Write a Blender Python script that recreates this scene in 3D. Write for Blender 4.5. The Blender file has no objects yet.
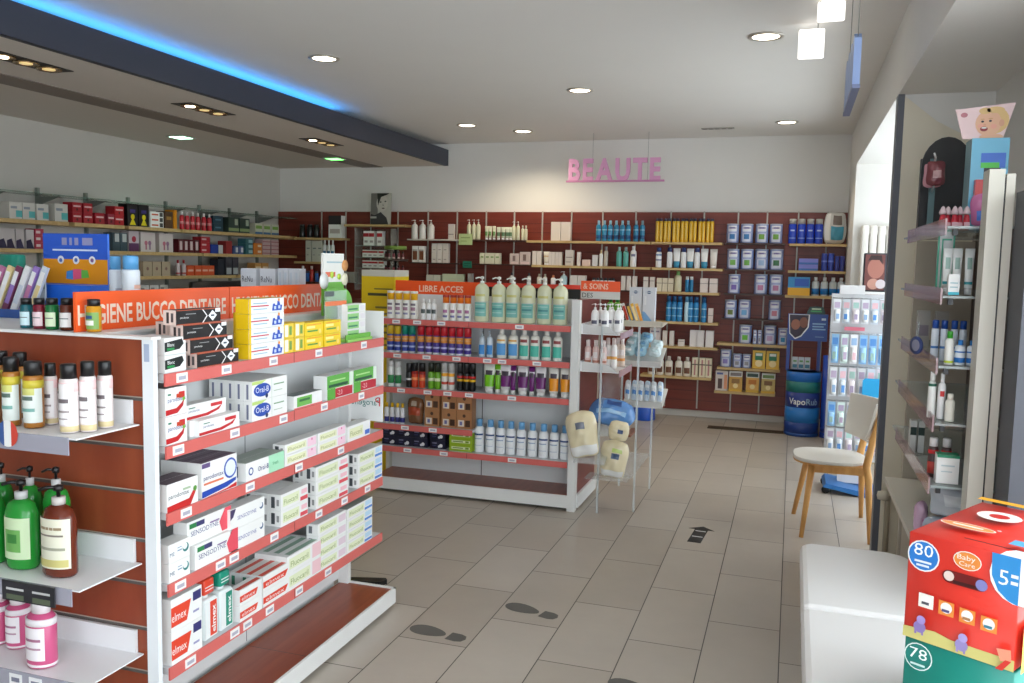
import bpy, bmesh, math, random
from mathutils import Matrix, Vector
R = math.radians
random.seed(7)
scene = bpy.context.scene
COL = scene.collection

# ---------------------------------------------------------------- materials
def lin(c):
    out = []
    for v in c[:3]:
        v = v / 255.0
        out.append(v / 12.92 if v <= 0.04045 else ((v + 0.055) / 1.055) ** 2.4)
    return (*out, 1.0)

_m = {}
def mat(c, rough=0.45, metal=0.0, alpha=1.0, trans=0.0, emit=0.0, spec=0.5, noise=0.0):
    key = (tuple(c), rough, metal, alpha, trans, emit, spec, noise)
    if key in _m:
        return _m[key]
    m = bpy.data.materials.new('paint_%d_%d_%d' % tuple(c[:3]))
    m.use_nodes = True
    nt = m.node_tree
    b = nt.nodes['Principled BSDF']
    col = lin(c)
    b.inputs['Base Color'].default_value = col
    b.inputs['Roughness'].default_value = rough
    b.inputs['Metallic'].default_value = metal
    b.inputs['Alpha'].default_value = alpha
    b.inputs['Transmission Weight'].default_value = trans
    b.inputs['Specular IOR Level'].default_value = spec
    if emit > 0:
        b.inputs['Emission Color'].default_value = col
        b.inputs['Emission Strength'].default_value = emit
    if noise > 0:
        tc = nt.nodes.new('ShaderNodeTexCoord')
        n = nt.nodes.new('ShaderNodeTexNoise'); n.inputs['Scale'].default_value = 3.0
        n.inputs['Detail'].default_value = 5
        mx = nt.nodes.new('ShaderNodeMix'); mx.data_type = 'RGBA'
        mx.inputs['A'].default_value = tuple(v * (1 - noise) for v in col[:3]) + (1,)
        mx.inputs['B'].default_value = tuple(min(1, v * (1 + noise)) for v in col[:3]) + (1,)
        nt.links.new(tc.outputs['Object'], n.inputs['Vector'])
        nt.links.new(n.outputs['Fac'], mx.inputs['Factor'])
        nt.links.new(mx.outputs['Result'], b.inputs['Base Color'])
    _m[key] = m
    return m

def wood(name, dark, light, scale=(1, 12, 12), rough=0.35, grain_axis=0):
    m = bpy.data.materials.new(name); m.use_nodes = True
    nt = m.node_tree; b = nt.nodes['Principled BSDF']
    tc = nt.nodes.new('ShaderNodeTexCoord'); mp = nt.nodes.new('ShaderNodeMapping')
    mp.inputs['Scale'].default_value = scale
    n = nt.nodes.new('ShaderNodeTexNoise'); n.inputs['Scale'].default_value = 4; n.inputs['Detail'].default_value = 6
    r = nt.nodes.new('ShaderNodeValToRGB')
    r.color_ramp.elements[0].position = 0.3; r.color_ramp.elements[0].color = lin(dark)
    r.color_ramp.elements[1].position = 0.72; r.color_ramp.elements[1].color = lin(light)
    nt.links.new(tc.outputs['Object'], mp.inputs['Vector']); nt.links.new(mp.outputs['Vector'], n.inputs['Vector'])
    nt.links.new(n.outputs['Fac'], r.inputs['Fac']); nt.links.new(r.outputs['Color'], b.inputs['Base Color'])
    b.inputs['Roughness'].default_value = rough
    return m

def sheet(name, c, t=0.25, rough=0.08):
    """clear plastic or glass sheet: mostly transparent, a little gloss"""
    m = bpy.data.materials.new(name); m.use_nodes = True
    nt = m.node_tree; nt.nodes.remove(nt.nodes['Principled BSDF'])
    out = nt.nodes['Material Output']
    tr = nt.nodes.new('ShaderNodeBsdfTransparent'); tr.inputs[0].default_value = (0.97, 0.98, 0.98, 1)
    pr = nt.nodes.new('ShaderNodeBsdfPrincipled'); pr.inputs['Base Color'].default_value = lin(c)
    pr.inputs['Roughness'].default_value = rough
    mx = nt.nodes.new('ShaderNodeMixShader'); mx.inputs[0].default_value = t
    nt.links.new(tr.outputs[0], mx.inputs[1]); nt.links.new(pr.outputs[0], mx.inputs[2])
    nt.links.new(mx.outputs[0], out.inputs['Surface'])
    return m

WHITE = mat((226, 226, 224), 0.4)
OFFW = mat((236, 236, 232), 0.35)
CLEAR = sheet('clear_plastic', (225, 232, 235), 0.22)
GLASS = sheet('pane_glass', (215, 235, 228), 0.12, 0.02)
STRIPM = mat((212, 104, 98), 0.4)
CHROME = mat((200, 202, 205), 0.2, 1.0)
BLACK = mat((22, 22, 25), 0.4)

# ---------------------------------------------------------------- mesh collecting
_tc = {}
def text_geo(s, fat=0.0):
    """flat outline mesh of a string, cap height 1, left aligned at the origin"""
    if (s, fat) in _tc:
        return _tc[(s, fat)]
    cu = bpy.data.curves.new('t', 'FONT'); cu.body = s; cu.size = 1.0; cu.resolution_u = 2; cu.offset = fat
    o = bpy.data.objects.new('t', cu); COL.objects.link(o)
    dg = bpy.context.evaluated_depsgraph_get()
    me = bpy.data.meshes.new_from_object(o.evaluated_get(dg))
    vs = [v.co.copy() for v in me.vertices]; fs = [tuple(p.vertices) for p in me.polygons]
    bpy.data.objects.remove(o); bpy.data.curves.remove(cu); bpy.data.meshes.remove(me)
    x0 = min(v.x for v in vs); x1 = max(v.x for v in vs); h = 0.69
    vs = [((v.x - x0) / h, v.y / h) for v in vs]
    _tc[(s, fat)] = (vs, fs, (x1 - x0) / h)
    return _tc[(s, fat)]

class MB:
    def __init__(s):
        s.v = []; s.f = []; s.mi = []; s.ms = []; s.sm = []
    def _slot(s, m):
        if m not in s.ms: s.ms.append(m)
        return s.ms.index(m)
    def add(s, vs, fs, m, smooth=False):
        b = len(s.v); k = s._slot(m)
        s.v += [tuple(v) for v in vs]
        for f in fs:
            s.f.append(tuple(i + b for i in f)); s.mi.append(k); s.sm.append(smooth)
        return s
    def box(s, x0, y0, z0, x1, y1, z1, m, M=None, tilt=None):
        vs = [(x, y, z) for z in (z0, z1) for y in (y0, y1) for x in (x0, x1)]
        if M is not None: vs = [tuple(M @ Vector(v)) for v in vs]
        return s.add(vs, [(0, 2, 3, 1), (4, 5, 7, 6), (0, 1, 5, 4), (2, 6, 7, 3), (0, 4, 6, 2), (1, 3, 7, 5)], m)
    def rbox(s, x0, y0, z0, x1, y1, z1, m, r=0.02, seg=2, M=None):
        bm = bmesh.new()
        bmesh.ops.create_cube(bm, size=1)
        for v in bm.verts:
            v.co = Vector(((x0 + x1) / 2 + v.co.x * (x1 - x0), (y0 + y1) / 2 + v.co.y * (y1 - y0), (z0 + z1) / 2 + v.co.z * (z1 - z0)))
        bmesh.ops.bevel(bm, geom=bm.edges[:], offset=r, segments=seg, profile=0.5, affect='EDGES')
        if M is not None: bm.transform(M)
        bm.verts.index_update()
        s.add([v.co[:] for v in bm.verts], [tuple(v.index for v in f.verts) for f in bm.faces], m, True)
        bm.free(); return s
    def lathe(s, prof, m, n=14, cx=0, cy=0, sx=1, sy=1, a0=0, a1=360, M=None, smooth=True):
        full = abs(a1 - a0) >= 360
        k = n if full else n + 1
        vs = []
        for (r, z) in prof:
            for i in range(k):
                a = R(a0 + (a1 - a0) * i / n)
                vs.append((cx + r * sx * math.cos(a), cy + r * sy * math.sin(a), z))
        if M is not None: vs = [tuple(M @ Vector(v)) for v in vs]
        fs = []
        for j in range(len(prof) - 1):
            for i in range(n):
                i2 = (i + 1) % k
                fs.append((j * k + i, j * k + i2, (j + 1) * k + i2, (j + 1) * k + i))
        s.add(vs, fs, m, smooth)
        if full:
            b = len(s.v) - len(vs)
            if prof[0][0] > 1e-5: s.f.append(tuple(b + i for i in range(k - 1, -1, -1))); s.mi.append(s._slot(m)); s.sm.append(False)
            if prof[-1][0] > 1e-5: s.f.append(tuple(b + (len(prof) - 1) * k + i for i in range(k))); s.mi.append(s._slot(m)); s.sm.append(False)
        return s
    def tube(s, pts, r, m, n=8):
        pts = [Vector(p) for p in pts]; rs = r if isinstance(r, (list, tuple)) else [r] * len(pts)
        vs = []
        for i, p in enumerate(pts):
            d = (pts[min(i + 1, len(pts) - 1)] - pts[max(i - 1, 0)]).normalized()
            u = d.cross(Vector((0, 0, 1)) if abs(d.z) < 0.9 else Vector((1, 0, 0))).normalized(); w = d.cross(u)
            for k in range(n):
                a = 2 * math.pi * k / n
                vs.append(tuple(p + (u * math.cos(a) + w * math.sin(a)) * rs[i]))
        fs = [(j * n + i, j * n + (i + 1) % n, (j + 1) * n + (i + 1) % n, (j + 1) * n + i) for j in range(len(pts) - 1) for i in range(n)]
        fs += [tuple(range(n - 1, -1, -1)), tuple((len(pts) - 1) * n + i for i in range(n))]
        return s.add(vs, fs, m, n > 4)
    def prism(s, poly, axis, a0, a1, m):
        """poly: 2-D outline, counter-clockwise in the plane's (u, v); axis 0: (y,z), 1: (x,z), 2: (x,y)"""
        def P(p, a):
            return {0: (a, p[0], p[1]), 1: (p[0], a, p[1]), 2: (p[0], p[1], a)}[axis]
        n = len(poly); vs = [P(p, a0) for p in poly] + [P(p, a1) for p in poly]
        fs = [tuple(range(n)), tuple(range(2 * n - 1, n - 1, -1))] + [(i, i + n, (i + 1) % n + n, (i + 1) % n) for i in range(n)]
        return s.add(vs, fs, m)
    def poly3(s, pts, m):
        return s.add(pts, [tuple(range(len(pts)))], m)
    def text(s, t, o, u, v, h, m, maxw=None, center=False, bold=False):
        vs, fs, w = text_geo(t, .022 if bold else 0.0); o = Vector(o); u = Vector(u); v = Vector(v)
        sx = h if not maxw else min(h, maxw / w) if center is not None and maxw else h
        kx = h
        if maxw: kx = maxw / w
        off = -kx * w / 2 if center else 0
        s.add([tuple(o + u * (x * kx + off) + v * (y * h)) for x, y in vs], fs, m)
        return s
    def art(s, w, d, h, items, e=0.0005, x=0, y=0, z=0):
        """printed marks on a carton's faces: (face, kind, ...) with face-relative coordinates"""
        FR = {'F': ((x - w / 2, y - d / 2, z), (1, 0, 0), (0, 0, 1), (0, -1, 0), w, h),
              'L': ((x - w / 2, y + d / 2, z), (0, -1, 0), (0, 0, 1), (-1, 0, 0), d, h),
              'R': ((x + w / 2, y - d / 2, z), (0, 1, 0), (0, 0, 1), (1, 0, 0), d, h),
              'T': ((x - w / 2, y - d / 2, z + h), (1, 0, 0), (0, 1, 0), (0, 0, 1), w, d)}
        for k, it in enumerate(items):
            o, u, v, n, W, H = FR[it[0]]
            o = Vector(o) + Vector(n) * (e * (1 + k * 0.3)); u = Vector(u); v = Vector(v)
            Q = lambda a, b: tuple(o + u * (a * W) + v * (b * H))
            if it[1] == 'r':
                _, _, a, b, c, dd, col = it
                s.poly3([Q(a, b), Q(c, b), Q(c, dd), Q(a, dd)], mat(col))
            elif it[1] == 'p':
                s.poly3([Q(*q) for q in it[2]], mat(it[3]))
            elif it[1] == 'c':
                _, _, a, b, r, col = it[:6]; ry = it[6] if len(it) > 6 else r
                s.poly3([tuple(o + u * (a * W + r * H * math.cos(2 * math.pi * i / 18)) + v * (b * H + ry * H * math.sin(2 * math.pi * i / 18))) for i in range(18)], mat(col))
            elif it[1] == 't':
                _, _, t, a, b, hh, col = it[:7]
                mw = it[7] * W if len(it) > 7 else None
                nat = text_geo(t)[2] * hh * H; room = (.96 - a) * W
                if (mw or nat) > room: mw = room
                s.text(t, Q(a, b), u, v, hh * H, mat(col), mw)
        return s
    def build(s, name, parent=None, loc=None, bevel=0.0):
        me = bpy.data.meshes.new(name)
        me.from_pydata(s.v, [], s.f)
        for m in s.ms: me.materials.append(m)
        me.polygons.foreach_set('material_index', s.mi)
        me.polygons.foreach_set('use_smooth', s.sm)
        me.validate(); me.update()
        o = bpy.data.objects.new(name, me); COL.objects.link(o)
        if parent: o.parent = parent
        if loc: o.location = loc
        if bevel:
            b = o.modifiers.new('edge', 'BEVEL'); b.width = bevel; b.segments = 2; b.limit_method = 'ANGLE'
        return o

def tag(o, label=None, cat=None, group=None, kind=None):
    if label: o['label'] = label
    if cat: o['category'] = cat
    if group: o['group'] = group
    if kind: o['kind'] = kind
    return o
def empty(name, loc=(0, 0, 0), rot=0.0):
    o = bpy.data.objects.new(name, None); COL.objects.link(o)
    o.location = loc; o.rotation_euler = (0, 0, R(rot)); o.empty_display_size = 0.05
    return o
def dup(o, parent=None):
    c = o.copy(); COL.objects.link(c)
    if parent: c.parent = parent
    for ch in o.children: dup(ch, c)
    return c

# ---------------------------------------------------------------- products
# every maker builds at the origin, base on z = 0, front towards -y
def carton(name, w, d, h, col=(238, 238, 236), art=(), side=None, top=None, tilt=0, **k):
    b = MB()
    b.box(-w / 2, -d / 2, 0, w / 2, d / 2, h, mat(col))
    pre = []
    if side: pre += [('L', 'r', 0, 0, 1, 1, side), ('R', 'r', 0, 0, 1, 1, side)]
    if top: pre += [('T', 'r', 0, 0, 1, 1, top)]
    b.art(w, d, h, list(pre) + list(art))
    return b.build(name)

STY = {  # body profile in (fraction of radius, fraction of height), neck radius fraction, cap from..to (fractions)
    'round': ([(.94, 0), (1, .02), (1, .68), (.86, .76), (.45, .8)], .48, .80, 1.0),
    'wide': ([(.95, 0), (1, .02), (1, .76), (.9, .79)], .86, .79, 1.0),
    'pump': ([(.9, 0), (1, .03), (1, .62), (.8, .72), (.32, .77)], .34, .77, .85),
    'bigpump': ([(.92, 0), (1, .03), (1, .68), (.9, .75), (.6, .80), (.3, .83)], .3, .83, .88),
    'bigcap': ([(.97, 0), (1, .02), (1, .66), (.97, .68)], .99, .68, 1.0),
    'tall': ([(.97, 0), (1, .02), (1, .86), (.95, .88)], .9, .88, 1.0),
    'can': ([(.97, 0), (1, .015), (1, .93), (.97, .95)], 1.0, .95, 1.0),
    'spray': ([(.97, 0), (1, .02), (1, .72), (.8, .78)], .82, .78, 1.0),
    'slim': ([(.96, 0), (1, .02), (1, .7), (.75, .77), (.5, .8)], .62, .78, 1.0),
    'jar': ([(.94, 0), (1, .04), (1, .6)], 1.05, .6, 1.0),
    'roll': ([(.9, 0), (1, .05), (1, .6), (.92, .66)], .95, .66, 1.0),
}
def bottle(name, w, d, h, style='round', col=(240, 240, 240), cap=(240, 240, 240), bands=(), rough=0.3, trans=0.0, pump=None, marks=(), n=14, label=None, **k):
    r = w / 2; sy = min(1.0, d / w)
    prof, cr, c0, c1 = STY[style]
    root = empty(name)
    m = mat(col, rough, trans=0)
    MB().lathe([(0.0, 0)] + [(a * r, z * h) for a, z in prof] + [(0, prof[-1][1] * h)], m, n, sy=sy).build('body', root)
    cm = mat(cap, 0.35)
    if style in ('pump', 'bigpump'):
        MB().lathe([(0, c0 * h), (cr * r, c0 * h), (cr * r, c1 * h), (cr * r * .5, c1 * h + .0005), (0, c1 * h + .0005)], mat(pump or cap, 0.25), 10).build('collar', root)
        b = MB()
        b.lathe([(0, c1 * h), (.1 * r, c1 * h), (.1 * r, .92 * h), (.26 * r, .92 * h), (.26 * r, .97 * h), (0, .985 * h)], cm, 8)
        b.tube([(0, 0, .95 * h), (-.45 * r, -.3 * r, .955 * h), (-.8 * r, -.5 * r, .93 * h)], .1 * r, cm, 6)
        b.build('pump_head', root)
    else:
        b = MB(); q = cr * r
        b.lathe([(0, c0 * h), (q, c0 * h), (q, c0 * h + (c1 - c0) * h * .9), (q * .9, c1 * h), (0, c1 * h)], cm, n, sy=sy)
        b.build('cap', root)
    if bands or marks:
        e = 1.012
        for (z0, z1, c) in bands:
            b = MB()
            b.lathe([(r * .99, z0 * h), (r * e, z0 * h + .0003), (r * e, z1 * h - .0003), (r * .99, z1 * h)], mat(c, 0.4), n, sy=sy)
            b.build('band', root)
        b = MB()
        for q_, (z0, z1, a, c) in enumerate(marks):       # printed patches on the front, half-angle a in degrees
            rr = r * 1.018 + .0004 * (q_ + 1)
            b.lathe([(rr, z0 * h), (rr, z1 * h)], mat(c, 0.5), max(3, int(a / 7)), sy=sy, a0=270 - a, a1=270 + a)
        if marks: b.build('label', root)
    return root

def tube(name, w, d, h, col=(240, 240, 240), cap=(240, 240, 240), bands=(), marks=(), **k):
    """squeeze tube standing on its cap, flat sealed end up"""
    r = w / 2; root = empty(name)
    n = 14; ch = .14 * h
    def ring(z):
        t = (z - ch) / (h - ch); t = max(0, min(1, t))
        return (r * (.8 + .2 * t), r * (.8 * (1 - t) + .06 * t) * min(1, d / w * 1.4))
    def skin(b, z0, z1, c, e=1.0, a0=0, a1=360, st=4):
        vs = []; full = a1 - a0 >= 360; kk = n if full else n + 1
        for j in range(st + 1):
            z = z0 + (z1 - z0) * j / st; ax, ay = ring(z)
            for i in range(kk):
                a = R(a0 + (a1 - a0) * i / n); vs.append((ax * e * math.cos(a), (ay * e + (e - 1) * .05) * math.sin(a), z))
        fs = [(j * kk + i, j * kk + (i + 1) % kk, (j + 1) * kk + (i + 1) % kk, (j + 1) * kk + i) for j in range(st) for i in range(n)]
        if e == 1.0: fs += [tuple(range(kk - 1, -1, -1)), tuple(st * kk + i for i in range(kk))]
        b.add(vs, fs, mat(c, .35), True)
    b = MB(); skin(b, ch, h, col); b.build('body', root)
    MB().lathe([(0, 0), (.72 * r, 0), (.76 * r, ch), (0, ch)], mat(cap, .35), n, sy=min(1, d / w * 1.4)).build('cap', root)
    if bands or marks:
        b = MB()
        for (z0, z1, c) in bands: skin(b, z0 * h, z1 * h, c, 1.015, st=2)
        for (z0, z1, a, c) in marks: skin(b, z0 * h, z1 * h, c, 1.03, 270 - a, 270 + a, st=1)
        b.build('label', root)
    return root

def pouch(name, w, d, h, col=(230, 225, 205), art=(), gloss=.25, **k):
    """soft filled plastic pack: rounded pillow with creases and pinched seams"""
    b = MB(); nu, nv = 22, 20
    sd = (w * 37.1 + h * 91.7) % 6.28
    def pt(u, v, side, e=0.0):
        t = max(0.0, (1 - abs(u) ** 2.6)) ** .72 * max(0.0, (1 - abs(v) ** 3.2)) ** .62
        cr = math.sin(5.1 * u + 3.3 * v + sd) * .5 + math.sin(9.7 * u - 6.2 * v + 2 * sd) * .3 + math.sin(14 * v + 3 * u + sd) * .25
        y = side * d / 2 * t * (1 + .15 * cr) + side * e
        x = u * w / 2 * (1 - .13 * v ** 4) * (1 - .05 * math.cos(3 * v + sd))
        z = h / 2 + v * h / 2 * (1 - .12 * u ** 4) + .012 * h * math.sin(4 * u + sd)
        return (x, y, max(0, z))
    vs = [pt(-1 + 2 * i / nu, -1 + 2 * j / nv, s) for s in (-1, 1) for j in range(nv + 1) for i in range(nu + 1)]
    K = (nu + 1) * (nv + 1); fs = []
    for j in range(nv):
        for i in range(nu):
            a = j * (nu + 1) + i; q = (a, a + 1, a + nu + 2, a + nu + 1)
            fs.append(q); fs.append(tuple(K + x for x in reversed(q)))
    b.add(vs, fs, mat(col, gloss), True)
    for (u0, v0, u1, v1, c) in art:          # printed patch following the puffed front
        m_ = 10
        vs = [pt(u0 + (u1 - u0) * i / m_, v0 + (v1 - v0) * j / m_, -1, .0022) for j in range(m_ + 1) for i in range(m_ + 1)]
        b.add(vs, [(j * (m_ + 1) + i, j * (m_ + 1) + i + 1, (j + 1) * (m_ + 1) + i + 1, (j + 1) * (m_ + 1) + i) for j in range(m_) for i in range(m_)], mat(c, gloss), True)
    return b.build(name)

ORD = ['first', 'second', 'third', 'fourth', 'fifth', 'sixth', 'seventh', 'eighth', 'ninth', 'tenth', 'eleventh', 'twelfth', 'thirteenth', 'fourteenth']
LV = {2: ['lower', 'upper'], 3: ['bottom', 'middle', 'top'], 4: ['bottom', 'second lowest', 'third lowest', 'top']}
MAKE = {'carton': carton, 'bottle': bottle, 'tube': tube, 'pouch': pouch}
def row(maker, name, cat, w, d, h, pts, z, rot, desc, place, group=None, levels=1, deep=1, step=(0, 0), turn=(), **k):
    """one prototype, then a copy for every place in the row, every level of a stack and every box behind it"""
    proto = None; n = len(pts); many = n * levels * deep > 1
    c, s = math.cos(R(rot)), math.sin(R(rot))
    for i, (x, y) in enumerate(pts):
        for l in range(levels):
            for q in range(deep):
                if proto is None: proto = o = MAKE[maker](name, w, d, h, **k)
                else: o = dup(proto)
                bx = q * (d + .001) + step[1] * l; ax = step[0] * l      # local +y is away from the front
                o.location = (x + c * ax - s * bx, y + s * ax + c * bx, z + .0006 + l * (h + .001))
                o.rotation_euler = (0, 0, R(rot + (turn[i] if turn else 0)))
                t = desc
                if levels > 1: t = LV[levels][l] + ' ' + t
                if deep > 1: t = ['front', 'second', 'third', 'fourth', 'rearmost'][q] + ' ' + t
                t += ' ' + place
                if deep > 1 and q > 0: t = t.replace(' toothpaste', '')
                if n > 1: t += ', ' + (ORD[i] + ' from left' if i < n - 1 else ('rightmost' if n > 2 else 'right one') ) if not (n == 2 and i == 0) else ', left one'
                tag(o, t, cat, group if many else None)
    return proto

# ---------------------------------------------------------------- measured positions of boards and goods
RAILS = [-5.257, -4.942, -4.621, -4.281, -3.911, -3.562, -3.221, -2.898, -2.582, -2.262, -1.926, -1.578, -1.217, -0.885, -0.551, -0.273, 0.019, 0.287]
BOARDS = [(-5.514, -4.89, 1.785, 'w'), (-5.713, -5.593, 1.785, 'w'), (-5.514, -5.043, 1.51, 'w'), (-5.515, -5.147, 1.28, 'd'), (-4.865, -4.108, 1.94, 'w'), (-4.082, -3.457, 1.785, 'l'), (-3.454, -2.706, 1.785, 'd'), (-2.7, -1.395, 1.785, 'w'), (-1.38, -0.686, 1.785, 'w'), (-4.055, -3.455, 1.528, 'd'), (-3.449, -2.65, 1.528, 'd'), (-2.639, -1.386, 1.528, 'w'), (-1.365, -0.668, 1.528, 'w'), (-4.052, -3.445, 1.287, 'd'), (-3.433, -2.649, 1.287, 'd'), (-2.632, -1.378, 1.287, 'd'), (-1.367, -0.694, 1.287, 'w'), (-1.468, -0.692, 0.988, 'w'), (-1.409, -0.687, 0.74, 'w'), (-1.449, -0.738, 0.434, 'w'), (-0.66, -0.094, 1.785, 'd'), (-0.65, -0.082, 1.528, 'd'), (-0.65, -0.075, 1.287, 'd'), (-0.664, -0.078, 1.041, 'd'), (-0.693, -0.011, 0.795, 'w'), (-0.683, -0.083, 0.553, 'w'), (-0.702, -0.119, 0.313, 'w'), (-0.052, 0.465, 1.785, 'w'), (-0.054, 0.468, 1.528, 'w'), (-0.07, 0.473, 1.287, 'w')]

# ================================================================ setting
def floor_mat():
    m = bpy.data.materials.new('floor_tiles'); m.use_nodes = True
    nt = m.node_tree; b = nt.nodes['Principled BSDF']
    tc = nt.nodes.new('ShaderNodeTexCoord'); sx = nt.nodes.new('ShaderNodeSeparateXYZ'); cb = nt.nodes.new('ShaderNodeCombineXYZ')
    nt.links.new(tc.outputs['Object'], sx.inputs[0])
    au = nt.nodes.new('ShaderNodeMath'); au.operation = 'ADD'; au.inputs[1].default_value = -3.135 + .62 * 50
    av = nt.nodes.new('ShaderNodeMath'); av.operation = 'ADD'; av.inputs[1].default_value = -.017 + .3 * 100
    nt.links.new(sx.outputs['Y'], au.inputs[0]); nt.links.new(sx.outputs['X'], av.inputs[0])
    nt.links.new(au.outputs[0], cb.inputs['X']); nt.links.new(av.outputs[0], cb.inputs['Y'])
    br = nt.nodes.new('ShaderNodeTexBrick'); br.offset = .5; br.offset_frequency = 2
    br.inputs['Scale'].default_value = 1; br.inputs['Brick Width'].default_value = .62; br.inputs['Row Height'].default_value = .3
    br.inputs['Mortar Size'].default_value = .0024; br.inputs['Mortar Smooth'].default_value = .2; br.inputs['Bias'].default_value = 0
    br.inputs['Color1'].default_value = lin((168, 158, 146)); br.inputs['Color2'].default_value = lin((182, 173, 162)); br.inputs['Mortar'].default_value = lin((58, 52, 48))
    nt.links.new(cb.outputs[0], br.inputs['Vector'])
    n = nt.nodes.new('ShaderNodeTexNoise'); n.inputs['Scale'].default_value = 2.2; n.inputs['Detail'].default_value = 8; n.inputs['Roughness'].default_value = .65
    nt.links.new(tc.outputs['Object'], n.inputs['Vector'])
    mr = nt.nodes.new('ShaderNodeMapRange'); mr.inputs['To Min'].default_value = .84; mr.inputs['To Max'].default_value = 1.1
    nt.links.new(n.outputs['Fac'], mr.inputs['Value'])
    mx = nt.nodes.new('ShaderNodeMix'); mx.data_type = 'RGBA'; mx.blend_type = 'MULTIPLY'; mx.inputs['Factor'].default_value = 1
    nt.links.new(br.outputs['Color'], mx.inputs['A']); nt.links.new(mr.outputs[0], mx.inputs['B'])
    nt.links.new(mx.outputs['Result'], b.inputs['Base Color'])
    b.inputs['Roughness'].default_value = .3; b.inputs['Specular IOR Level'].default_value = .4
    return m

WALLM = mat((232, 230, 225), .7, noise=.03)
CEILM = mat((232, 230, 226), .75, noise=.02)
CREAM = mat((228, 220, 200), .45)
DGREY = mat((66, 68, 76), .5)
FASC = mat((50, 54, 68), .5)
MAROON = wood('red_wood', (130, 56, 34), (150, 72, 44), (3, 3, .8), .35)
MAROOND = wood('dark_red_wood', (116, 46, 34), (130, 56, 42), (.5, .5, 8), .4)
SHELFW = wood('base_wood', (134, 60, 38), (156, 78, 50), (9, .8, 1.5), .3)
BEECH = wood('pale_shelf_wood', (186, 156, 104), (204, 176, 124), (2, 8, 8), .45)
OAK = wood('oak', (196, 140, 76), (218, 166, 98), (6, 6, 1), .45)
DARKW = wood('dark_wood', (44, 30, 26), (74, 50, 42), (10, 10, 1), .4)
GROOVE = mat((84, 78, 74), .5)
ALU = mat((150, 150, 146), .4, .3)

def struct(name, b, **k):
    o = b.build(name, **k); o['kind'] = 'structure'; return o
CZ = 2.84
struct('floor', MB().box(-6.05, -2.4, -.1, 1.6, 9.2, 0, floor_mat()))
struct('ceiling', MB().box(-6.05, -2.4, CZ, 1.6, 9.2, CZ + .12, CEILM))
struct('wall_back', MB().box(-6.05, 9.0, 0, 1.6, 9.2, CZ, WALLM))
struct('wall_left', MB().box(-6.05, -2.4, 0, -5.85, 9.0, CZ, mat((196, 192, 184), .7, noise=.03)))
b = MB(); b.box(.47, 8.06, 0, 1.6, 9.0, CZ, WALLM); b.box(.47, -2.4, 2.45, 1.6, 8.06, CZ, WALLM)
b.box(.50, 4.93, 0, 1.6, 5.0, 2.45, WALLM); b.box(.92, 2.9, 0, 1.6, 4.93, 2.45, WALLM)
struct('wall_right', b)
struct('wall_front_blocker', MB().box(-6.05, -2.5, 0, -1.3, -2.4, CZ, WALLM))  # unseen wall added behind the camera to keep light off the left side
struct('trim_1', MB().box(.468, 4.915, 0, .5, 5.01, 2.45, mat((92, 96, 106), .4)))
b = MB(); b.prism([(.5, 0), (.92, 0), (.92, 2.16), (.655, 2.31), (.5, 2.44)], 1, 4.915, 4.929, CREAM)
struct('trim_2', b)
struct('baseboard_back', MB().box(-5.85, 8.975, 0, .47, 9.0, .068, mat((206, 202, 194), .4)))
# window in the side bay and the shop window on the camera side
for k, (y0, y1) in enumerate([(5.0, 8.06), (-2.4, 2.9)]):
    b = MB(); fm = mat((214, 214, 212), .4)
    zs = (.12, 2.45)
    for y in [y0, (y0 + y1) / 2 - .03, y1 - .06]: b.box(1.36, y, zs[0], 1.42, y + .06, zs[1], fm)
    b.box(1.36, y0, zs[0], 1.42, y1, zs[0] + .08, fm); b.box(1.36, y0, zs[1] - .08, 1.42, y1, zs[1], fm)
    b.box(1.34, y0, 0, 1.6, y1, zs[0], fm)
    w = struct('window_%d' % (k + 1), b)
    g = MB().box(1.385, y0 + .06, zs[0] + .08, 1.391, y1 - .06, zs[1] - .08, GLASS).build('pane', w); g['kind'] = 'structure'

# dropped soffit with light cove
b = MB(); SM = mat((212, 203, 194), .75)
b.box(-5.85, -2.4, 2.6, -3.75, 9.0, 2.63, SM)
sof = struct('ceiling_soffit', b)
o = MB().box(-3.75, -2.4, 2.6, -3.70, 9.0, 2.775, FASC).build('fascia', sof); o['kind'] = 'structure'
o = MB().box(-3.93, -2.4, 2.63, -3.90, 9.0, CZ, FASC).build('cove_back', sof); o['kind'] = 'structure'
o = MB().box(-4.76, -2.4, 2.594, -4.50, 8.99, 2.5995, mat((132, 120, 112), .6)).build('recessed_band', sof); o['kind'] = 'structure'
led = MB().box(-3.885, -2.3, 2.70, -3.875, 6.75, 2.79, mat((50, 160, 255), emit=9.0)).build('led_strip')
tag(led, 'glowing blue light strip in the gap above the dark grey ceiling fascia', 'light strip')

def daylight(x, y0, y1, z0, z1, e):
    l = bpy.data.lights.new('window_daylight', 'AREA'); l.shape = 'RECTANGLE'; l.size = y1 - y0; l.size_y = z1 - z0; l.energy = e; l.color = (.9, .96, 1)
    o = bpy.data.objects.new('window_daylight', l); COL.objects.link(o); o.location = (x, (y0 + y1) / 2, (z0 + z1) / 2); o.rotation_euler = (R(90), 0, R(90))
daylight(1.34, 5.1, 8.0, .3, 2.35, 26)
daylight(1.34, -2.0, 2.8, .3, 2.35, 80)

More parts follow.
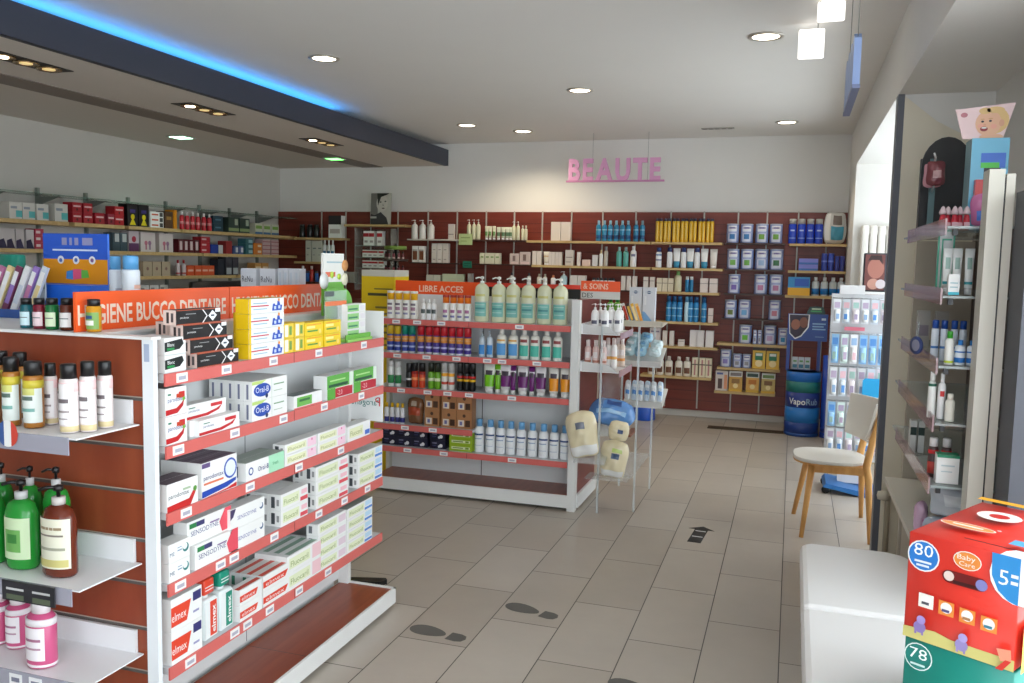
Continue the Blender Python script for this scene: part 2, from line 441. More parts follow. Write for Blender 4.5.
# ---------------------------------------------------------------- ceiling lights
def spot(x, y, z, e, ang=150, col=(1, .9, .74), r=.05):
    l = bpy.data.lights.new('lamp', 'SPOT'); l.energy = e; l.spot_size = R(ang); l.spot_blend = .6; l.color = col; l.shadow_soft_size = r
    o = bpy.data.objects.new('lamp', l); COL.objects.link(o); o.location = (x, y, z); return o
LIT = mat((255, 240, 214), emit=9.0)
def downlight():
    root = empty('downlight')
    MB().lathe([(.075, 0), (.10, 0), (.10, -.006), (.078, -.008), (.075, 0)], mat((196, 190, 180), .3, .4), 24).build('ring', root)
    MB().lathe([(0, -.003), (.075, -.003), (.075, -.001), (0, -.001)], LIT, 24).build('lens', root)
    return root
dl0 = downlight()
for i, (x, y, t) in enumerate([(-2.953, 5.051, 'beside the middle of the blue light strip'), (-1.581, 6.401, 'in front of the pink letters'), (-3.019, 7.794, 'near the far end of the dark fascia'),
                            (-2.603, 8.247, 'close to the back wall, left of the pink letters'), (-.211, 5.149, 'largest one over the aisle'), (-.121, 8.164, 'over the milk tins')]):
    o = dl0 if i == 0 else dup(dl0)
    o.location = (x, y, CZ - .0005)
    tag(o, 'round recessed ceiling light ' + t, 'ceiling light', 'round ceiling lights')
    spot(x, y, CZ - .03, 20 if i != 3 else 42, 110 if i != 3 else 150, (1, .84, .6))
def triple():
    root = empty('triple_spotlight')
    b = MB(); dk = mat((40, 36, 34), .5); b.box(-.085, -.25, -.004, .085, .25, 0, dk)
    b.build('frame', root)
    for k in range(3):
        y = -.155 + .155 * k
        lp = MB().lathe([(.068, -.004), (.068, -.012), (.05, -.006), (.0, -.005)], mat((180, 150, 110), .25, .8), 18, cy=y).build('reflector', root)
        MB().lathe([(.0, -.011), (.034, -.011), (.034, -.0065), (0, -.0065)], LIT if k == 0 else mat((220, 190, 130), emit=.9), 14, cy=y).build('bulb', lp)
    return root
tp = triple()
for i, (x, y, t) in enumerate([(-4.10, 3.815, 'nearest one'), (-4.08, 5.315, 'middle one'), (-4.12, 7.01, 'farthest one')]):
    o = tp if i == 0 else dup(tp)
    o.location = (x, y, 2.5995)
    tag(o, 'dark framed triple spotlight in the lowered ceiling, ' + t, 'spotlight', 'triple spotlights')
    spot(x, y - .155, 2.57, 7, 90)
b = None
def lamp_sq(name, x, y, z, col, label, e, lc):
    root = empty(name, (x, y, z))
    MB().box(-.09, -.09, -.006, .09, .09, 0, mat((170, 176, 166), .4)).build('frame', root)
    MB().box(-.07, -.07, -.009, .07, .07, -.0062, mat(col, emit=6)).build('lens', root)
    tag(root, label, 'ceiling light'); spot(x, y, z - .03, e, 120, lc)
lamp_sq('square_downlight', -5.24, 6.5, 2.5995, (190, 255, 220), 'small pale green ceiling light above the medicine shelves', 9, (.72, 1, .86))
lamp_sq('square_downlight', -4.63, 8.13, 2.5935, (110, 230, 110), 'small bright green ceiling light near the back left corner', 3, (.5, 1, .55))
# hanging lamp near the top edge, and a glowing panel added for a reflection
def hang(name, x, y, zc, w, h, label, rods):
    root = empty(name, (x, y, zc))
    MB().rbox(-w / 2, -.015, -h / 2, w / 2, .015, h / 2, mat((255, 250, 244), emit=2.0), .006, 1).build('light_panel', root)
    b = MB()
    for q in rods: b.tube([(q, 0, h / 2 - .004), (q, 0, CZ - zc)], .003, ALU, 6)
    b.build('suspension_rod', root)
    tag(root, label, 'hanging lamp')
hang('hanging_light_panel', .112, 4.55, 2.787, .125, .09, 'small white square hanging lamp cut by the top frame edge', (-.05,))
hang('hanging_light_panel', .03, 4.95, 2.735, .13, .15, 'small white glowing panel standing in for a reflection left of the hanging lamp', (.03,))
b = MB(); b.box(-.15, -.03, -.008, .15, .03, 0, mat((160, 156, 150), .5))
for k in range(5): b.box(-.14 + .058 * k, -.02, -.0085, -.1 + .058 * k, .02, -.0079, mat((60, 56, 54), .6))
tag(b.build('ceiling_vent', loc=(-.74, 8.4, CZ - .0005)), 'small dark ceiling vent above the back wall shelves', 'vent')

# pink hanging letters
root = empty('hanging_letters', (-2.2, 8.5, 2.36))
PINK = mat((222, 160, 200), .5); PK2 = mat((196, 126, 170), .5)
x = .01
for ch in 'BEAUTE':
    vs, fs, w = text_geo(ch, .035)
    hh = .205; kk = .9
    b = MB(); n = len(vs)
    wch = w * hh * .88
    f = [(x + px * hh * .88, -.012, .018 + py * hh) for px, py in vs]; bk = [(p[0], .012, p[2]) for p in f]
    b.add(f, fs, PINK); b.add(bk, [tuple(reversed(q)) for q in fs], PINK)
    # side walls
    from collections import Counter
    ed = Counter()
    for q in fs:
        for i in range(len(q)):
            a, c_ = q[i], q[(i + 1) % len(q)]
            ed[(min(a, c_), max(a, c_))] += 1
    side = [e for e, k_ in ed.items() if k_ == 1]
    b.add(f + bk, [(a, c_, c_ + n, a + n) for a, c_ in side], PK2)
    b.build('letter', root)
    x += wch + .030
sc_ = .95 / x
for ch in root.children: ch.scale = (sc_, 1, 1)
MB().box(-.015, -.014, 0, .965, .014, .018, PK2).build('bar', root)
for q in (.25, .8): MB().tube([(q, 0, .02), (q, 0, CZ - 2.36)], .002, ALU, 6).build('wire', root)
tag(root, 'pink hanging letters spelling BEAUTE above the back wall shelves', 'sign')
# blue hanging sign seen edge-on
root = empty('hanging_sign', (.2, 3.9, 2.27)); BL = mat((150, 174, 222), .45)
for k in range(4):
    b = MB(); y0 = -.12 + k * .16
    b.prism([(y0, .015), (y0 + .14, .015), (y0 + .14, .2), (y0 + .10, .225), (y0 + .04, .225), (y0, .2)], 0, -.014, .014, BL)
    b.build('letter', root)
MB().box(-.015, -.14, 0, .015, .54, .015, mat((120, 130, 170), .45)).build('bar', root)
for q in (-.1, .48): MB().tube([(0, q, .2), (0, q, CZ - 2.27)], .002, ALU, 6).build('wire', root)
tag(root, 'light blue hanging sign seen edge-on below the ceiling by the right beam', 'sign')

# ---------------------------------------------------------------- back wall shelving
sh = empty('wall_shelving', (0, 0, 0))
b = MB(); b.box(-5.845, 8.95, .07, .468, 8.998, 2.092, MAROOND)
for k in range(1, 20): b.box(-5.845, 8.9488, .07 + k * .1, .468, 8.95, .0735 + k * .1, mat((58, 24, 20), .5))
b.build('back_panel', sh)
for x in RAILS:
    MB().box(x - .007, 8.938, .09, x + .007, 8.9487, 2.10, mat((190, 186, 178), .35)).build('upright_rail', sh)
for (x0, x1, z, kind) in BOARDS:
    mm = {'w': BEECH, 'd': mat((70, 44, 38), .4), 'l': mat((210, 204, 196), .4), 'g': CLEAR}[kind]
    t = .014 if kind != 'w' else .024
    MB().box(x0, 8.76, z - t, x1, 8.9487, z, mm).build('shelf', sh)
tag(sh, 'long dark red slatwall shelving covering the back wall below the pink letters', 'shelving unit')

# left wall shelving
lw = empty('medicine_shelving', (0, 0, 0)); GM = mat((130, 136, 128), .4, .2)
for y in [3.0 + .5 * k for k in range(12)]:
    b = MB(); b.box(-5.849, y - .012, .9, -5.82, y + .012, 2.07, GM); b.prism([(-5.82, 2.0), (-5.82, 1.93), (-5.6, 2.0)], 1, y - .006, y + .006, GM)
    b.build('bracket_post', lw)
MB().box(-5.82, 2.6, 2.003, -5.58, 8.93, 2.011, sheet('green_glass', (120, 160, 140), .5)).build('glass_top', lw)
for (y0, y1, z) in [(2.6, 5.56, 1.80), (5.62, 6.17, 1.80), (6.22, 6.9, 1.80), (6.94, 8.93, 1.80), (2.6, 5.9, 1.577), (5.96, 7.2, 1.577), (7.24, 8.93, 1.577), (5.2, 7.75, 1.356), (7.8, 8.93, 1.356), (4.5, 8.93, 1.214)]:
    MB().box(-5.819, y0, z - .03, -5.58, y1, z, BEECH if z > 1.3 else WHITE).build('shelf', lw)
tag(lw, 'metal bracket shelving with pale boards and green glass top on the left wall', 'shelving unit')
# dark till screen among the medicines
root = empty('counter_screen', (-5.3, 7.1, 0))
MB().rbox(-.03, -.42, 1.10, .02, .42, 1.31, mat((18, 18, 22), .3), .01, 1).build('screen', root)
MB().box(-.05, -.04, .97, -.032, .04, 1.25, BLACK).build('stand', root)
MB().rbox(-.12, -.16, .95, .08, .16, .97, BLACK, .005, 1).build('foot', root)
tag(root, 'dark screen in front of the medicine shelves above the long orange sign', 'screen')
root = empty('counter', (0, 0, 0))
MB().box(-5.55, 5.6, 0, -4.95, 8.2, .91, mat((190, 184, 176), .5)).build('body', root); MB().box(-5.57, 5.58, .91, -4.93, 8.22, .9495, mat((170, 164, 156), .4)).build('worktop', root)
tag(root, 'pale serving counter in front of the left wall shelves, mostly hidden', 'counter')

# ---------------------------------------------------------------- gondola 1
def price_strip(parent, ax, fixed, a0, a1, z, labs, seam=None):
    """coloured ticket rail on a shelf edge with white price labels; ax 'y' runs along y (faces +x), 'x' along x (faces -y)"""
    h = .037; b = MB()
    if ax == 'y': b.box(fixed, a0, z - h, fixed + .006, a1, z, STRIPM)
    else: b.box(a0, fixed - .006, z - h, a1, fixed, z, STRIPM)
    if seam:
        if ax == 'y': b.box(fixed + .0061, seam - .002, z - h, fixed + .0066, seam + .002, z, mat((150, 60, 56)))
        else: b.box(seam - .002, fixed - .0066, z - h, seam + .002, fixed - .0061, z, mat((150, 60, 56)))
    st = b.build('price_strip', parent)
    for q in labs:
        b = MB(); pm = mat((240, 238, 236), .5); ik = mat((176, 174, 190), .5)
        if ax == 'y':
            b.box(fixed + .006, q - .024, z - h + .006, fixed + .0075, q + .024, z - .004, pm); b.box(fixed + .0074, q - .016, z - h + .013, fixed + .0079, q + .016, z - .013, ik)
        else:
            b.box(q - .028, fixed - .0075, z - h + .006, q + .028, fixed - .006, z - .006, pm); b.box(q - .018, fixed - .0079, z - h + .013, q + .018, fixed - .0074, z - .014, ik)
        b.build('price_label', st)
    return st
g1 = empty('toothpaste_shelving', (-1.93, 2.7, 0))
def at(b, name, parent, off): return b.build(name, parent, loc=(-off[0], -off[1], 0))
OFF = (-1.93, 2.7)
GP = mat((222, 224, 224), .45)
p_ = at(MB().box(-1.93, 2.02, .10, -1.905, 3.40, 1.318, GP).box(-1.9051, 2.69, .1, -1.9045, 2.694, 1.318, mat((120, 122, 124))), 'back_panel', g1, OFF)
b = MB(); b.box(-2.92, 1.985, .02, -1.715, 2.010, 1.312, MAROON)
for z in (1.14, 1.0, .868, .727, .598, .463, .33, .2, .08): b.box(-2.92, 1.9835, z - .005, -1.735, 1.9852, z + .004, GROOVE); b.box(-2.92, 1.983, z + .0042, -1.735, 1.9855, z + .007, mat((170, 160, 150), .4))
at(b, 'end_panel', g1, OFF)
at(MB().box(-1.735, 1.975, 0, -1.697, 1.992, 1.3125, mat((232, 236, 240), .35)).box(-1.728, 1.9745, 1.25, -1.710, 1.975, 1.30, mat((170, 182, 206))), 'post', g1, OFF)
at(MB().box(-2.93, 1.965, 1.3125, -1.695, 2.006, 1.321, mat((232, 232, 230), .35)).box(-2.93, 2.006, 1.3125, -1.90, 2.13, 1.321, mat((232, 232, 230), .35)).box(-2.93, 2.13, 1.3125, -1.90, 3.41, 1.321, mat((228, 228, 226), .35)), 'top_cap', g1, OFF)
at(MB().box(-1.905, 3.385, 0, -1.855, 3.41, 1.318, WHITE), 'post', g1, OFF)
# base with red wood top
b = MB(); b.box(-1.905, 2.02, .02, -1.628, 3.41, .082, WHITE); b.box(-1.9, 2.021, .082, -1.64, 3.398, .0835, SHELFW)
b.box(-1.9, 3.398, .082, -1.628, 3.41, .09, WHITE); b.box(-1.638, 2.02, .082, -1.628, 3.41, .09, WHITE); b.box(-1.9, 2.69, .0835, -1.64, 2.692, .084, GROOVE)
b.box(-1.9, 2.02, 0, -1.68, 3.38, .02, BLACK)
at(b, 'base', g1, OFF)
labs1 = {1.211: (2.09, 2.30, 2.56, 2.86, 3.22), .999: (2.07, 2.34, 2.62, 2.9, 3.2), .802: (2.1, 2.42, 2.72, 3.03), .588: (2.07, 2.26, 2.33, 2.56, 2.86, 3.06, 3.26), .334: (2.11, 2.33, 2.40, 2.53, 2.72, 2.93)}
for z in (1.211, .999, .802, .588, .334):
    s_ = at(MB().box(-1.905, 2.02, z - .02, -1.701, 3.40, z, mat((206, 208, 210), .4)), 'shelf', g1, OFF)
    price_strip(s_, 'y', -1.70, 2.02, 3.405, z, labs1[z], 2.69)
# white half-height side sign at the far end, lettered for the other side
b = MB(); b.box(-1.9, 3.411, .835, -1.70, 3.416, 1.325, mat((232, 232, 230), .4))
b.text('Parogencyl', (-1.712, 3.4105, .905), (-1, 0, 0), (0, 0, 1), .028, mat((60, 130, 120)), .165)
b.text('P', (-1.712, 3.4103, .903), (-1, 0, 0), (0, 0, 1), .04, mat((206, 50, 60)))
b.tube([(-1.72 - .16 * t, 3.4095, .955 + .02 * math.sin(math.pi * t)) for t in [k / 8 for k in range(9)]], .0018, mat((40, 130, 100)), 4)
at(b, 'side_sign', g1, OFF)
# trays hooked on the wooden end
TRAYM = mat((232, 232, 234), .35)
for k, (z, yf) in enumerate([(1.069, 1.751), (.662, 1.748), (.390, 1.77)]):
    b = MB(); b.box(-2.9, yf, z - .004, -1.752, 1.979, z, TRAYM); b.box(-2.9, 1.972, z, -1.775, 1.982, z + .068, TRAYM)
    tr_ = at(b, 'end_tray', g1, OFF)
    at(MB().box(-2.9, yf - .004, z - .045, -1.775, yf - .001, z + .002, sheet('grey_ticket_rail', (176, 176, 190), .75)), 'ticket_rail', tr_, (0, 0))
    if k == 1:
        for q in (-1.955, -1.865):
            b = MB(); b.box(q - .045, yf - .016, z - .05, q + .045, yf - .012, z + .004, mat((44, 44, 50), .4))
            b.box(q - .03, yf - .0166, z - .02, q + .03, yf - .016, z - .014, mat((200, 200, 200))); b.box(q - .03, yf - .0166, z - .046, q + .03, yf - .016, z - .032, mat((90, 100, 80)))
            at(b, 'shelf_tag', tr_, (0, 0))
    if k > 0:
        for q in ((-2.05,) if k == 1 else (-2.0, -1.93)):
            b = MB(); b.box(q - .022, yf - .006, z - .038, q + .022, yf - .0042, z - .006, mat((236, 236, 238))); b.box(q - .014, yf - .0065, z - .028, q + .014, yf - .006, z - .016, mat((120, 120, 140)))
            at(b, 'price_label', tr_, (0, 0))
    if k == 0:
        b = MB(); cx, cz, rr = -1.975, z - .002, .036
        for (a, c_, m_) in [(-.5, -.17, (60, 90, 150)), (-.17, .17, (238, 238, 236)), (.17, .5, (206, 70, 56))]:
            pts = [(cx + 2 * rr * (a + (c_ - a) * t / 6), cz + (rr ** 2 - (2 * rr * (a + (c_ - a) * t / 6)) ** 2) ** .5 * s if abs(2 * (a + (c_ - a) * t / 6)) < 1 else cz) for s, rng in ((-1, range(7)), (1, range(6, -1, -1))) for t in rng]
            b.poly3([(px, yf - .008, pz) for px, pz in pts], mat(m_))
        at(b, 'flag_badge', tr_, (0, 0))
# simple shelves of the hidden far side
for z in (.25, .6, .95): at(MB().box(-2.86, 2.03, z - .02, -1.935, 3.40, z, WHITE), 'rear_shelf', g1, OFF)
at(MB().box(-2.90, 2.03, 0, -1.935, 3.40, .09, WHITE), 'rear_base', g1, OFF)
tag(g1, 'near shelving unit with coral ticket strips, wooden end and white toothpaste boxes', 'shelving unit')
# orange header sign
for k, (y0, y1, lab) in enumerate([(1.985, 2.70, 'long orange header sign with white letters, nearest one'), (2.705, 3.47, 'long orange header sign with white letters, right of the tall yellow stack')]):
    b = MB(); b.box(-1.985, y0, 1.3215, -1.975, y1, 1.438, mat((240, 92, 36), .4))
    b.text('HYGIENE BUCCO DENTAIRE', (-1.9745, y0 + (.006 if k == 0 else .012), 1.342), (0, 1, 0), (0, 0, 1), .056, mat((240, 214, 196)), (.69 if k == 0 else .74), bold=True)
    tag(b.build('header_sign'), lab, 'sign')

# green card display
root = empty('card_display', (-1.8, 3.2, 1.2118))
GR = mat((104, 178, 56), .4); GR2 = mat((140, 200, 90), .4)
b = MB(); n = 10
arc = [(.11 * 1, 0), (.11, .13)] + [(.03 + .08 * math.cos(R(a)), .14 + .075 * math.sin(R(a))) for a in range(0, 91, 15)] + [(-.105, .215), (-.105, 0)]
b.prism(arc, 0, -.005, .003, GR); b.box(-.005, -.105, 0, .10, .108, .012, GR2); b.box(.088, -.105, 0, .092, .108, .03, GR)
b.build('tray', root)
b = MB()
b.box(-.06, -.125, .10, -.05, .045, .24, GR); b.box(-.061, -.125, .24, -.049, .045, .36, mat((232, 232, 226)))
for (cy, cz, r_, c_) in [(-.125, .245, .034, (236, 238, 236)), (.048, .25, .026, (232, 226, 200)), (.05, .31, .024, (214, 150, 90)), (-.06, .27, .014, (190, 220, 80)), (.0, .262, .013, (190, 220, 80))]:
    b.lathe([(0, 0), (r_, 0), (r_, .004), (0, .004)], mat(c_), 14, M=Matrix.Translation((-.049, cy, cz)) @ Matrix.Rotation(R(90), 4, 'Y'))
b.box(-.0489, -.11, .262, -.0482, -.03, .282, mat((226, 110, 80))); b.box(-.0489, -.1, .32, -.0482, .03, .326, mat((160, 190, 200)))
b.box(-.06, -.04, .2, -.005, -.03, .215, GR)
b.build('topper', root, loc=(0, .085, 0))
b = MB(); b.box(.05, -.205, .085, .052, -.03, .21, CLEAR); b.box(.052, -.2, .15, .0525, -.03, .168, mat((232, 120, 70))); b.box(.052, -.2, .188, .0525, -.13, .208, mat((80, 90, 90)))
b.box(.0, -.06, .085, .052, -.055, .095, CLEAR); b.box(-.001, -.06, .09, .0025, -.05, .1, CLEAR)
b.build('price_holder', root)
tag(root, 'green cardboard toothpaste display with white topper at the far end of the shelf', 'display')
row('carton', 'toothpaste_box', 'toothpaste box', .155, .045, .034, [(-1.745, 3.21)], 1.225, 90, 'white and green toothpaste box', 'inside the green card display', 'boxes inside the green display', levels=4,
    art=[('F', 'r', .0, .1, .62, .9, (150, 206, 130)), ('F', 'r', .05, .3, .55, .5, (40, 130, 90)), ('F', 'r', .7, .2, .95, .8, (230, 226, 230))])
# blue and orange box behind
root = empty('blue_orange_box', (-2.505, 2.50, 1.3215))
b = MB(); BW_ = .295; b.box(-BW_ / 2, -.06, 0, BW_ / 2, .06, .115, mat((34, 104, 214), .35)); b.build('body', root)
b = MB(); b.box(-BW_ / 2, .02, .115, BW_ / 2, .03, .30, mat((34, 104, 214), .35))
b.art(BW_, 0, .30, [('F', 'r', 0, .39, 1, .69, (232, 150, 20)), ('F', 'r', 0, .69, 1, 1, (40, 90, 200)), ('F', 'r', .15, .79, .85, .81, (220, 230, 245)), ('F', 'r', .3, .86, .38, .95, (150, 150, 190)), ('F', 'r', .42, .86, .46, .95, (150, 150, 190)), ('F', 'r', .5, .86, .56, .95, (150, 150, 190)), ('F', 'r', .62, .86, .78, .95, (150, 150, 190)),
      ('F', 'c', .28, .68, .05, (236, 236, 236)), ('F', 'c', .52, .68, .05, (236, 236, 236)), ('F', 'c', .77, .68, .05, (236, 236, 236)), ('F', 'c', .28, .675, .025, (80, 110, 180)), ('F', 'c', .52, .68, .025, (80, 110, 180)), ('F', 'c', .77, .68, .025, (130, 90, 140)),
      ('F', 'p', [(.36, .45), (.48, .44), (.48, .56), (.37, .54)], (70, 140, 210)), ('F', 'p', [(.47, .44), (.62, .46), (.62, .57), (.47, .57)], (230, 90, 130)), ('F', 'p', [(.6, .46), (.72, .47), (.7, .56), (.6, .56)], (100, 180, 70))], y=.02)
b.build('back_card', root)
tag(root, 'blue and orange counter display box standing behind the small bottles', 'display box')
# striped toothbrush packs at the frame edge
tb_cols = [(190, 120, 160), (225, 205, 150), (120, 60, 90), (230, 230, 232), (150, 120, 190), (206, 214, 226)]
for k in range(6):
    b = MB(); b.box(-.012, -.005, 0, .012, .005, .17, mat(tb_cols[k], .3)); b.box(-.009, -.006, .03, .009, -.0051, .14, mat(tb_cols[(k + 2) % 6], .3)); b.box(-.009, -.007, .1, .009, -.0061, .15, mat((236, 236, 238), .3))
    o = b.build('toothbrush_pack', loc=(-2.735 + .035 * k, 2.35 + .004 * k, 1.3405)); o.rotation_euler = (R(-6), R(20), 0)
    tag(o, 'tilted striped toothbrush pack in the tray at the left frame edge, ' + ORD[k] + ' from left', 'toothbrush pack', 'tilted toothbrush packs')
root = empty('toothbrush_tray', (-2.65, 2.35, 1.3215))
b = MB(); TRB = mat((40, 80, 150), .4)
b.box(-.14, -.04, 0, .15, .05, .012, TRB); b.box(-.14, -.045, 0, .15, -.04, .03, TRB); b.box(-.14, .05, 0, .15, .055, .06, TRB); b.build('tray', root)
b = MB(); b.box(-.14, .056, 0, .12, .062, .17, mat((196, 206, 210), .3)); b.box(-.14, .0555, .10, .12, .056, .15, mat((150, 160, 160), .3)); b.build('back_card', root)
tag(root, 'blue tray of toothbrush packs at the left frame edge', 'display tray')
b = MB(); b.rbox(-.05, -.02, 0, .05, .02, .22, mat((30, 130, 110), .35), .006, 1); b.box(-.045, -.0206, .05, .045, -.02, .11, mat((120, 190, 60), .35))
tag(b.build('green_box', loc=(-2.75, 2.47, 1.3215)), 'teal and lime green box at the left frame edge behind the toothbrush packs', 'box')
# yellow floor display
root = empty('floor_display', (-2.835, 5.72, 0)); YM = mat((222, 190, 10), .4)
b = MB(); b.box(-.13, -.12, 0, .13, .12, 1.43, YM); b.box(-.08, -.1205, 1.29, .125, -.12, 1.31, mat((60, 60, 30))); b.box(-.03, -.1205, 1.335, .12, -.12, 1.345, mat((110, 100, 30)))
for k in range(7): b.box(-.02, -.1205, 1.2 - k * .045, .12, -.12, 1.215 - k * .045, mat((120, 110, 40)))
b.build('body', root)
MB().box(-.13, -.12, 1.43, .13, .12, 1.475, mat((196, 196, 186), .4)).build('header_card', root)
tag(root, 'tall yellow cardboard floor display between the two shelving units', 'display stand')

# ---------------------------------------------------------------- gondola 2
g2 = empty('care_shelving', (-1.93, 5.43, 0)); OFF = (-1.93, 5.43)
MARO = wood('end_maroon', (110, 48, 44), (126, 58, 52), (1, 1, 8), .4)
at(MB().box(-2.64, 5.43, .1, -1.29, 5.45, 1.32, GP).box(-1.963, 5.4295, .1, -1.957, 5.43, 1.32, mat((60, 60, 62))), 'back_panel', g2, OFF)
at(MB().box(-2.655, 5.385, 0, -2.63, 5.45, 1.32, mat((206, 204, 190), .4)), 'left_side', g2, OFF)
at(MB().box(-1.285, 5.145, 0, -1.235, 5.20, 1.327, WHITE), 'post', g2, OFF)
b = MB(); b.box(-1.285, 5.20, .1, -1.24, 5.72, 1.325, MARO); at(b, 'end_panel', g2, OFF)
b = MB(); b.box(-2.63, 5.145, .02, -1.285, 5.43, .10, WHITE); b.box(-2.628, 5.156, .10, -1.29, 5.43, .1015, SHELFW); b.box(-2.6, 5.2, 0, -1.29, 5.42, .02, BLACK); b.box(-1.24, 5.20, .015, -1.225, 5.72, .1, WHITE)
at(b, 'base', g2, OFF)
labs2 = {1.165: (-2.47, -2.32, -2.15, -1.62), .94: (-2.46, -2.25, -2.04, -1.83, -1.73, -1.5), .71: (-2.43, -2.24, -2.1, -1.95, -1.66), .462: (-2.4, -2.2), .312: (-2.38, -2.12, -1.65)}
for z in (1.165, .94, .71, .462, .312):
    x1 = -1.29 if z != .462 else -1.925
    s_ = at(MB().box(-2.629, 5.152, z - .02, x1, 5.43, z, mat((206, 208, 210), .4)), 'shelf', g2, OFF)
    price_strip(s_, 'x', 5.151, -2.629, x1, z, labs2[z], -1.96 if x1 > -1.5 else None)
for (z, y1) in ((1.12, 5.62), (.887, 5.62)):
    b = MB(); b.box(-1.239, 5.2, z - .004, -.99, y1, z, TRAYM); b.box(-1.239, 5.2, z, -1.225, y1, z + .06, TRAYM); b.prism([(-1.225, z), (-1.225, z + .06), (-1.06, z + .045), (-1.0, z)], 1, 5.2, 5.204, sheet('white_side', (226, 226, 226), .75))
    b.box(-.99, 5.2, z - .03, -.985, y1, z + .012, sheet('tray_front', (206, 170, 180), .7))
    at(b, 'end_tray', g2, OFF)
tag(g2, 'middle shelving unit with coral strips, aerosol cans and a maroon end', 'shelving unit')
b = MB(); b.box(-2.615, 5.432, 1.3205, -1.962, 5.44, 1.411, mat((240, 84, 20), .4)); b.text('LIBRE ACCES', (-2.437, 5.4315, 1.338), (1, 0, 0), (0, 0, 1), .042, mat((244, 200, 176)), .325, bold=True)
tag(b.build('header_sign'), 'short orange header sign with white letters behind the aerosol cans', 'sign')
b = MB(); b.box(-1.958, 5.432, 1.3205, -1.305, 5.44, 1.385, BLACK); b.box(-1.958, 5.431, 1.385, -1.305, 5.441, 1.412, mat((226, 60, 40), .4))
tag(b.build('dark_sign'), 'black header panel with a red top edge behind the soap pumps', 'sign')
b = MB(); b.box(-1.30, 5.432, 1.326, -1.045, 5.44, 1.375, mat((206, 206, 200), .4)); b.box(-1.30, 5.431, 1.375, -1.045, 5.441, 1.441, mat((240, 86, 30), .4))
b.text('& SOINS', (-1.285, 5.4305, 1.39), (1, 0, 0), (0, 0, 1), .035, mat((244, 196, 170)), .165, bold=True)
b.text('DES', (-1.29, 5.4315, 1.335), (1, 0, 0), (0, 0, 1), .03, mat((50, 50, 56)), .07)
tag(b.build('header_sign'), 'small orange header sign above the maroon end panel', 'sign')

# acrylic stand with soft packs
root = empty('acrylic_stand', (0, 0, 0))
for (x, y) in [(-1.10, 5.185), (-.89, 5.30), (-.885, 5.9), (-1.1, 5.9)]:
    MB().box(x - .006, y - .006, 0, x + .006, y + .006, 1.17, sheet('acrylic_edge', (225, 232, 234), .5)).build('leg', root)
MB().box(-1.10, 5.19, .24, -.89, 5.9, .246, CLEAR).build('shelf', root)
MB().box(-1.10, 5.199, .246, -1.098, 5.9, .86, sheet('clear_side', (225, 232, 235), .10)).build('side_sheet', root)
def tray(name, x0, x1, y0, y1, z0, z1, m):
    b = MB()          # sloping tray, low at the front
    b.add([(x0, y0, z0), (x1, y0, z0), (x1, y1, z1), (x0, y1, z1), (x0, y0, z0 - .006), (x1, y0, z0 - .006), (x1, y1, z1 - .006), (x0, y1, z1 - .006)], [(0, 1, 2, 3), (7, 6, 5, 4), (0, 4, 5, 1), (1, 5, 6, 2), (2, 6, 7, 3), (3, 7, 4, 0)], m)
    b.add([(x0, y0, z0), (x1, y0, z0), (x1, y0 - .01, z0 + .035), (x0, y0 - .01, z0 + .035)], [(0, 1, 2, 3)], m)
    return b.build(name, root)
tray('tray', -1.095, -.80, 5.64, 5.89, 1.15, 1.165, mat((206, 198, 184), .4))
tray('tray', -1.07, -.80, 5.64, 5.89, .885, .99, mat((206, 206, 202), .4))
tray('tray', -1.05, -.78, 5.64, 5.89, .615, .71, mat((214, 214, 210), .4))
tray('tray', -1.215, -.935, 5.16, 5.42, .50, .60, CLEAR)
tray('tray', -1.21, -1.02, 4.98, 5.14, .36, .41, CLEAR)
MB().box(-1.15, 5.04, .249, -.89, 5.19, .255, CLEAR).build('tray_floor', root)
MB().box(-.935, 5.17, .50, -.90, 5.40, .515, mat((140, 90, 70), .5)).build('tray_edge', root)
tag(root, 'clear acrylic stand with sloping trays at the maroon end of the middle unit', 'stand')
def pk(name, cat, w, d, h, loc, rot, label, group=None, **k):
    o = pouch(name, w, d, h, **k); o.location = loc; o.rotation_euler = tuple(R(a) for a in rot); tag(o, label, cat, group); return o
pk('wipes_pack', 'wipes pack', .28, .125, .2, (-1.045, 5.25, .555), (-52, 8, 10), 'large blue plastic wipes pack on the acrylic stand', col=(92, 140, 200), gloss=.15, art=[(-.3, .1, .35, .5, (60, 90, 150)), (-.7, -.6, .6, -.3, (150, 190, 225))])
cb = dict(col=(228, 216, 182), gloss=.25)
pk('diaper_bag', 'diaper bag', .19, .12, .28, (-1.145, 5.03, .385), (-14, -14, 0), 'cream diaper bag leaning against the post of the middle unit', art=[(-.2, .15, .35, .45, (110, 116, 130)), (-.9, -.95, .95, -.55, (236, 236, 234))], **cb)
pk('diaper_bag', 'diaper bag',   .165, .11, .225, (-1.0, 5.115, .2565), (-4, 5, 0), 'cream diaper bag lowest on the acrylic stand', art=[(-.1, .05, .45, .35, (70, 90, 120)), (-.9, -.95, .9, -.6, (236, 236, 234)), (-.1, .4, .6, .6, (190, 210, 120))], **cb)
pk('diaper_bag', 'diaper bag', .12, .075, .12, (-.965, 5.095, .488), (-4, 4, 0), 'cream diaper bag behind the lowest one', art=[(0, -.2, .5, .2, (70, 90, 130))], **cb)
rnd = random.Random(4)
k = 0
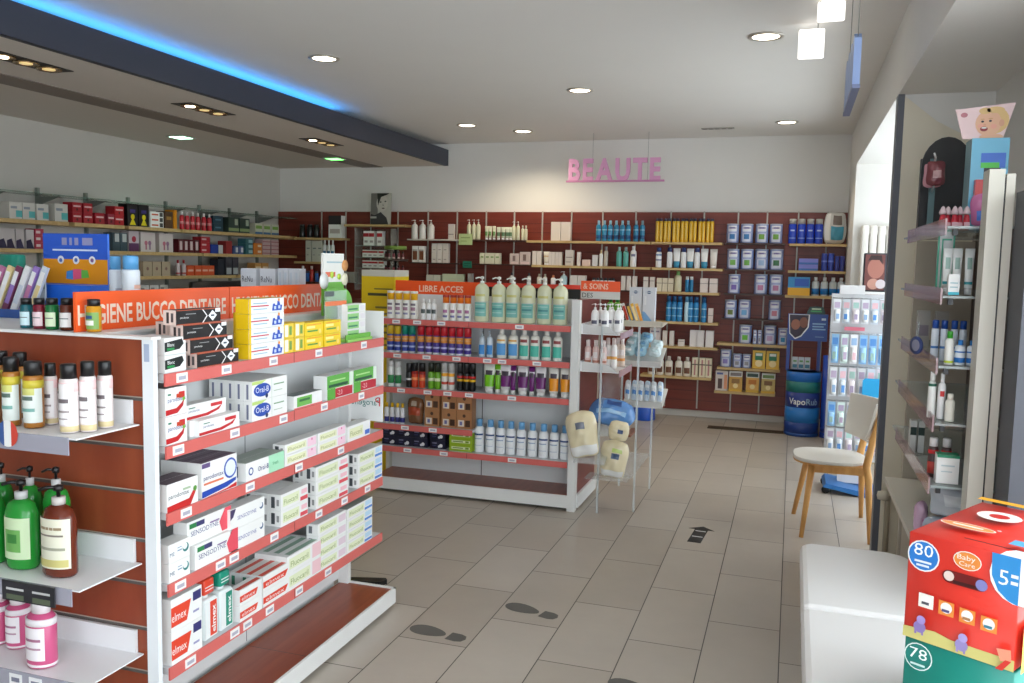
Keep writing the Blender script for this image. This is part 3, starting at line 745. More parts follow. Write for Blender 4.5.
for (zz, yy) in [(.945, 5.69), (.985, 5.765), (1.025, 5.845)]:
    for xx in (-1.015, -.935, -.86):
        if k >= 8: break
        pk('small_pack', 'small pack', .080, .058, .072, (xx + rnd.uniform(-.01, .01), yy, zz), (-25, rnd.uniform(-8, 8), rnd.uniform(-8, 8)), 'small pale blue pack in the upper pack tray of the acrylic stand, pack %s' % ['front left', 'front middle', 'front right', 'middle left', 'centre', 'middle right', 'back left', 'back middle'][k], 'pale blue packs in the upper tray',
           col=[(176, 206, 214), (150, 190, 212), (206, 222, 226)][k % 3], gloss=.2, art=[(-.5, -.3, .5, .3, [(225, 232, 236), (110, 160, 200), (190, 214, 220)][k % 3])]); k += 1
for k in range(6):
    pk('slim_pack', 'small pack', .042, .03, .15, (-1.02 + k * .043, 5.67 + .01 * (k % 2), .65), (-35, 0, 6), 'slim white and blue pack in the lower pack tray, ' + ORD[k] + ' from left', 'slim packs in the lower tray', col=[(206, 210, 214), (190, 206, 220)][k % 2], gloss=.2, art=[(-.6, -.5, .6, -.1, (90, 140, 200)), (-.6, .2, .6, .5, (225, 228, 230))])
for k, x in enumerate((-1.005, -.915)):
    b = MB(); b.box(-.042, -.025, 0, .042, .025, .235, mat((206, 210, 218), .4)); b.art(.084, .05, .235, [('F', 'c', .5, .86, .06, (60, 90, 130), .045), ('F', 'r', .2, .85, .8, .875, (190, 200, 210)), ('F', 'p', [(0, 0), (.9, 0), (.2, .3), (0, .32)], (120, 170, 220)), ('F', 'r', .15, .5, .3, .75, (225, 228, 232))])
    tag(b.build('oval_logo_box', loc=(x, 5.81, 1.1655)), 'tall white box with blue oval on top of the acrylic stand, ' + ('left one', 'right one')[k], 'box', 'blue oval boxes')
for k in range(5):
    b = MB(); b.box(-.010, -.0015, 0, .010, .0015, .14, mat([(40, 44, 60), (226, 226, 226), (60, 50, 50), (232, 180, 70), (240, 196, 120)][k], .4)); b.box(-.008, -.0019, .02, .008, -.0015, .12, mat([(200, 200, 205), (206, 60, 50), (226, 180, 80), (245, 220, 160), (232, 150, 50)][k], .4))
    o = b.build('leaflet', loc=(-1.05 + k * .03, 5.64, 1.168)); o.rotation_euler = (R(-14), R(-22), 0)
    tag(o, 'thin slanted leaflet at the left front of the top acrylic tray, ' + ORD[k] + ' from left', 'leaflet', 'slanted leaflets')
b = MB(); BT = mat((30, 84, 190), .3)
b.lathe([(0, 0), (.11, 0), (.115, .01), (.105, .2), (.095, .2), (.09, .02), (0, .02)], BT, 24)
tag(b.build('blue_tub', loc=(-1.37, 8.6, .0005)), 'round blue tub on the floor by the back wall', 'tub')

# ---------------------------------------------------------------- cards, rack and spinner on the back wall
b = MB(); b.box(-.125, 0, 0, .125, .012, .352, mat((150, 146, 140), .4))
b.art(.25, 0, .352, [('F', 'r', 0, 0, 1, 1, (196, 192, 184)), ('F', 'r', 0, .0, .35, 1, (120, 116, 112)), ('F', 'c', .56, .68, .2, (208, 202, 194), .27), ('F', 'p', [(.3, 1), (.36, .6), (.5, .88), (.8, .95), (.9, 1)], (40, 38, 38)), ('F', 'c', .48, .72, .035, (30, 28, 28), .02), ('F', 'c', .72, .74, .035, (30, 28, 28), .02), ('F', 'p', [(.59, .68), (.66, .6), (.58, .6)], (150, 144, 138)), ('F', 'c', .62, .52, .05, (90, 60, 60), .02), ('F', 'p', [(0, 0), (.9, 0), (.8, .22), (.5, .4), (.2, .3), (0, .35)], (60, 58, 60)), ('F', 'r', 0, .2, .3, .26, (190, 186, 180))])
o = b.build('portrait_poster', loc=(-4.45, 8.84, 1.9412)); o.rotation_euler = (R(-3), 0, 0)
tag(o, 'black and white portrait poster standing on the high shelf of the back wall', 'poster')
for (x0, x1, z0, z1, c_, lab) in [(-3.462, -3.306, 1.727, 1.846, (176, 196, 140), 'pale green shelf card hanging under the green pump bottles'), (-3.41, -3.308, 1.48, 1.553, (20, 104, 84), 'small dark green shelf card on the second shelf edge')]:
    b = MB(); b.box(x0, 8.742, z0, x1, 8.748, z1, mat(c_, .4)); b.art(x1 - x0, 0, z1 - z0, [('F', 'r', .15, .6, .85, .7, tuple(max(0, v - 40) for v in c_)), ('F', 'r', .15, .3, .6, .38, tuple(max(0, v - 30) for v in c_))], x=(x0 + x1) / 2, y=8.742, z=z0)
    b.box(x0 + .02, 8.748, (1.77 if z1 > 1.7 else 1.514), x1 - .02, 8.7605, (1.784 if z1 > 1.7 else 1.527), mat(c_, .4))
    tag(b.build('shelf_card'), lab, 'shelf card')
for (x0, x1, z0, z1, lab) in [(-2.895, -2.79, 1.545, 1.66, 'left one'), (-2.783, -2.665, 1.528, 1.662, 'right one')]:
    b = MB(); b.box(x0, 8.80, 1.5285, x1, 8.86, 1.5285 + (z1 - z0), mat((196, 180, 176), .2)); b.art(x1 - x0, .06, z1 - z0, [('F', 'r', .3, .3, .6, .8, (120, 100, 96)), ('F', 'r', .1, .05, .9, .2, (214, 190, 186))], x=(x0 + x1) / 2, y=8.83, z=1.5285)
    tag(b.build('glossy_box'), 'glossy pale pink box on the dark back shelf behind the soap pumps, ' + lab, 'box', 'glossy pale pink boxes')
root = empty('glass_rack', (-4.5, 8.78, 0))
for z in (1.705, 1.575, 1.455, 1.28): MB().box(-.22, -.02, z - .008, .22, .16, z, sheet('rack_glass', (190, 196, 190), .4)).build('shelf', root)
for x in (-.225, .225): MB().box(x - .006, -.02, 1.2, x + .006, .16, 1.9, sheet('rack_side', (190, 196, 190), .3)).build('side_panel', root)
MB().box(-.2, .155, 1.1, .2, .165, 1.9, sheet('rack_back', (180, 150, 140), .2)).build('back_panel', root)
MB().box(-.23, -.02, 0, .23, .16, 1.1, mat((120, 60, 50), .5)).build('base', root)
tag(root, 'small glass rack of red and white boxes below the portrait poster', 'rack')
root = empty('cosmetics_spinner', (-4.12, 8.55, 0))
MB().lathe([(0, 0), (.14, 0), (.14, .02), (.02, .04), (.015, 1.72), (0, 1.72)], BLACK, 16).build('pole', root)
for k, z in enumerate((1.24, 1.39, 1.54)): MB().lathe([(.015, z - .006), (.135, z - .006), (.14, z + .02), (.135, z), (.015, z)], mat((60, 44, 42), .3), 18).build('tier', root)
MB().lathe([(0, 1.66), (.12, 1.66), (.12, 1.70), (0, 1.70)], mat((110, 140, 60), .4), 16).build('top_disc', root)
tag(root, 'dark round cosmetics spinner left of the orange sign at the back', 'display stand')
sp_ = None
for j, z in enumerate((1.24, 1.39, 1.54)):
    for i in range(6):
        a = R(180 + 15 + 30 * i)
        if sp_ is None:
            sp_ = o = bottle('nail_polish', .03, .03, .1, style='slim', col=(110, 50, 60), cap=(30, 28, 30), n=8, bands=[(.2, .4, (180, 160, 150))])
        else: o = dup(sp_)
        o.location = (-4.12 + .105 * math.cos(a), 8.55 + .105 * math.sin(a), z + .0008)
        tag(o, 'tiny dark polish bottle on the %s tier of the spinner, %s from left' % (('lowest', 'middle', 'top')[j], ORD[i]), 'nail polish', 'polish bottles on the spinner')

# ---------------------------------------------------------------- blue rub stand
root = empty('blue_display_stand', (.135, 8.42, 0))
NAVY = mat((26, 60, 140), .35); BLU = mat((24, 92, 170), .3)
def oval(z0, z1, m, r=1.0, n=28):
    return MB().lathe([(0, z0), (.155 * r, z0), (.155 * r, z1), (0, z1)], m, n, sy=.9)
b = MB()
for (z0, z1, c_) in [(0.0, .03, (24, 74, 150)), (.03, .13, (22, 60, 140)), (.13, .27, (34, 120, 200)), (.27, .41, (30, 56, 140)), (.41, .51, (30, 120, 120)), (.51, .60, (34, 112, 200))]:
    b.lathe([(.155, z0), (.155, z1)], mat(c_, .3), 28, sy=.9)
b.lathe([(0, .0), (.155, 0)], NAVY, 28, sy=.9); b.lathe([(0, .58), (.155, .6)], BLU, 28, sy=.9)
# wordmark wrapped round the front
vs, fs, w = text_geo('Vapo'); hh = .052
def wrap(t, x0, z0, hh, m):
    vs, fs, w = text_geo(t, .018); kx = hh * .92
    out = []
    for px, py in vs:
        a = (x0 + px * kx) / .1555
        out.append((.158 * math.sin(a), -.158 * .905 * math.cos(a), z0 + py * hh))
    b.add(out, fs, m); return x0 + w * kx
xe = wrap('Vapo', -.132, .30, .056, mat((240, 244, 246))); wrap('Rub', xe + .005, .30, .056, mat((150, 180, 214)))
for k in range(6): pass
b.build('drum', root)
ST = MB(); ST.box(-.165, .0, .60, -.135, .02, .90, NAVY); ST.box(.105, .0, .60, .135, .02, .90, NAVY); ST.build('post', root)
b = MB(); b.box(-.165, -.01, .88, .185, .012, 1.13, mat((30, 70, 150), .35)); b.art(.35, 0, .25, [('F', 'p', [(.02, .98), (.55, .98), (.53, .5), (.35, .15), (.2, .05), (.05, .25)], (226, 228, 232)), ('F', 'p', [(.04, .96), (.52, .96), (.5, .52), (.34, .2), (.2, .1), (.07, .28)], (50, 40, 60)), ('F', 'c', .2, .6, .16, (150, 96, 76), .2), ('F', 'c', .4, .68, .15, (130, 84, 70), .2), ('F', 'r', .62, .62, .95, .67, (140, 180, 220)), ('F', 'r', .62, .52, .9, .57, (140, 180, 220)), ('F', 'r', .62, .42, .95, .47, (140, 180, 220)), ('F', 'r', .7, .15, .92, .18, (120, 150, 200)), ('F', 'r', .84, .78, .95, .86, (200, 216, 235))], x=.01, y=-.01, z=.88)
hd_ = b.build('header', root)
b = MB(); b.prism([(.0, 1.1302), (.0, 1.15), (.02, 1.195), (.08, 1.205), (.14, 1.195), (.16, 1.15), (.16, 1.1302)], 1, -.01, .012, mat((16, 60, 60), .35)); b.art(.1, 0, .05, [('F', 'r', .0, .1, 1, .4, (60, 150, 90)), ('F', 'r', .1, .55, .9, .8, (200, 220, 190))], x=.08, y=-.01, z=1.145); b.build('emblem', hd_)
MB().box(-.105, -.02, .61, .08, .03, .615, NAVY).build('shelf', root)
tag(root, 'blue floor display with green band, wordmark drum and photo header by the back wall', 'display stand')
b = MB(); b.lathe([(0, 0), (.05, 0), (.05, .76), (0, .76)], mat((40, 80, 190), .25), 20); b.lathe([(.0505, .05), (.0505, .09)], mat((20, 50, 130), .3), 20)
tag(b.build('blue_column', loc=(.345, 8.36, .0005)), 'slim blue column standing right of the blue floor display', 'column')
row('carton', 'rub_box', 'box', .05, .04, .11, [(.05, 8.42), (.105, 8.42), (.16, 8.42)], .6155, 0, 'small pale medicine box', 'inside the blue floor display', 'boxes in the blue display', col=(190, 200, 210), art=[('F', 'r', .1, .1, .9, .4, (60, 120, 150)), ('F', 'r', .2, .6, .8, .75, (100, 150, 90))])

# ---------------------------------------------------------------- side bay: radiator, ledge, photo box
root = empty('radiator', (.66, 8.01, 0)); RD = mat((232, 228, 220), .4)
for k in range(4): MB().rbox(-.125 + k * .066, -.03, 1.05, -.067 + k * .066, .03, 1.925, RD, .012, 2).build('column', root)
b = MB(); b.box(-.13, -.02, 1.09, .13, .02, 1.13, RD); b.box(-.13, -.02, 1.85, .13, .02, 1.89, RD); b.box(-.1, .02, 1.3, -.06, .0495, 1.34, RD); b.box(.06, .02, 1.3, .1, .0495, 1.34, RD)
b.build('header_pipe', root)
tag(root, 'white column radiator on the bright bay wall behind the packet rack', 'radiator')
root = empty('bay_cabinet', (.78, 7.55, 0))
MB().box(-.29, -.2, 0, .3, .2, 1.345, mat((176, 160, 130), .5)).build('body', root); MB().box(-.31, -.22, 1.345, .31, .21, 1.376, mat((222, 222, 220), .4)).build('top', root)
MB().box(-.292, -.2015, 1.15, .1, -.2, 1.34, mat((40, 110, 180), .4)).build('front_panel', root)
tag(root, 'narrow cabinet with white top under the photo box in the bay', 'cabinet')
b = MB(); b.rbox(-.135, -.03, 0, .115, .03, .305, mat((60, 62, 70), .4), .012, 2)
b.art(.25, .06, .305, [('F', 'r', .04, .04, .62, .96, (110, 60, 56)), ('F', 'c', .36, .6, .2, (170, 110, 96), .26), ('F', 'p', [(.12, .8), (.2, .94), (.52, .94), (.56, .7), (.45, .82), (.25, .82)], (50, 30, 30)), ('F', 'c', .3, .2, .14, (190, 140, 124)), ('F', 'c', .52, .2, .12, (206, 196, 200)), ('F', 'r', .66, .28, 1, .96, (30, 110, 190)), ('F', 't', 'N', .74, .52, .14, (236, 240, 244)), ('F', 'r', .66, .04, .98, .26, (170, 110, 80))], x=-.01, y=0)
tag(b.build('photo_box', loc=(.66, 7.42, 1.3765)), 'display box with a dark photo and blue side in front of the radiator', 'display box')

# ---------------------------------------------------------------- hanging packet rack
root = empty('packet_rack', (.45, 6.42, 0)); RW = mat((222, 222, 224), .35)
MB().box(-.19, -.05, .22, .24, .04, 1.38, sheet('rack_white', (222, 224, 228), .8)).build('back_panel', root)
MB().box(-.09, -.03, .055, .12, .03, .22, RW).build('foot_panel', root)
b = MB(); b.prism([(-.19, .05), (.2, -.02), (.21, .0), (.2, .02), (-.17, .075)], 1, -.2, .12, mat((40, 110, 180), .35)); b.build('foot_plate', root)
for (x, y) in [(-.17, -.17), (.17, -.17), (-.17, .09)]:
    MB().lathe([(0, -.012), (.026, -.012), (.026, .012), (0, .012)], BLACK, 14, M=Matrix.Translation((x, y, .0265)) @ Matrix.Rotation(R(90), 4, 'X')).build('caster', root)
for z in (1.345, 1.105, .875, .635, .45):
    b = MB(); b.tube([(-.185, -.075, z + .006), (.235, -.075, z + .006)], .003, CHROME, 6)
    for k in range(8): b.tube([(-.185 + k * .06, -.05, z + .006), (-.185 + k * .06, -.14, z + .012)], .002, CHROME, 5)
    b.build('hook_rail', root)
b = MB(); b.box(-.14, -.055, 1.38, .02, .02, 1.44, RW); b.box(-.10, -.08, 1.13, .03, -.076, 1.155, mat((226, 120, 140))); b.build('header', root)
b = MB(); b.prism([(.03, .69), (.03, .80), (.045, .815), (.18, .815), (.185, .70), (.12, .685)], 1, -.16, -.155, mat((30, 160, 220), .4)); b.box(.1, -.155, .74, .11, -.05, .75, CHROME); b.build('blue_sign', root)
tag(root, 'white packet rack with rows of hanging packs behind the wooden chair', 'rack')
hp = {}
cols = [(216, 220, 224), (222, 222, 226), (206, 216, 226), (150, 196, 236), (222, 214, 220), (204, 222, 218)]
acc = [(176, 160, 186), (140, 170, 206), (226, 186, 196), (90, 150, 220), (160, 196, 190), (170, 156, 186)]
for j, (z, hh) in enumerate([(1.345, .165), (1.105, .2), (.875, .2), (.635, .17), (.45, .17)]):
    for i in range(7):
        kk = (i * 2 + j * 3) % 6
        if j in (1,) and i > 3: kk = 3
        key = (kk, j)
        if key not in hp:
            b = MB(); W_ = .048
            b.box(-W_ / 2, 0, -hh, W_ / 2, .002, 0, mat(cols[kk], .25))
            b.rbox(-.018, -.022, -hh + .012, .018, -.0005, -hh * .42, mat(tuple(min(255, v + 16) for v in cols[kk]), .12), .006, 1)
            b.box(-.018, -.0012, -hh * .36, .018, -.0003, -hh * .12, mat(acc[kk], .4)); b.box(-.011, -.0232, -hh + .03, .011, -.0222, -hh * .6, mat(acc[(kk + 1) % 6], .3))
            o = b.build('hanging_pack'); hp[key] = o
        else: o = dup(hp[key])
        o.location = (.295 + i * .06, 6.42 - .11, z); o.rotation_euler = (0, 0, R(rnd.uniform(-14, 14)))
        tag(o, 'clear hanging pack on the packet rack, %s row, %s from left' % (('top', 'second', 'third', 'fourth', 'lowest')[j], ORD[i]), 'hanging pack', 'packs on the white packet rack')

# ---------------------------------------------------------------- right wall unit
root = empty('glass_shelving', (.62, 3.7, 0)); OFF = (.62, 3.7)
PO = mat((200, 196, 184), .45)
at(MB().box(.575, 3.10, 0, .62, 3.19, 1.875, PO), 'upright', root, OFF)
at(MB().box(.625, 3.10, 0, .65, 3.19, 1.86, PO).box(.62, 3.105, 0, .625, 3.18, 1.85, BLACK), 'upright', root, OFF)
at(MB().box(.80, 3.12, 0, .83, 4.6, 1.72, DARKW), 'back_panel', root, OFF)
at(MB().box(.55, 4.52, 0, .80, 4.56, 1.69, mat((186, 176, 160), .4)), 'side_panel', root, OFF)
GS = sheet('shelf_glass', (196, 206, 206), .55)
for z in (1.70, 1.468, 1.231, 1.035, .819):
    s_ = at(MB().box(.48, 3.2, z - .008, .7995, 4.4, z, GS), 'shelf', root, OFF)
    at(MB().box(.472, 3.2, z - .03, .478, 4.2, z + .026, sheet('pinkish_rail', (206, 176, 180), .55)), 'ticket_rail', s_, (0, 0))
    at(MB().box(.5, 3.22, z - .03, .515, 3.24, z - .009, BLACK), 'clip', s_, (0, 0))
at(MB().box(.47, 3.25, .52, .7995, 4.5, .545, mat((220, 216, 206), .4)), 'bottom_shelf', root, OFF)
at(MB().box(.56, 3.25, 0, .79, 4.5, .52, mat((176, 168, 154), .5)), 'plinth', root, OFF)
tag(root, 'glass shelf unit with cream uprights in the right wall recess', 'shelving unit')
b = MB(); b.box(.654, 2.92, 0, .915, 3.095, 1.80, DGREY); o = b.build('grey_cabinet'); tag(o, 'dark grey cabinet side at the right frame edge', 'cabinet')
# black arched board and blue card display on top
b = MB(); arch = [(-.09, 0), (.11, 0), (.11, .30)] + [(.11 - .2 * (1 - math.cos(R(a))) / 2, .30 + .13 * math.sin(R(a))) for a in range(15, 180, 15)] + [(-.09, .28)]
b.prism(arch, 1, 0, .02, mat((34, 34, 36), .5))
o = b.build('black_board', loc=(.60, 4.2, 1.7008)); tag(o, 'black arch topped board standing on the top glass shelf', 'board')
b = MB(); b.box(.52, 4.30, 1.7005, .60, 4.335, 2.05, mat((46, 40, 40), .5)); tag(b.build('dark_box'), 'dark upright box at the far end of the top glass shelf', 'box')
root = empty('blue_card_display', (.655, 3.66, 1.7006)); CB = mat((110, 190, 224), .3)
b = MB(); b.box(-.045, -.02, 0, .08, .10, .345, CB); b.box(-.0457, -.02, 0, -.045, .10, .345, mat((110, 150, 158), .4)); b.box(-.0, -.0208, .0, .055, -.02, .26, mat((30, 26, 30), .4)); b.box(-.012, -.022, .235, .07, -.0209, .29, mat((70, 120, 220), .4)); b.box(-.012, -.0225, .235, .05, -.0221, .255, mat((90, 210, 80), .4))
b.build('body', root)
b = MB(); b.box(-.03, -.05, .1, -.005, -.021, .19, mat((206, 40, 44), .3)); b.build('red_sample', root)
o = pouch('hanging_toy', .09, .04, .12, col=(206, 120, 170), art=[(-.6, -.7, .2, -.1, (90, 130, 220)), (-.2, .1, .7, .5, (240, 160, 190))]); o.parent = root; o.location = (.005, -.047, .02)
b = MB(); pts = [(-.075, .345), (.06, .345), (.095, .475), (-.105, .455)]
b.prism(pts, 1, .0, .006, mat((236, 206, 206), .4))
SK = mat((232, 182, 150), .5); HR = mat((226, 190, 130), .5)
def dsk(cx, cz, rx, rz, m, y): b.poly3([(cx + rx * math.cos(R(a)), y, cz + rz * math.sin(R(a))) for a in range(0, 360, 20)], m)
dsk(.025, .412, .052, .05, HR, -.0006); dsk(.008, .402, .044, .047, SK, -.0012); dsk(.052, .402, .009, .013, mat((222, 166, 136)), -.0014)
dsk(-.006, .447, .02, .012, HR, -.0016); dsk(.03, .45, .03, .012, HR, -.0016); dsk(-.018, .392, .010, .008, mat((236, 170, 150)), -.0015); dsk(.026, .39, .011, .009, mat((236, 170, 150)), -.0015); dsk(-.012, .417, .007, .0016, mat((206, 160, 110)), -.0017); dsk(.015, .419, .008, .0016, mat((206, 160, 110)), -.0017); dsk(-.012, .408, .005, .004, mat((60, 50, 60)), -.0018); dsk(.014, .41, .005, .004, mat((60, 50, 60)), -.0018); dsk(-.006, .381, .013, .009, mat((150, 50, 56)), -.0018); dsk(-.006, .385, .009, .003, mat((240, 236, 232)), -.0022); dsk(-.004, .396, .005, .004, mat((222, 160, 134)), -.002)
dsk(.02, .352, .04, .012, SK, -.001); dsk(-.075, .434, .012, .009, mat((190, 120, 130)), -.001)
b.build('baby_card', root)
tag(root, 'light blue card display topped by a smiling baby picture on the top glass shelf', 'display')
for k in range(5):
    b = MB(); b.lathe([(0, 0), (.011, 0), (.012, .03), (.009, .055), (.004, .06), (0, .06)], mat((196, 40, 60), .3), 10); b.lathe([(.012, .058), (.014, .066), (.006, .085), (0, .09)], mat((214, 190, 196), .2), 10); b.box(-.01, -.0125, .012, .01, -.012, .03, mat((226, 180, 190)))
    tag(b.build('red_soother', loc=(.515 + .02 * k, 3.56 + .02 * (k % 2), 1.7008)), 'small red soother bottle in front of the black board, ' + ORD[k] + ' from left', 'soother', 'red soothers')
root = empty('hook_strip', (.55, 4.14, 1.7008))
b = MB(); b.box(-.012, 0, 0, .012, .012, .33, mat((90, 120, 124), .4)); b.build('strip', root)
b = MB(); b.tube([(0, .0, .30), (-.02, -.2, .31), (-.03, -.23, .325)], .004, mat((226, 226, 226), .3), 6); b.build('hook', root)
b = MB(); b.tube([(0, .0, .19), (-.02, -.2, .2), (-.03, -.23, .215)], .004, mat((226, 226, 226), .3), 6); b.build('hook', root)
tag(root, 'teal strip with two white hooks before the black board', 'hook strip')
for k in range(2):
    o = pouch('hooked_pack', .07, .05, .10, col=[(206, 150, 160), (120, 60, 66)][k], art=[(-.4, -.4, .5, .2, [(180, 70, 80), (190, 150, 150)][k])]); o.location = (.53, 4.0 - .09 * k, 1.895); tag(o, ['pale pink', 'dark red'][k] + ' pack hanging on the upper white hook', 'hanging pack', 'packs on the white hooks')
# green framed card on the second shelf
root = empty('card_holder', (.51, 3.42, 1.469)); GF = mat((60, 160, 130), .4)
b = MB(); b.box(-.025, 0, 0, .03, .003, .23, sheet('card_clear', (225, 230, 230), .6)); b.build('sheet', root)
b = MB(); b.box(-.025, -.0015, .222, .03, -.0002, .23, GF); b.box(-.025, -.0015, 0, -.019, -.0002, .222, GF); b.box(.024, -.0015, 0, .03, -.0002, .222, GF); b.box(-.012, -.0015, .19, .02, -.0002, .196, GF); b.box(-.012, -.0015, .02, -.007, -.0002, .19, GF); b.build('green_border', root)
o = root; tag(root, 'clear card holder with green border on the second glass shelf', 'card holder')
b = MB(); b.lathe([(0, 0), (.034, 0), (.034, .006), (0, .006)], mat((50, 70, 130), .35), 20); b.lathe([(0, .0065), (.022, .0065)], mat((190, 190, 214), .35), 20)
b.box(-.004, .03, -.002, .004, .09, .003, CLEAR)
o = b.build('round_badge', loc=(.455, 3.55, 1.27)); o.rotation_euler = (R(90), 0, R(-60)); tag(o, 'round blue badge clipped to the third glass shelf edge', 'badge')
pk('clear_bag', 'plastic bag', .22, .16, .13, (.60, 3.36, .546), (0, 0, 0), 'clear plastic bag with blue print on the bottom shelf, nearer one', None, col=(160, 170, 186), gloss=.1, art=[(-.6, -.7, .5, -.1, (90, 120, 180)), (-.5, .1, .7, .5, (206, 210, 216))])
pk('clear_bag', 'plastic bag', .20, .16, .13, (.60, 3.36, .678), (0, 0, 8), 'clear plastic bag lying on the lower bag', None, col=(176, 182, 190), gloss=.1, art=[(-.7, -.2, .5, .4, (206, 210, 214))])
pk('pink_bag', 'plastic bag', .05, .05, .13, (.505, 3.55, .546), (0, 0, 40), 'pink and clear bag at the front edge of the bottom shelf', None, col=(206, 170, 196), gloss=.15, art=[(-.5, -.4, .5, .0, (190, 90, 150))])
row('carton', 'wall_pack', 'box', .05, .03, .15, [(.53, 4.0), (.6, 4.0)], 1.2316, 0, 'dull grey carton', 'at the far end of the third glass shelf', 'far cartons on the third glass shelf', col=(176, 172, 166), art=[('F', 'r', .1, .3, .9, .6, (140, 130, 140))])

# ---------------------------------------------------------------- chair
root = empty('wooden_chair', (.27, 5.38, 0), 2)
SEAT = mat((214, 210, 202), .5)
b = MB(); n = 28; top = []; 
for k in range(n):
    a = 2 * math.pi * k / n; ca, sa = math.cos(a), math.sin(a)
    top.append((.205 * math.copysign(abs(ca) ** .75, ca) - .02, .205 * math.copysign(abs(sa) ** .75, sa)))
b.prism(top, 2, .43, .452, SEAT); b.build('seat', root, bevel=.006)
MB().prism([(p[0] * .985, p[1] * .985) for p in top], 2, .42, .43, OAK).build('seat_rim', root)
for (x0, y0, x1, y1) in [(-.165, -.22, -.12, -.15), (-.19, .27, -.125, .15)]:
    MB().tube([(x0, y0, 0), (x1, y1, .42)], [.013, .021], OAK, 10).build('leg', root)
for s, (x0, y0) in ((-1, (.205, -.225)), (1, (.215, .33))):
    MB().tube([(x0, y0, 0), (.185, s * .165, .36), (.17, s * .17, .43), (.20, s * .165, .60), (.235, s * .15, .76)], [.013, .021, .022, .019, .014], OAK, 10).build('leg', root)
b = MB(); b.box(-.13, -.165, .375, .17, -.145, .42, OAK); b.box(-.13, .145, .375, .17, .165, .42, OAK); b.box(.155, -.15, .375, .175, .15, .42, OAK); b.box(-.13, -.15, .375, -.11, .15, .42, OAK)
b.build('apron', root)
# curved plywood backrest, white front, back coloured grey-brown for the shade on it
vs = []; nu, nv = 12, 6
for side in (0, 1):
    for j in range(nv + 1):
        for i in range(nu + 1):
            u = -1 + 2 * i / nu; v = j / nv
            wid = .225 * (.5 + .5 * v ** .6); z = .575 + .225 * v - .045 * (1 - abs(u)) ** 1.0 * (1 - v) + .0 * u
            x = .115 + .035 * v + .085 * (1 - abs(u) ** 1.6) - .045 * u + side * .012
            vs.append((x, u * wid, z))
K = (nu + 1) * (nv + 1)
F1 = [(j * (nu + 1) + i, j * (nu + 1) + i + 1, (j + 1) * (nu + 1) + i + 1, (j + 1) * (nu + 1) + i) for j in range(nv) for i in range(nu)]
rim = [(i, i + 1) for i in range(nu)] + [(nv * (nu + 1) + i + 1, nv * (nu + 1) + i) for i in range(nu)] + [((j + 1) * (nu + 1), j * (nu + 1)) for j in range(nv)] + [(j * (nu + 1) + nu, (j + 1) * (nu + 1) + nu) for j in range(nv)]
b = MB(); b.add(vs, F1, SEAT, True); b.add(vs, [tuple(K + q for q in reversed(f)) for f in F1], mat((150, 132, 110), .5), True); b.add(vs, [(a, a + K, c_ + K, c_) for a, c_ in rim], SEAT)
b.build('backrest', root)
tag(root, 'wooden chair with pale seat and curved back facing the aisle', 'chair')
# pipe behind the chair
root = empty('heating_pipe', (0, 0, 0)); PP = mat((170, 160, 140), .4)
MB().tube([(.53, 4.87, .0), (.53, 4.87, .30), (.53, 4.87, .36)], .014, PP, 8).build('pipe', root)
MB().lathe([(0, .0), (.026, .0), (.028, .02), (.022, .05), (0, .055)], mat((206, 198, 182), .4), 14, M=Matrix.Translation((.53, 4.87, .36)) @ Matrix.Rotation(R(-90), 4, 'Y')).build('valve_knob', root)
tag(root, 'heating pipe with cream valve knob against the cream panel', 'pipe')

# ---------------------------------------------------------------- bench and cartons
root = empty('padded_bench', (.28, 2.5, 0)); PAD = mat((244, 243, 242), .35)
def pad(y0, y1, far):
    xs = (-.215, .255); r = .035
    poly = [(xs[0] + .012, y0), (xs[1], y0)]
    if far: poly += [(xs[1], y1 - .30), (xs[1] - .03, y1 - .12), (xs[1] - .075, y1 - .03), (xs[1] - .14, y1), (xs[0] + .045, y1 - .0), (xs[0] + .012, y1 - .03)]
    else: poly += [(xs[1], y1), (xs[0] + .012, y1)]
    return MB().prism(poly, 2, .36, .452, PAD).build('cushion', root, bevel=.022)
pad(.40, 1.10, True); pad(-.32, .394, False); pad(-1.0, -.326, False)
MB().box(-.17, -.95, .33, .22, .98, .36, mat((60, 60, 62), .5)).build('frame', root)
for (x, y) in [(-.16, .93), (.2, .8), (-.16, -.9), (.2, -.9), (-.16, .1), (.2, .1)]: MB().box(x - .014, y - .014, 0, x + .014, y + .014, .33, BLACK).build('leg', root)
tag(root, 'long padded white bench beside the red carton', 'bench')
ang = math.degrees(math.atan2(2.015 - 2.139, .486 - .283))
def bigbox(name, w, d, h, loc, col, art, label, hole=False):
    root = empty(name, loc, ang)
    b = MB(); m = mat(col, .3)
    b.rbox(0, 0, 0, w, d, h, m, .003, 1)
    b.art(w, d, h, art, e=.0008, x=w / 2, y=d / 2); b.build('carton', root)
    return tag(root, label, 'carton'), root
YG = (206, 196, 120); CRM = (236, 206, 176)
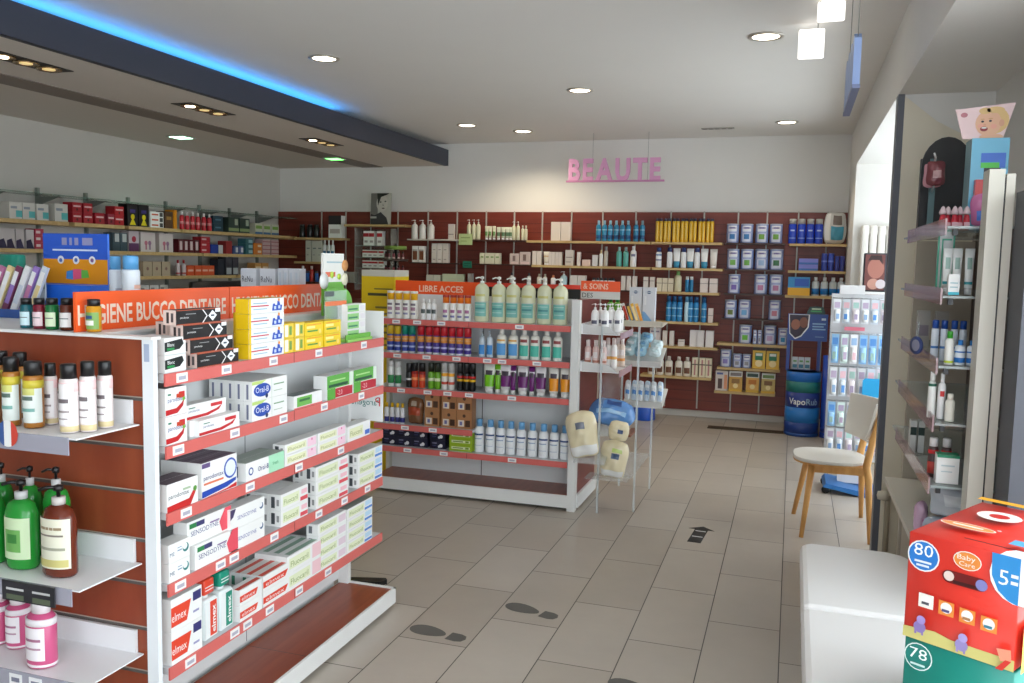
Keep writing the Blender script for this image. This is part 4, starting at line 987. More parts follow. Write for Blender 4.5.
art = [('F', 'r', 0, 0, 1, .10, YG), ('F', 'p', [(0, .1), (.3, .13), (.55, .08), (1, .05), (1, .0), (0, 0)], YG),
  ('F', 'c', .15, .80, .145, (240, 240, 240)), ('F', 'c', .15, .80, .132, (40, 120, 200)), ('F', 't', '80', .06, .80, .11, (240, 244, 246), .18), ('F', 'r', .07, .735, .23, .755, (220, 230, 240)), ('F', 'r', .09, .70, .21, .72, (220, 230, 240)),
  ('F', 'c', .55, .86, .12, (244, 236, 226), .085), ('F', 'c', .55, .86, .112, (230, 140, 60), .077), ('F', 't', 'Baby', .46, .865, .045, (246, 236, 226), .16), ('F', 't', 'Care', .48, .81, .04, (246, 236, 226), .14),
  ('F', 'c', .40, .68, .058, (110, 18, 18)), ('F', 'c', .68, .68, .058, (110, 18, 18)), ('F', 'r', .40, .622, .68, .738, (110, 18, 18)), ('F', 'r', .44, .63, .66, .66, (60, 12, 12)), ('F', 'c', .40, .685, .045, (226, 206, 196)), ('F', 'c', .69, .68, .05, (130, 130, 190)),
  ('F', 'c', 1.0, .83, .24, (244, 244, 244)), ('F', 'p', [(1, 1.0), (.76, 1.0), (.77, .8), (.83, .68), (.92, .61), (1, .59)], (50, 140, 206)), ('F', 't', '5', .83, .74, .13, (240, 244, 246), .08), ('F', 'r', .93, .76, .99, .79, (230, 236, 242)), ('F', 'r', .93, .82, .99, .85, (230, 236, 242))]
for k in range(4):
    u = .2 + .19 * k; v = .33 - .012 * k
    art += [('F', 'r', u - .06, v, u + .08, v + .13, (238, 232, 222) if k == 0 else (232, 140, 60)), ('F', 'c', u + .01, v + .07, .05, (240, 236, 230)), ('F', 'r', u - .03, v + .03, u + .04, v + .055, [(70, 70, 80), (80, 70, 120), (170, 120, 80), (60, 130, 150)][k])]
for (u, v, c_) in [(.17, .14, (140, 120, 180)), (.56, .10, (150, 136, 190))]:   # little animal blobs
    art += [('F', 'c', u, v, .055, c_), ('F', 'c', u + .01, v + .07, .04, tuple(min(255, q + 20) for q in c_)), ('F', 'r', u - .045, v - .07, u - .025, v, c_), ('F', 'r', u + .02, v - .07, u + .04, v, c_)]
art += [('F', 'p', [(.86, .18), (.98, .2), (.99, .1), (.9, .08)], (236, 150, 120)), ('F', 'p', [(.94, .1), (.99, .1), (.92, 0), (.86, 0)], (206, 50, 40)),
  ('T', 'c', .42, .62, .12, (240, 236, 230), .11), ('T', 'c', .42, .62, .055, (206, 40, 32), .05), ('T', 't', '%', .66, .58, .07, (240, 236, 230), .1), ('T', 'c', .36, .26, .15, (240, 226, 214), .055), ('T', 'c', .36, .26, .14, (232, 150, 80), .046), ('T', 'r', .22, .25, .5, .275, (246, 232, 216)), ('T', 'r', .0, .93, 1, 1, (240, 170, 40)), ('T', 'r', .82, .1, 1, .2, (90, 170, 220)), ('T', 'c', .62, .3, .012, (240, 200, 200)), ('T', 'r', .5, .004, 1, .02, (120, 20, 18)),
  ('R', 'r', 0, 0, .5, .4, (232, 180, 40))]
bigbox('diaper_carton', .238, .41, .249, (.283, 2.139, .7015), (222, 56, 44), art, 'large red nappy carton stacked on the green carton at lower right')
art2 = [('F', 'c', .14, .84, .13, (226, 240, 236)), ('F', 'c', .14, .84, .12, (20, 120, 110)), ('F', 't', '78', .055, .82, .10, (236, 244, 240), .17), ('F', 'r', .07, .755, .21, .775, (200, 226, 220)), ('F', 'c', .55, .6, .12, (236, 206, 150), .08), ('F', 'r', 0, 0, 1, .1, (200, 206, 120))]
bigbox('diaper_carton', .236, .41, .247, (.288, 2.139, .4535), (24, 132, 118), art2, 'large green nappy carton under the red carton')

# ---------------------------------------------------------------- square mouthwash bottles on the lowest shelf
def mouthwash(x, y, col, word, label):
    root = empty('mouthwash_bottle', (x, y, .3346), 90)
    MB().rbox(-.033, -.03, 0, .033, .03, .135, mat((226, 234, 234), .15), .008, 2).build('body', root)
    b = MB(); b.lathe([(.016, .134), (.014, .146), (0, .146)], mat((220, 226, 226), .2), 14); b.build('neck', root)
    b = MB(); b.rbox(-.025, -.024, .146, .025, .024, .196, mat(col, .3), .006, 2); b.box(-.02, -.0246, .16, .02, -.0238, .163, mat((235, 235, 235))); b.box(-.02, -.0246, .17, .02, -.0238, .173, mat((235, 235, 235))); b.build('cap', root)
    b = MB(); b.box(-.03, -.0308, .008, .03, -.0301, .128, mat((232, 236, 236), .35)); b.box(-.006, -.0314, .012, .026, -.0308, .124, mat(col, .35)); pass
    b.text(word, (.019, -.0318, .02), (0, 0, 1), (-1, 0, 0), .018, mat((240, 242, 240)), .09, bold=True); b.build('label', root)
    tag(root, label, 'mouthwash bottle')
mouthwash(-1.74, 2.232, (222, 70, 44), 'elmex', 'square mouthwash bottle with orange red cap on the lowest toothpaste shelf')
mouthwash(-1.74, 2.312, (20, 140, 116), 'elmex', 'square mouthwash bottle with green cap on the lowest toothpaste shelf')

# ---------------------------------------------------------------- floor marks and oddments
FS = mat((92, 90, 86), .6)
def sole(cx, cy, ang_, label):
    b = MB(); n = 22; M = Matrix.Translation((cx, cy, 0)) @ Matrix.Rotation(R(ang_), 4, 'Z')
    # toe towards local -x
    pts = []
    for k in range(n):
        a = 2 * math.pi * k / n; x = -.055 + .085 * math.cos(a); w = .045 * (1 - .22 * math.cos(a))
        pts.append((x, w * math.sin(a)))
    heel = [(.045, -.034), (.09, -.036), (.115, -.026), (.125, 0), (.115, .026), (.09, .036), (.045, .034)]
    b.prism(pts, 2, .0003, .0012, FS); b.prism(heel, 2, .0003, .0012, FS)
    for i, v in enumerate(b.v): b.v[i] = tuple(M @ Vector(v))
    tag(b.build('footprint_sticker'), label, 'floor sticker', 'grey footprint stickers')
sole(-1.335, 3.218, -8, 'grey footprint sticker on the floor nearest the toothpaste unit base')
sole(-1.035, 3.578, -14, 'grey footprint sticker on the floor, the farther of the pair')
sole(-.45, 3.03, -14, 'grey footprint sticker cut by the bottom frame edge')
b = MB(); M = Matrix.Translation((-.452, 4.98, 0)) @ Matrix.Rotation(R(-4), 4, 'Z')
AR = mat((30, 30, 32), .5)
b.prism([(-.038, -.155), (.038, -.155), (.038, .10), (-.038, .10)], 2, .0003, .0012, AR); b.prism([(-.075, .10), (.075, .10), (0, .165)], 2, .0003, .0012, AR)
for z in (-.05, .06): b.box(-.03, z, .0012, .03, z + .012, .0015, mat((200, 200, 200)))
for i, v in enumerate(b.v): b.v[i] = tuple(M @ Vector(v))
tag(b.build('arrow_sticker'), 'black arrow sticker on the tiles in the middle of the aisle', 'floor sticker')
b = MB(); b.box(-.72, 8.36, .0003, .03, 8.50, .006, mat((72, 58, 42), .6))
for k in range(22): b.box(-.45 + .022 * k, 8.375, .006, -.44 + .022 * k, 8.485, .0066, mat((50, 42, 34), .6))
b.box(-.69, 8.385, .006, -.48, 8.44, .0066, mat((36, 28, 22), .6))
tag(b.build('floor_grate'), 'brown floor grate in front of the back wall shelves', 'grate')
b = MB(); b.prism([(-1.99, 3.555), (-1.80, 3.60), (-1.785, 3.64), (-1.80, 3.66), (-1.99, 3.60)], 2, .0004, .022, BLACK)
tag(b.build('black_bar'), 'flat black bar on the floor behind the toothpaste unit', 'bar')

# ---------------------------------------------------------------- camera, sky, render settings
cam = bpy.data.cameras.new('camera'); co = bpy.data.objects.new('camera', cam); COL.objects.link(co)
cam.sensor_width = 36; cam.lens = 862.0 * 36 / 1024; cam.clip_start = .05
yaw, pit, rol = R(17.95), R(5.25), R(1.18)
f = Vector((-math.sin(yaw) * math.cos(pit), math.cos(yaw) * math.cos(pit), -math.sin(pit)))
r_ = Vector((math.cos(yaw), math.sin(yaw), 0)); u_ = r_.cross(f)
r2 = r_ * math.cos(rol) + u_ * math.sin(rol); u2 = -r_ * math.sin(rol) + u_ * math.cos(rol)
co.matrix_world = Matrix(((r2.x, u2.x, -f.x, 0), (r2.y, u2.y, -f.y, 0), (r2.z, u2.z, -f.z, 1.55), (0, 0, 0, 1)))
scene.camera = co
w = bpy.data.worlds.new('sky'); scene.world = w; w.use_nodes = True
bg = w.node_tree.nodes['Background']; bg.inputs[0].default_value = (.86, .93, 1.0, 1); bg.inputs[1].default_value = 4.0
vs_ = scene.view_settings
vs_.view_transform = 'Standard'; vs_.look = 'None'; vs_.gamma = 1.0; vs_.use_curve_mapping = False; vs_.exposure = -0.08

# ================================================================ goods on the shelves
# toothpaste shelving, top shelf
row('carton', 'toothpaste_box', 'toothpaste box', 0.090, 0.120, 0.050, [(-1.76, 2.071)], 1.211, 90, 'white toothpaste box with black and green print', 'beside the end post', 'boxes beside the end post', levels=2, art=[('F', 'p', [(0.0, 0.75), (0.82, 0.9), (0.9, 0.6), (0.7, 0.3), (0.0, 0.2)], (20, 28, 28)), ('F', 'r', 0.1, 0.28, 0.45, 0.42, (30, 140, 70)), ('F', 't', 'Blanc', 0.12, 0.5, 0.2, (240, 240, 240)), ('F', 'r', 0, 0.0, 1, 0.06, (210, 215, 215))])
row('carton', 'toothpaste_box', 'toothpaste box', 0.205, 0.045, 0.044, [(-1.722, 2.268)], 1.211, 90, 'long black toothpaste box with a white diamond', 'in the stepped stack', 'stepped stack of black boxes', levels=4, step=(-0.03, 0), col=(24, 22, 24), art=[('L', 'r', 0, 0, 1, 1, (225, 200, 190)), ('L', 'r', 0.25, 0.12, 0.45, 0.85, (60, 50, 50)), ('L', 'r', 0.6, 0.2, 0.8, 0.8, (90, 80, 80)), ('F', 'r', 0, 0, 1, 0.05, (190, 90, 60)), ('F', 'r', 0, 0.95, 1, 1, (190, 90, 60)), ('F', 't', 'parodontax', 0.08, 0.42, 0.13, (235, 235, 235)), ('F', 'r', 0.2, 0.68, 0.42, 0.73, (150, 150, 150)), ('F', 'p', [(0.56, 0.95), (0.66, 0.5), (0.56, 0.05), (0.585, 0.05), (0.685, 0.5), (0.585, 0.95)], (235, 235, 235)), ('F', 'p', [(0.7, 0.5), (0.8, 0.88), (0.9, 0.5), (0.8, 0.12)], (235, 238, 240)), ('F', 'r', 0.76, 0.44, 0.84, 0.56, (60, 70, 90)), ('F', 'r', 0.86, 0.72, 0.98, 0.98, (245, 245, 245))])
row('carton', 'toothpaste_box', 'toothpaste box', 0.176, 0.045, 0.045, [(-1.772, 2.244)], 1.211, 90, 'black toothpaste box', 'behind the stepped stack', 'black boxes behind the stepped stack', levels=3, deep=2, col=(24, 22, 24), art=[('L', 'r', 0, 0, 1, 1, (225, 200, 190)), ('L', 'r', 0.25, 0.12, 0.45, 0.85, (60, 50, 50)), ('L', 'r', 0.6, 0.2, 0.8, 0.8, (90, 80, 80))])
row('carton', 'toothpaste_box', 'toothpaste box', 0.207, 0.050, 0.049, [(-1.725, 2.531)], 1.211, 90, 'yellow and white toothpaste box with red line', 'in the tall stack', 'tall stack of yellow and white boxes', levels=4, col=(238, 240, 242), side=(238, 196, 16), top=(238, 196, 16), art=[('F', 'r', 0, 0, 0.06, 1, (238, 196, 16)), ('F', 'r', 0.06, 0.46, 0.55, 0.54, (206, 40, 60)), ('F', 'r', 0.12, 0.66, 0.5, 0.72, (130, 180, 200)), ('F', 'r', 0.12, 0.26, 0.5, 0.32, (150, 190, 210)), ('F', 'p', [(0.64, 0.12), (0.92, 0.12), (0.94, 0.5), (0.88, 0.5), (0.86, 0.78), (0.8, 0.78), (0.79, 0.5), (0.73, 0.5), (0.72, 0.62), (0.67, 0.6)], (30, 80, 190)), ('F', 'r', 0.7, 0.2, 0.76, 0.42, (200, 216, 240)), ('F', 'r', 0.82, 0.24, 0.88, 0.46, (200, 216, 240)), ('F', 'c', 0.84, 0.86, 0.12, (238, 150, 40))])
row('carton', 'toothpaste_box', 'toothpaste box', 0.094, 0.050, 0.073, [(-1.805, 2.572)], 1.211, 90, 'plain yellow toothpaste box', 'behind the tall yellow and white stack', 'yellow boxes behind the tall stack', levels=2, col=(236, 196, 18), art=[('L', 'r', 0.1, 0.1, 0.9, 0.9, (228, 186, 14))])
row('carton', 'lozenge_box', 'tablet box', 0.064, 0.060, 0.052, [(-1.73, 2.665), (-1.73, 2.736)], 1.211, 90, 'narrow yellow box', 'between the tall stack and the wide yellow boxes', 'narrow yellow boxes', levels=2, col=(238, 206, 60), art=[('F', 'r', 0.1, 0.1, 0.45, 0.9, (240, 240, 220)), ('F', 'r', 0.55, 0.2, 0.8, 0.8, (120, 160, 70))])
row('carton', 'lozenge_box', 'tablet box', 0.126, 0.060, 0.049, [(-1.73, 2.837), (-1.73, 2.974)], 1.211, 90, 'wide yellow box with orange line', 'left of the green display', 'wide yellow boxes', levels=2, col=(242, 208, 24), art=[('F', 'r', 0.08, 0.55, 0.55, 0.75, (250, 240, 150)), ('F', 'r', 0.12, 0.3, 0.7, 0.42, (90, 150, 60)), ('F', 'c', 0.82, 0.3, 0.18, (250, 220, 120)), ('F', 'r', 0.1, 0.82, 0.9, 0.87, (240, 140, 40))])
# second shelf
row('carton', 'toothpaste_box', 'toothpaste box', 0.091, 0.120, 0.083, [(-1.76, 2.071)], 0.999, 90, 'large white toothpaste box with red swoosh', 'right of the end post', 'large red swoosh boxes', levels=2, art=[('F', 'r', 0, 0.0, 1, 0.03, (225, 215, 215)), ('F', 't', 'parodontax', 0.1, 0.5, 0.16, (70, 80, 140)), ('F', 'p', [(0.0, 0.05), (0.55, 0.08), (0.82, 0.3), (0.9, 0.62), (0.76, 0.42), (0.5, 0.26), (0, 0.24)], (190, 30, 36)), ('F', 'r', 0.62, 0.6, 0.9, 0.82, (200, 36, 44)), ('F', 'r', 0.1, 0.74, 0.25, 0.8, (40, 120, 90)), ('L', 'r', 0.3, 0.15, 0.55, 0.85, (40, 60, 130)), ('F', 'r', 0.5, 0.62, 0.8, 0.76, (190, 60, 30)), ('F', 'c', 0.84, 0.55, 0.07, (120, 180, 60))], top=(150, 140, 142))
row('carton', 'toothpaste_box', 'toothpaste box', 0.202, 0.045, 0.048, [(-1.722, 2.272)], 0.999, 90, 'slim toothpaste box with red stripe', 'left of the blue oval boxes', 'slim red striped boxes', levels=2, step=(-0.03, 0.03), art=[('F', 'r', 0, 0.0, 1, 0.03, (225, 215, 215)), ('F', 't', 'parodontax', 0.1, 0.5, 0.16, (70, 80, 140)), ('F', 'p', [(0.0, 0.05), (0.55, 0.08), (0.82, 0.3), (0.9, 0.62), (0.76, 0.42), (0.5, 0.26), (0, 0.24)], (190, 30, 36)), ('F', 'r', 0.62, 0.6, 0.9, 0.82, (200, 36, 44)), ('F', 'r', 0.1, 0.74, 0.25, 0.8, (40, 120, 90)), ('L', 'r', 0.3, 0.15, 0.55, 0.85, (40, 60, 130))])
row('carton', 'toothpaste_box', 'toothpaste box', 0.037, 0.100, 0.050, [(-1.77, 2.172)], 0.999, 90, 'small white box with dark blue end', 'behind the slim red striped boxes', None, art=[('L', 'r', 0.2, 0, 0.4, 1, (30, 50, 130)), ('L', 'r', 0.65, 0, 0.8, 1, (30, 50, 130))])
row('carton', 'toothpaste_box', 'toothpaste box', 0.210, 0.033, 0.067, [(-1.716, 2.547)], 0.999, 90, 'white toothpaste box with blue oval logo', 'in the two layer block', 'blue oval logo boxes', levels=2, deep=5, art=[('L', 'r', 0.35, 0.1, 0.6, 0.85, (120, 125, 150)), ('F', 'c', 0.28, 0.5, 0.74, (24, 70, 170), 0.34), ('F', 't', 'Oral-B', 0.1, 0.38, 0.28, (245, 245, 250), 0.36), ('F', 'c', 0.4, 0.16, 0.12, (20, 40, 90)), ('F', 'p', [(0.0, 0.98), (0.4, 0.98), (0.25, 0.82), (0.0, 0.82)], (190, 215, 120)), ('F', 'r', 0.6, 0.62, 0.9, 0.68, (120, 160, 120)), ('F', 'r', 0.6, 0.3, 0.85, 0.34, (170, 190, 170)), ('F', 'r', 0.53, 0, 0.55, 1, (215, 225, 215))])
row('carton', 'toothpaste_box', 'toothpaste box', 0.196, 0.050, 0.049, [(-1.725, 2.796)], 0.999, 90, 'low green and white toothpaste box lying flat', 'left of the red square boxes', None, art=[('F', 'r', 0.1, 0.15, 0.62, 0.85, (110, 180, 80)), ('F', 'r', 0.18, 0.5, 0.55, 0.68, (40, 110, 60)), ('F', 'r', 0.0, 0, 1, 0.1, (226, 110, 110)), ('F', 'r', 0.66, 0.2, 0.95, 0.8, (240, 240, 240))], top=(110, 120, 116))
row('carton', 'toothpaste_pack', 'toothpaste pack', 0.204, 0.060, 0.094, [(-1.73, 3.034), (-1.73, 3.245)], 0.999, 90, 'upright green toothpaste pack with red square', 'on the second shelf', 'upright green packs with red square', art=[('F', 'r', 0, 0.45, 0.86, 1, (96, 176, 70)), ('F', 'r', 0.06, 0.5, 0.8, 0.62, (20, 80, 50)), ('F', 'r', 0.1, 0.74, 0.7, 0.8, (180, 220, 150)), ('F', 'r', 0.3, 0.03, 0.98, 0.42, (190, 30, 50)), ('F', 't', '-2,0', 0.38, 0.12, 0.2, (240, 200, 205)), ('F', 'r', 0.86, 0.4, 1, 0.98, (225, 240, 225)), ('F', 'r', 0, 0, 0.3, 0.45, (90, 170, 60))])
# third shelf
row('carton', 'toothpaste_box', 'toothpaste box', 0.137, 0.045, 0.082, [(-1.722, 2.093)], 0.802, 90, 'toothpaste box with red curve', 'at the post end of the third shelf', None, art=[('F', 't', 'parodontax', 0.05, 0.45, 0.16, (60, 60, 80)), ('F', 'p', [(0, 0), (0.75, 0), (0.95, 0.5), (0.9, 0.6), (0.7, 0.25), (0, 0.2)], (196, 36, 36)), ('F', 'c', 0.9, 0.55, 0.1, (90, 150, 60)), ('F', 'r', 0.5, 0.62, 0.75, 0.7, (170, 190, 160))], deep=2, top=(100, 80, 90))
row('carton', 'toothpaste_box', 'toothpaste box', 0.176, 0.050, 0.111, [(-1.725, 2.269)], 0.802, 90, 'tall toothpaste box with blue ring', 'third shelf', 'boxes with blue ring and red foot', deep=3, top=(120, 100, 116), art=[('T', 'r', 0, 0.35, 1, 0.5, (90, 60, 90)), ('F', 't', 'parodontax', 0.05, 0.5, 0.13, (70, 60, 120)), ('F', 'r', 0.05, 0.36, 0.6, 0.42, (226, 120, 80)), ('F', 'p', [(0, 0.02), (0.7, 0.1), (0.95, 0.2), (0.98, 0.3), (0.6, 0.24), (0, 0.2)], (30, 70, 170)), ('F', 'p', [(0, 0), (0.7, 0.06), (0.98, 0.14), (0.98, 0.02)], (206, 40, 40)), ('F', 'c', 0.8, 0.62, 0.3, (60, 90, 180)), ('F', 'c', 0.8, 0.62, 0.24, (226, 232, 244)), ('F', 'r', 0, 0.85, 0.22, 0.98, (100, 80, 130))])
row('carton', 'toothpaste_box', 'toothpaste box', 0.226, 0.050, 0.062, [(-1.725, 2.519)], 0.802, 90, 'white and mint toothpaste box', 'third shelf, right of blue ring boxes', 'white and mint boxes', deep=2, art=[('F', 'r', 0.58, 0, 1, 1, (170, 226, 190)), ('F', 't', 'Oral-B', 0.3, 0.35, 0.26, (30, 50, 130)), ('L', 'r', 0.2, 0.2, 0.4, 0.8, (90, 100, 130)), ('F', 'c', 0.12, 0.5, 0.22, (60, 80, 150)), ('F', 'c', 0.12, 0.5, 0.14, (236, 238, 240)), ('F', 't', 'fresh', 0.68, 0.4, 0.2, (90, 170, 120))], top=(160, 170, 160))
row('carton', 'toothpaste_box', 'toothpaste box', 0.215, 0.050, 0.039, [(-1.725, 2.746), (-1.725, 2.971)], 0.802, 90, 'toothpaste box with yellow wordmark and pink end', 'on the third shelf', 'pink ended boxes', levels=2, deep=1, art=[('F', 'r', 0.06, 0.2, 0.66, 0.82, (232, 234, 196)), ('F', 't', 'Fluocaril', 0.1, 0.32, 0.32, (150, 160, 80), 0.5), ('F', 'r', 0.72, 0.5, 0.97, 0.62, (226, 120, 170)), ('F', 'r', 0.7, 0.1, 0.98, 0.9, (244, 206, 222)), ('F', 'c', 0.84, 0.74, 0.12, (220, 110, 160)), ('L', 'r', 0.2, 0.15, 0.5, 0.85, (70, 75, 80)), ('L', 'r', 0.65, 0.3, 0.85, 0.7, (150, 150, 150))])
row('carton', 'toothpaste_box', 'toothpaste box', 0.193, 0.050, 0.064, [(-1.725, 3.196)], 0.802, 90, 'single white toothpaste box with yellow wordmark', 'at the far end of the third shelf', None, art=[('F', 'r', 0.06, 0.2, 0.66, 0.82, (232, 234, 196)), ('F', 't', 'Fluocaril', 0.1, 0.32, 0.32, (150, 160, 80), 0.5), ('F', 'r', 0.75, 0.1, 0.97, 0.4, (70, 110, 200)), ('L', 'r', 0.2, 0.15, 0.5, 0.85, (70, 75, 80))])
# fourth shelf
row('carton', 'toothpaste_box', 'toothpaste box', 0.092, 0.060, 0.057, [(-1.73, 2.075)], 0.588, 90, 'small white toothpaste box with teal curl', 'at the post end of the fourth shelf', 'white boxes with teal curl', levels=2, art=[('F', 't', 'ME', 0.05, 0.35, 0.2, (60, 90, 130)), ('F', 'c', 0.8, 0.55, 0.24, (30, 120, 120)), ('F', 'c', 0.77, 0.62, 0.18, (238, 238, 238)), ('F', 'r', 0.4, 0.5, 0.62, 0.56, (120, 150, 180)), ('F', 'r', 0.4, 0.66, 0.6, 0.7, (120, 150, 180))])
row('carton', 'toothpaste_box', 'toothpaste box', 0.214, 0.050, 0.076, [(-1.725, 2.252)], 0.588, 90, 'toothpaste box with purple wordmark', 'fourth shelf', 'purple wordmark boxes', levels=2, step=(-0.02, 0.012), art=[('F', 't', 'SENSODYNE', 0.08, 0.38, 0.2, (90, 90, 140), 0.62), ('F', 'r', 0.05, 0.7, 0.2, 0.9, (40, 130, 70)), ('F', 'r', 0.2, 0.7, 0.38, 0.9, (60, 60, 110)), ('F', 'r', 0.5, 0.6, 0.72, 0.66, (130, 100, 150)), ('F', 'p', [(0.78, 0.05), (1, 0.05), (1, 1), (0.86, 1), (0.72, 0.5)], (226, 80, 96))])
row('carton', 'toothpaste_box', 'toothpaste box', 0.190, 0.050, 0.070, [(-1.725, 2.415)], 0.588, 90, 'white toothpaste box with fine script', 'right of the purple wordmark boxes', 'white boxes with fine script', levels=2, art=[('F', 't', 'SENSODYNE', 0.2, 0.4, 0.18, (110, 110, 170), 0.55), ('F', 'p', [(0, 0.98), (0.16, 0.98), (0.08, 0.62), (0, 0.5)], (70, 60, 100)), ('F', 'c', 0.9, 0.6, 0.16, (60, 90, 130)), ('F', 'c', 0.88, 0.66, 0.13, (238, 238, 238))])
row('carton', 'toothpaste_box', 'toothpaste box', 0.180, 0.050, 0.058, [(-1.725, 2.702)], 0.588, 90, 'lime wordmark toothpaste box', 'in the low block, fourth shelf', 'low block of lime wordmark boxes', levels=2, deep=3, art=[('F', 'r', 0.06, 0.2, 0.66, 0.82, (228, 234, 200)), ('F', 't', 'Fluocaril', 0.1, 0.32, 0.32, (140, 160, 80), 0.5), ('F', 'r', 0.7, 0.08, 0.98, 0.34, (220, 80, 90)), ('F', 'r', 0.74, 0.5, 0.95, 0.8, (240, 190, 200)), ('L', 'r', 0.2, 0.15, 0.5, 0.85, (70, 75, 80)), ('L', 'r', 0.65, 0.3, 0.85, 0.7, (150, 150, 150))])
row('carton', 'toothpaste_box', 'toothpaste box', 0.251, 0.050, 0.054, [(-1.725, 2.976)], 0.588, 90, 'red cornered toothpaste box', 'in the middle stack, fourth shelf', 'red corner boxes', levels=3, deep=2, art=[('F', 'r', 0.06, 0.2, 0.66, 0.82, (228, 234, 200)), ('F', 't', 'Fluocaril', 0.1, 0.32, 0.32, (140, 160, 80), 0.5), ('F', 'r', 0.7, 0.08, 0.98, 0.34, (220, 80, 90)), ('F', 'r', 0.74, 0.5, 0.95, 0.8, (240, 190, 200)), ('L', 'r', 0.2, 0.15, 0.5, 0.85, (70, 75, 80)), ('L', 'r', 0.65, 0.3, 0.85, 0.7, (150, 150, 150))])
row('carton', 'toothpaste_box', 'toothpaste box', 0.224, 0.050, 0.048, [(-1.725, 3.298)], 0.588, 90, 'light blue cornered toothpaste box', 'far end, fourth shelf', 'light blue corner boxes, fourth shelf', levels=3, deep=2, art=[('F', 'r', 0.06, 0.2, 0.66, 0.82, (228, 234, 200)), ('F', 't', 'Fluocaril', 0.1, 0.32, 0.32, (140, 160, 80), 0.5), ('F', 'r', 0.68, 0.1, 0.98, 0.32, (70, 130, 210)), ('F', 'r', 0.7, 0.45, 0.96, 0.9, (190, 220, 240)), ('L', 'r', 0.2, 0.15, 0.5, 0.85, (70, 75, 80)), ('L', 'r', 0.65, 0.3, 0.85, 0.7, (150, 150, 150))])
# fifth shelf
row('carton', 'mouthcare_box', 'mouthcare box', 0.139, 0.070, 0.100, [(-1.735, 2.104)], 0.334, 90, 'large white box with orange red band', 'at the post end of the lowest shelf', 'large orange red band boxes', levels=2, art=[('F', 'p', [(0.0, 0.15), (0.5, 0.15), (0.64, 0.75), (0.0, 0.75)], (222, 66, 40)), ('F', 't', 'elmex', 0.02, 0.3, 0.26, (245, 240, 238), 0.46), ('F', 'r', 0.7, 0.62, 0.97, 0.9, (50, 50, 110)), ('F', 'r', 0.7, 0.25, 0.9, 0.32, (150, 150, 190))])
row('carton', 'toothpaste_box', 'toothpaste box', 0.189, 0.045, 0.055, [(-1.722, 2.594)], 0.334, 90, 'orange red toothpaste box', 'in the two layer block, lowest shelf', 'white and orange red boxes', levels=2, deep=3, art=[('F', 'p', [(0.0, 0.22), (0.72, 0.22), (0.82, 0.62), (0.0, 0.62)], (222, 66, 40)), ('F', 't', 'elmex', 0.08, 0.3, 0.24, (245, 240, 238), 0.6), ('T', 'r', 0, 0.1, 1, 0.5, (214, 80, 60)), ('L', 'r', 0.2, 0.2, 0.5, 0.8, (60, 140, 110))], top=(230, 225, 220))
row('carton', 'toothpaste_box', 'toothpaste box', 0.125, 0.045, 0.054, [(-1.722, 2.429)], 0.334, 90, 'white and orange red toothpaste box', 'beside the green mouthwash', 'orange red boxes beside the green mouthwash', levels=2, art=[('F', 'p', [(0.0, 0.22), (0.72, 0.22), (0.82, 0.62), (0.0, 0.62)], (222, 66, 40)), ('F', 't', 'elmex', 0.08, 0.3, 0.24, (245, 240, 238), 0.6), ('T', 'r', 0, 0.1, 1, 0.5, (214, 80, 60))])
row('carton', 'toothpaste_box', 'toothpaste box', 0.239, 0.045, 0.065, [(-1.722, 2.768)], 0.334, 90, 'white and pale green toothpaste box', 'middle block, lowest shelf', 'white and pale green boxes', levels=2, deep=3, art=[('F', 'r', 0.06, 0.2, 0.66, 0.82, (228, 234, 200)), ('F', 't', 'Fluocaril', 0.1, 0.32, 0.32, (140, 160, 80), 0.5), ('F', 'r', 0.72, 0.1, 0.98, 0.9, (240, 200, 206)), ('T', 'r', 0.1, 0.1, 0.9, 0.6, (140, 170, 150))])
row('carton', 'toothpaste_box', 'toothpaste box', 0.221, 0.050, 0.047, [(-1.725, 2.974)], 0.334, 90, 'white toothpaste box with grey pink end', 'four layer stack on the lowest shelf', 'grey pink ended boxes', levels=4, art=[('F', 'r', 0.06, 0.2, 0.66, 0.82, (228, 234, 200)), ('F', 't', 'Fluocaril', 0.1, 0.32, 0.32, (140, 160, 80), 0.5), ('F', 'r', 0.72, 0.2, 0.98, 0.8, (225, 205, 215)), ('L', 'r', 0.2, 0.2, 0.5, 0.8, (110, 115, 120))])
row('carton', 'toothpaste_box', 'toothpaste box', 0.224, 0.060, 0.046, [(-1.73, 3.205)], 0.334, 90, 'white toothpaste box with blue corner', 'far four layer stack on the lowest shelf', 'blue corner boxes, lowest shelf', levels=4, art=[('F', 'r', 0.06, 0.2, 0.66, 0.82, (228, 234, 200)), ('F', 't', 'Fluocaril', 0.1, 0.32, 0.32, (140, 160, 80), 0.5), ('F', 'r', 0.68, 0.1, 0.98, 0.32, (70, 130, 210)), ('F', 'r', 0.7, 0.45, 0.96, 0.9, (190, 220, 240)), ('L', 'r', 0.2, 0.15, 0.5, 0.85, (70, 75, 80)), ('L', 'r', 0.65, 0.3, 0.85, 0.7, (150, 150, 150))], top=(150, 156, 150))
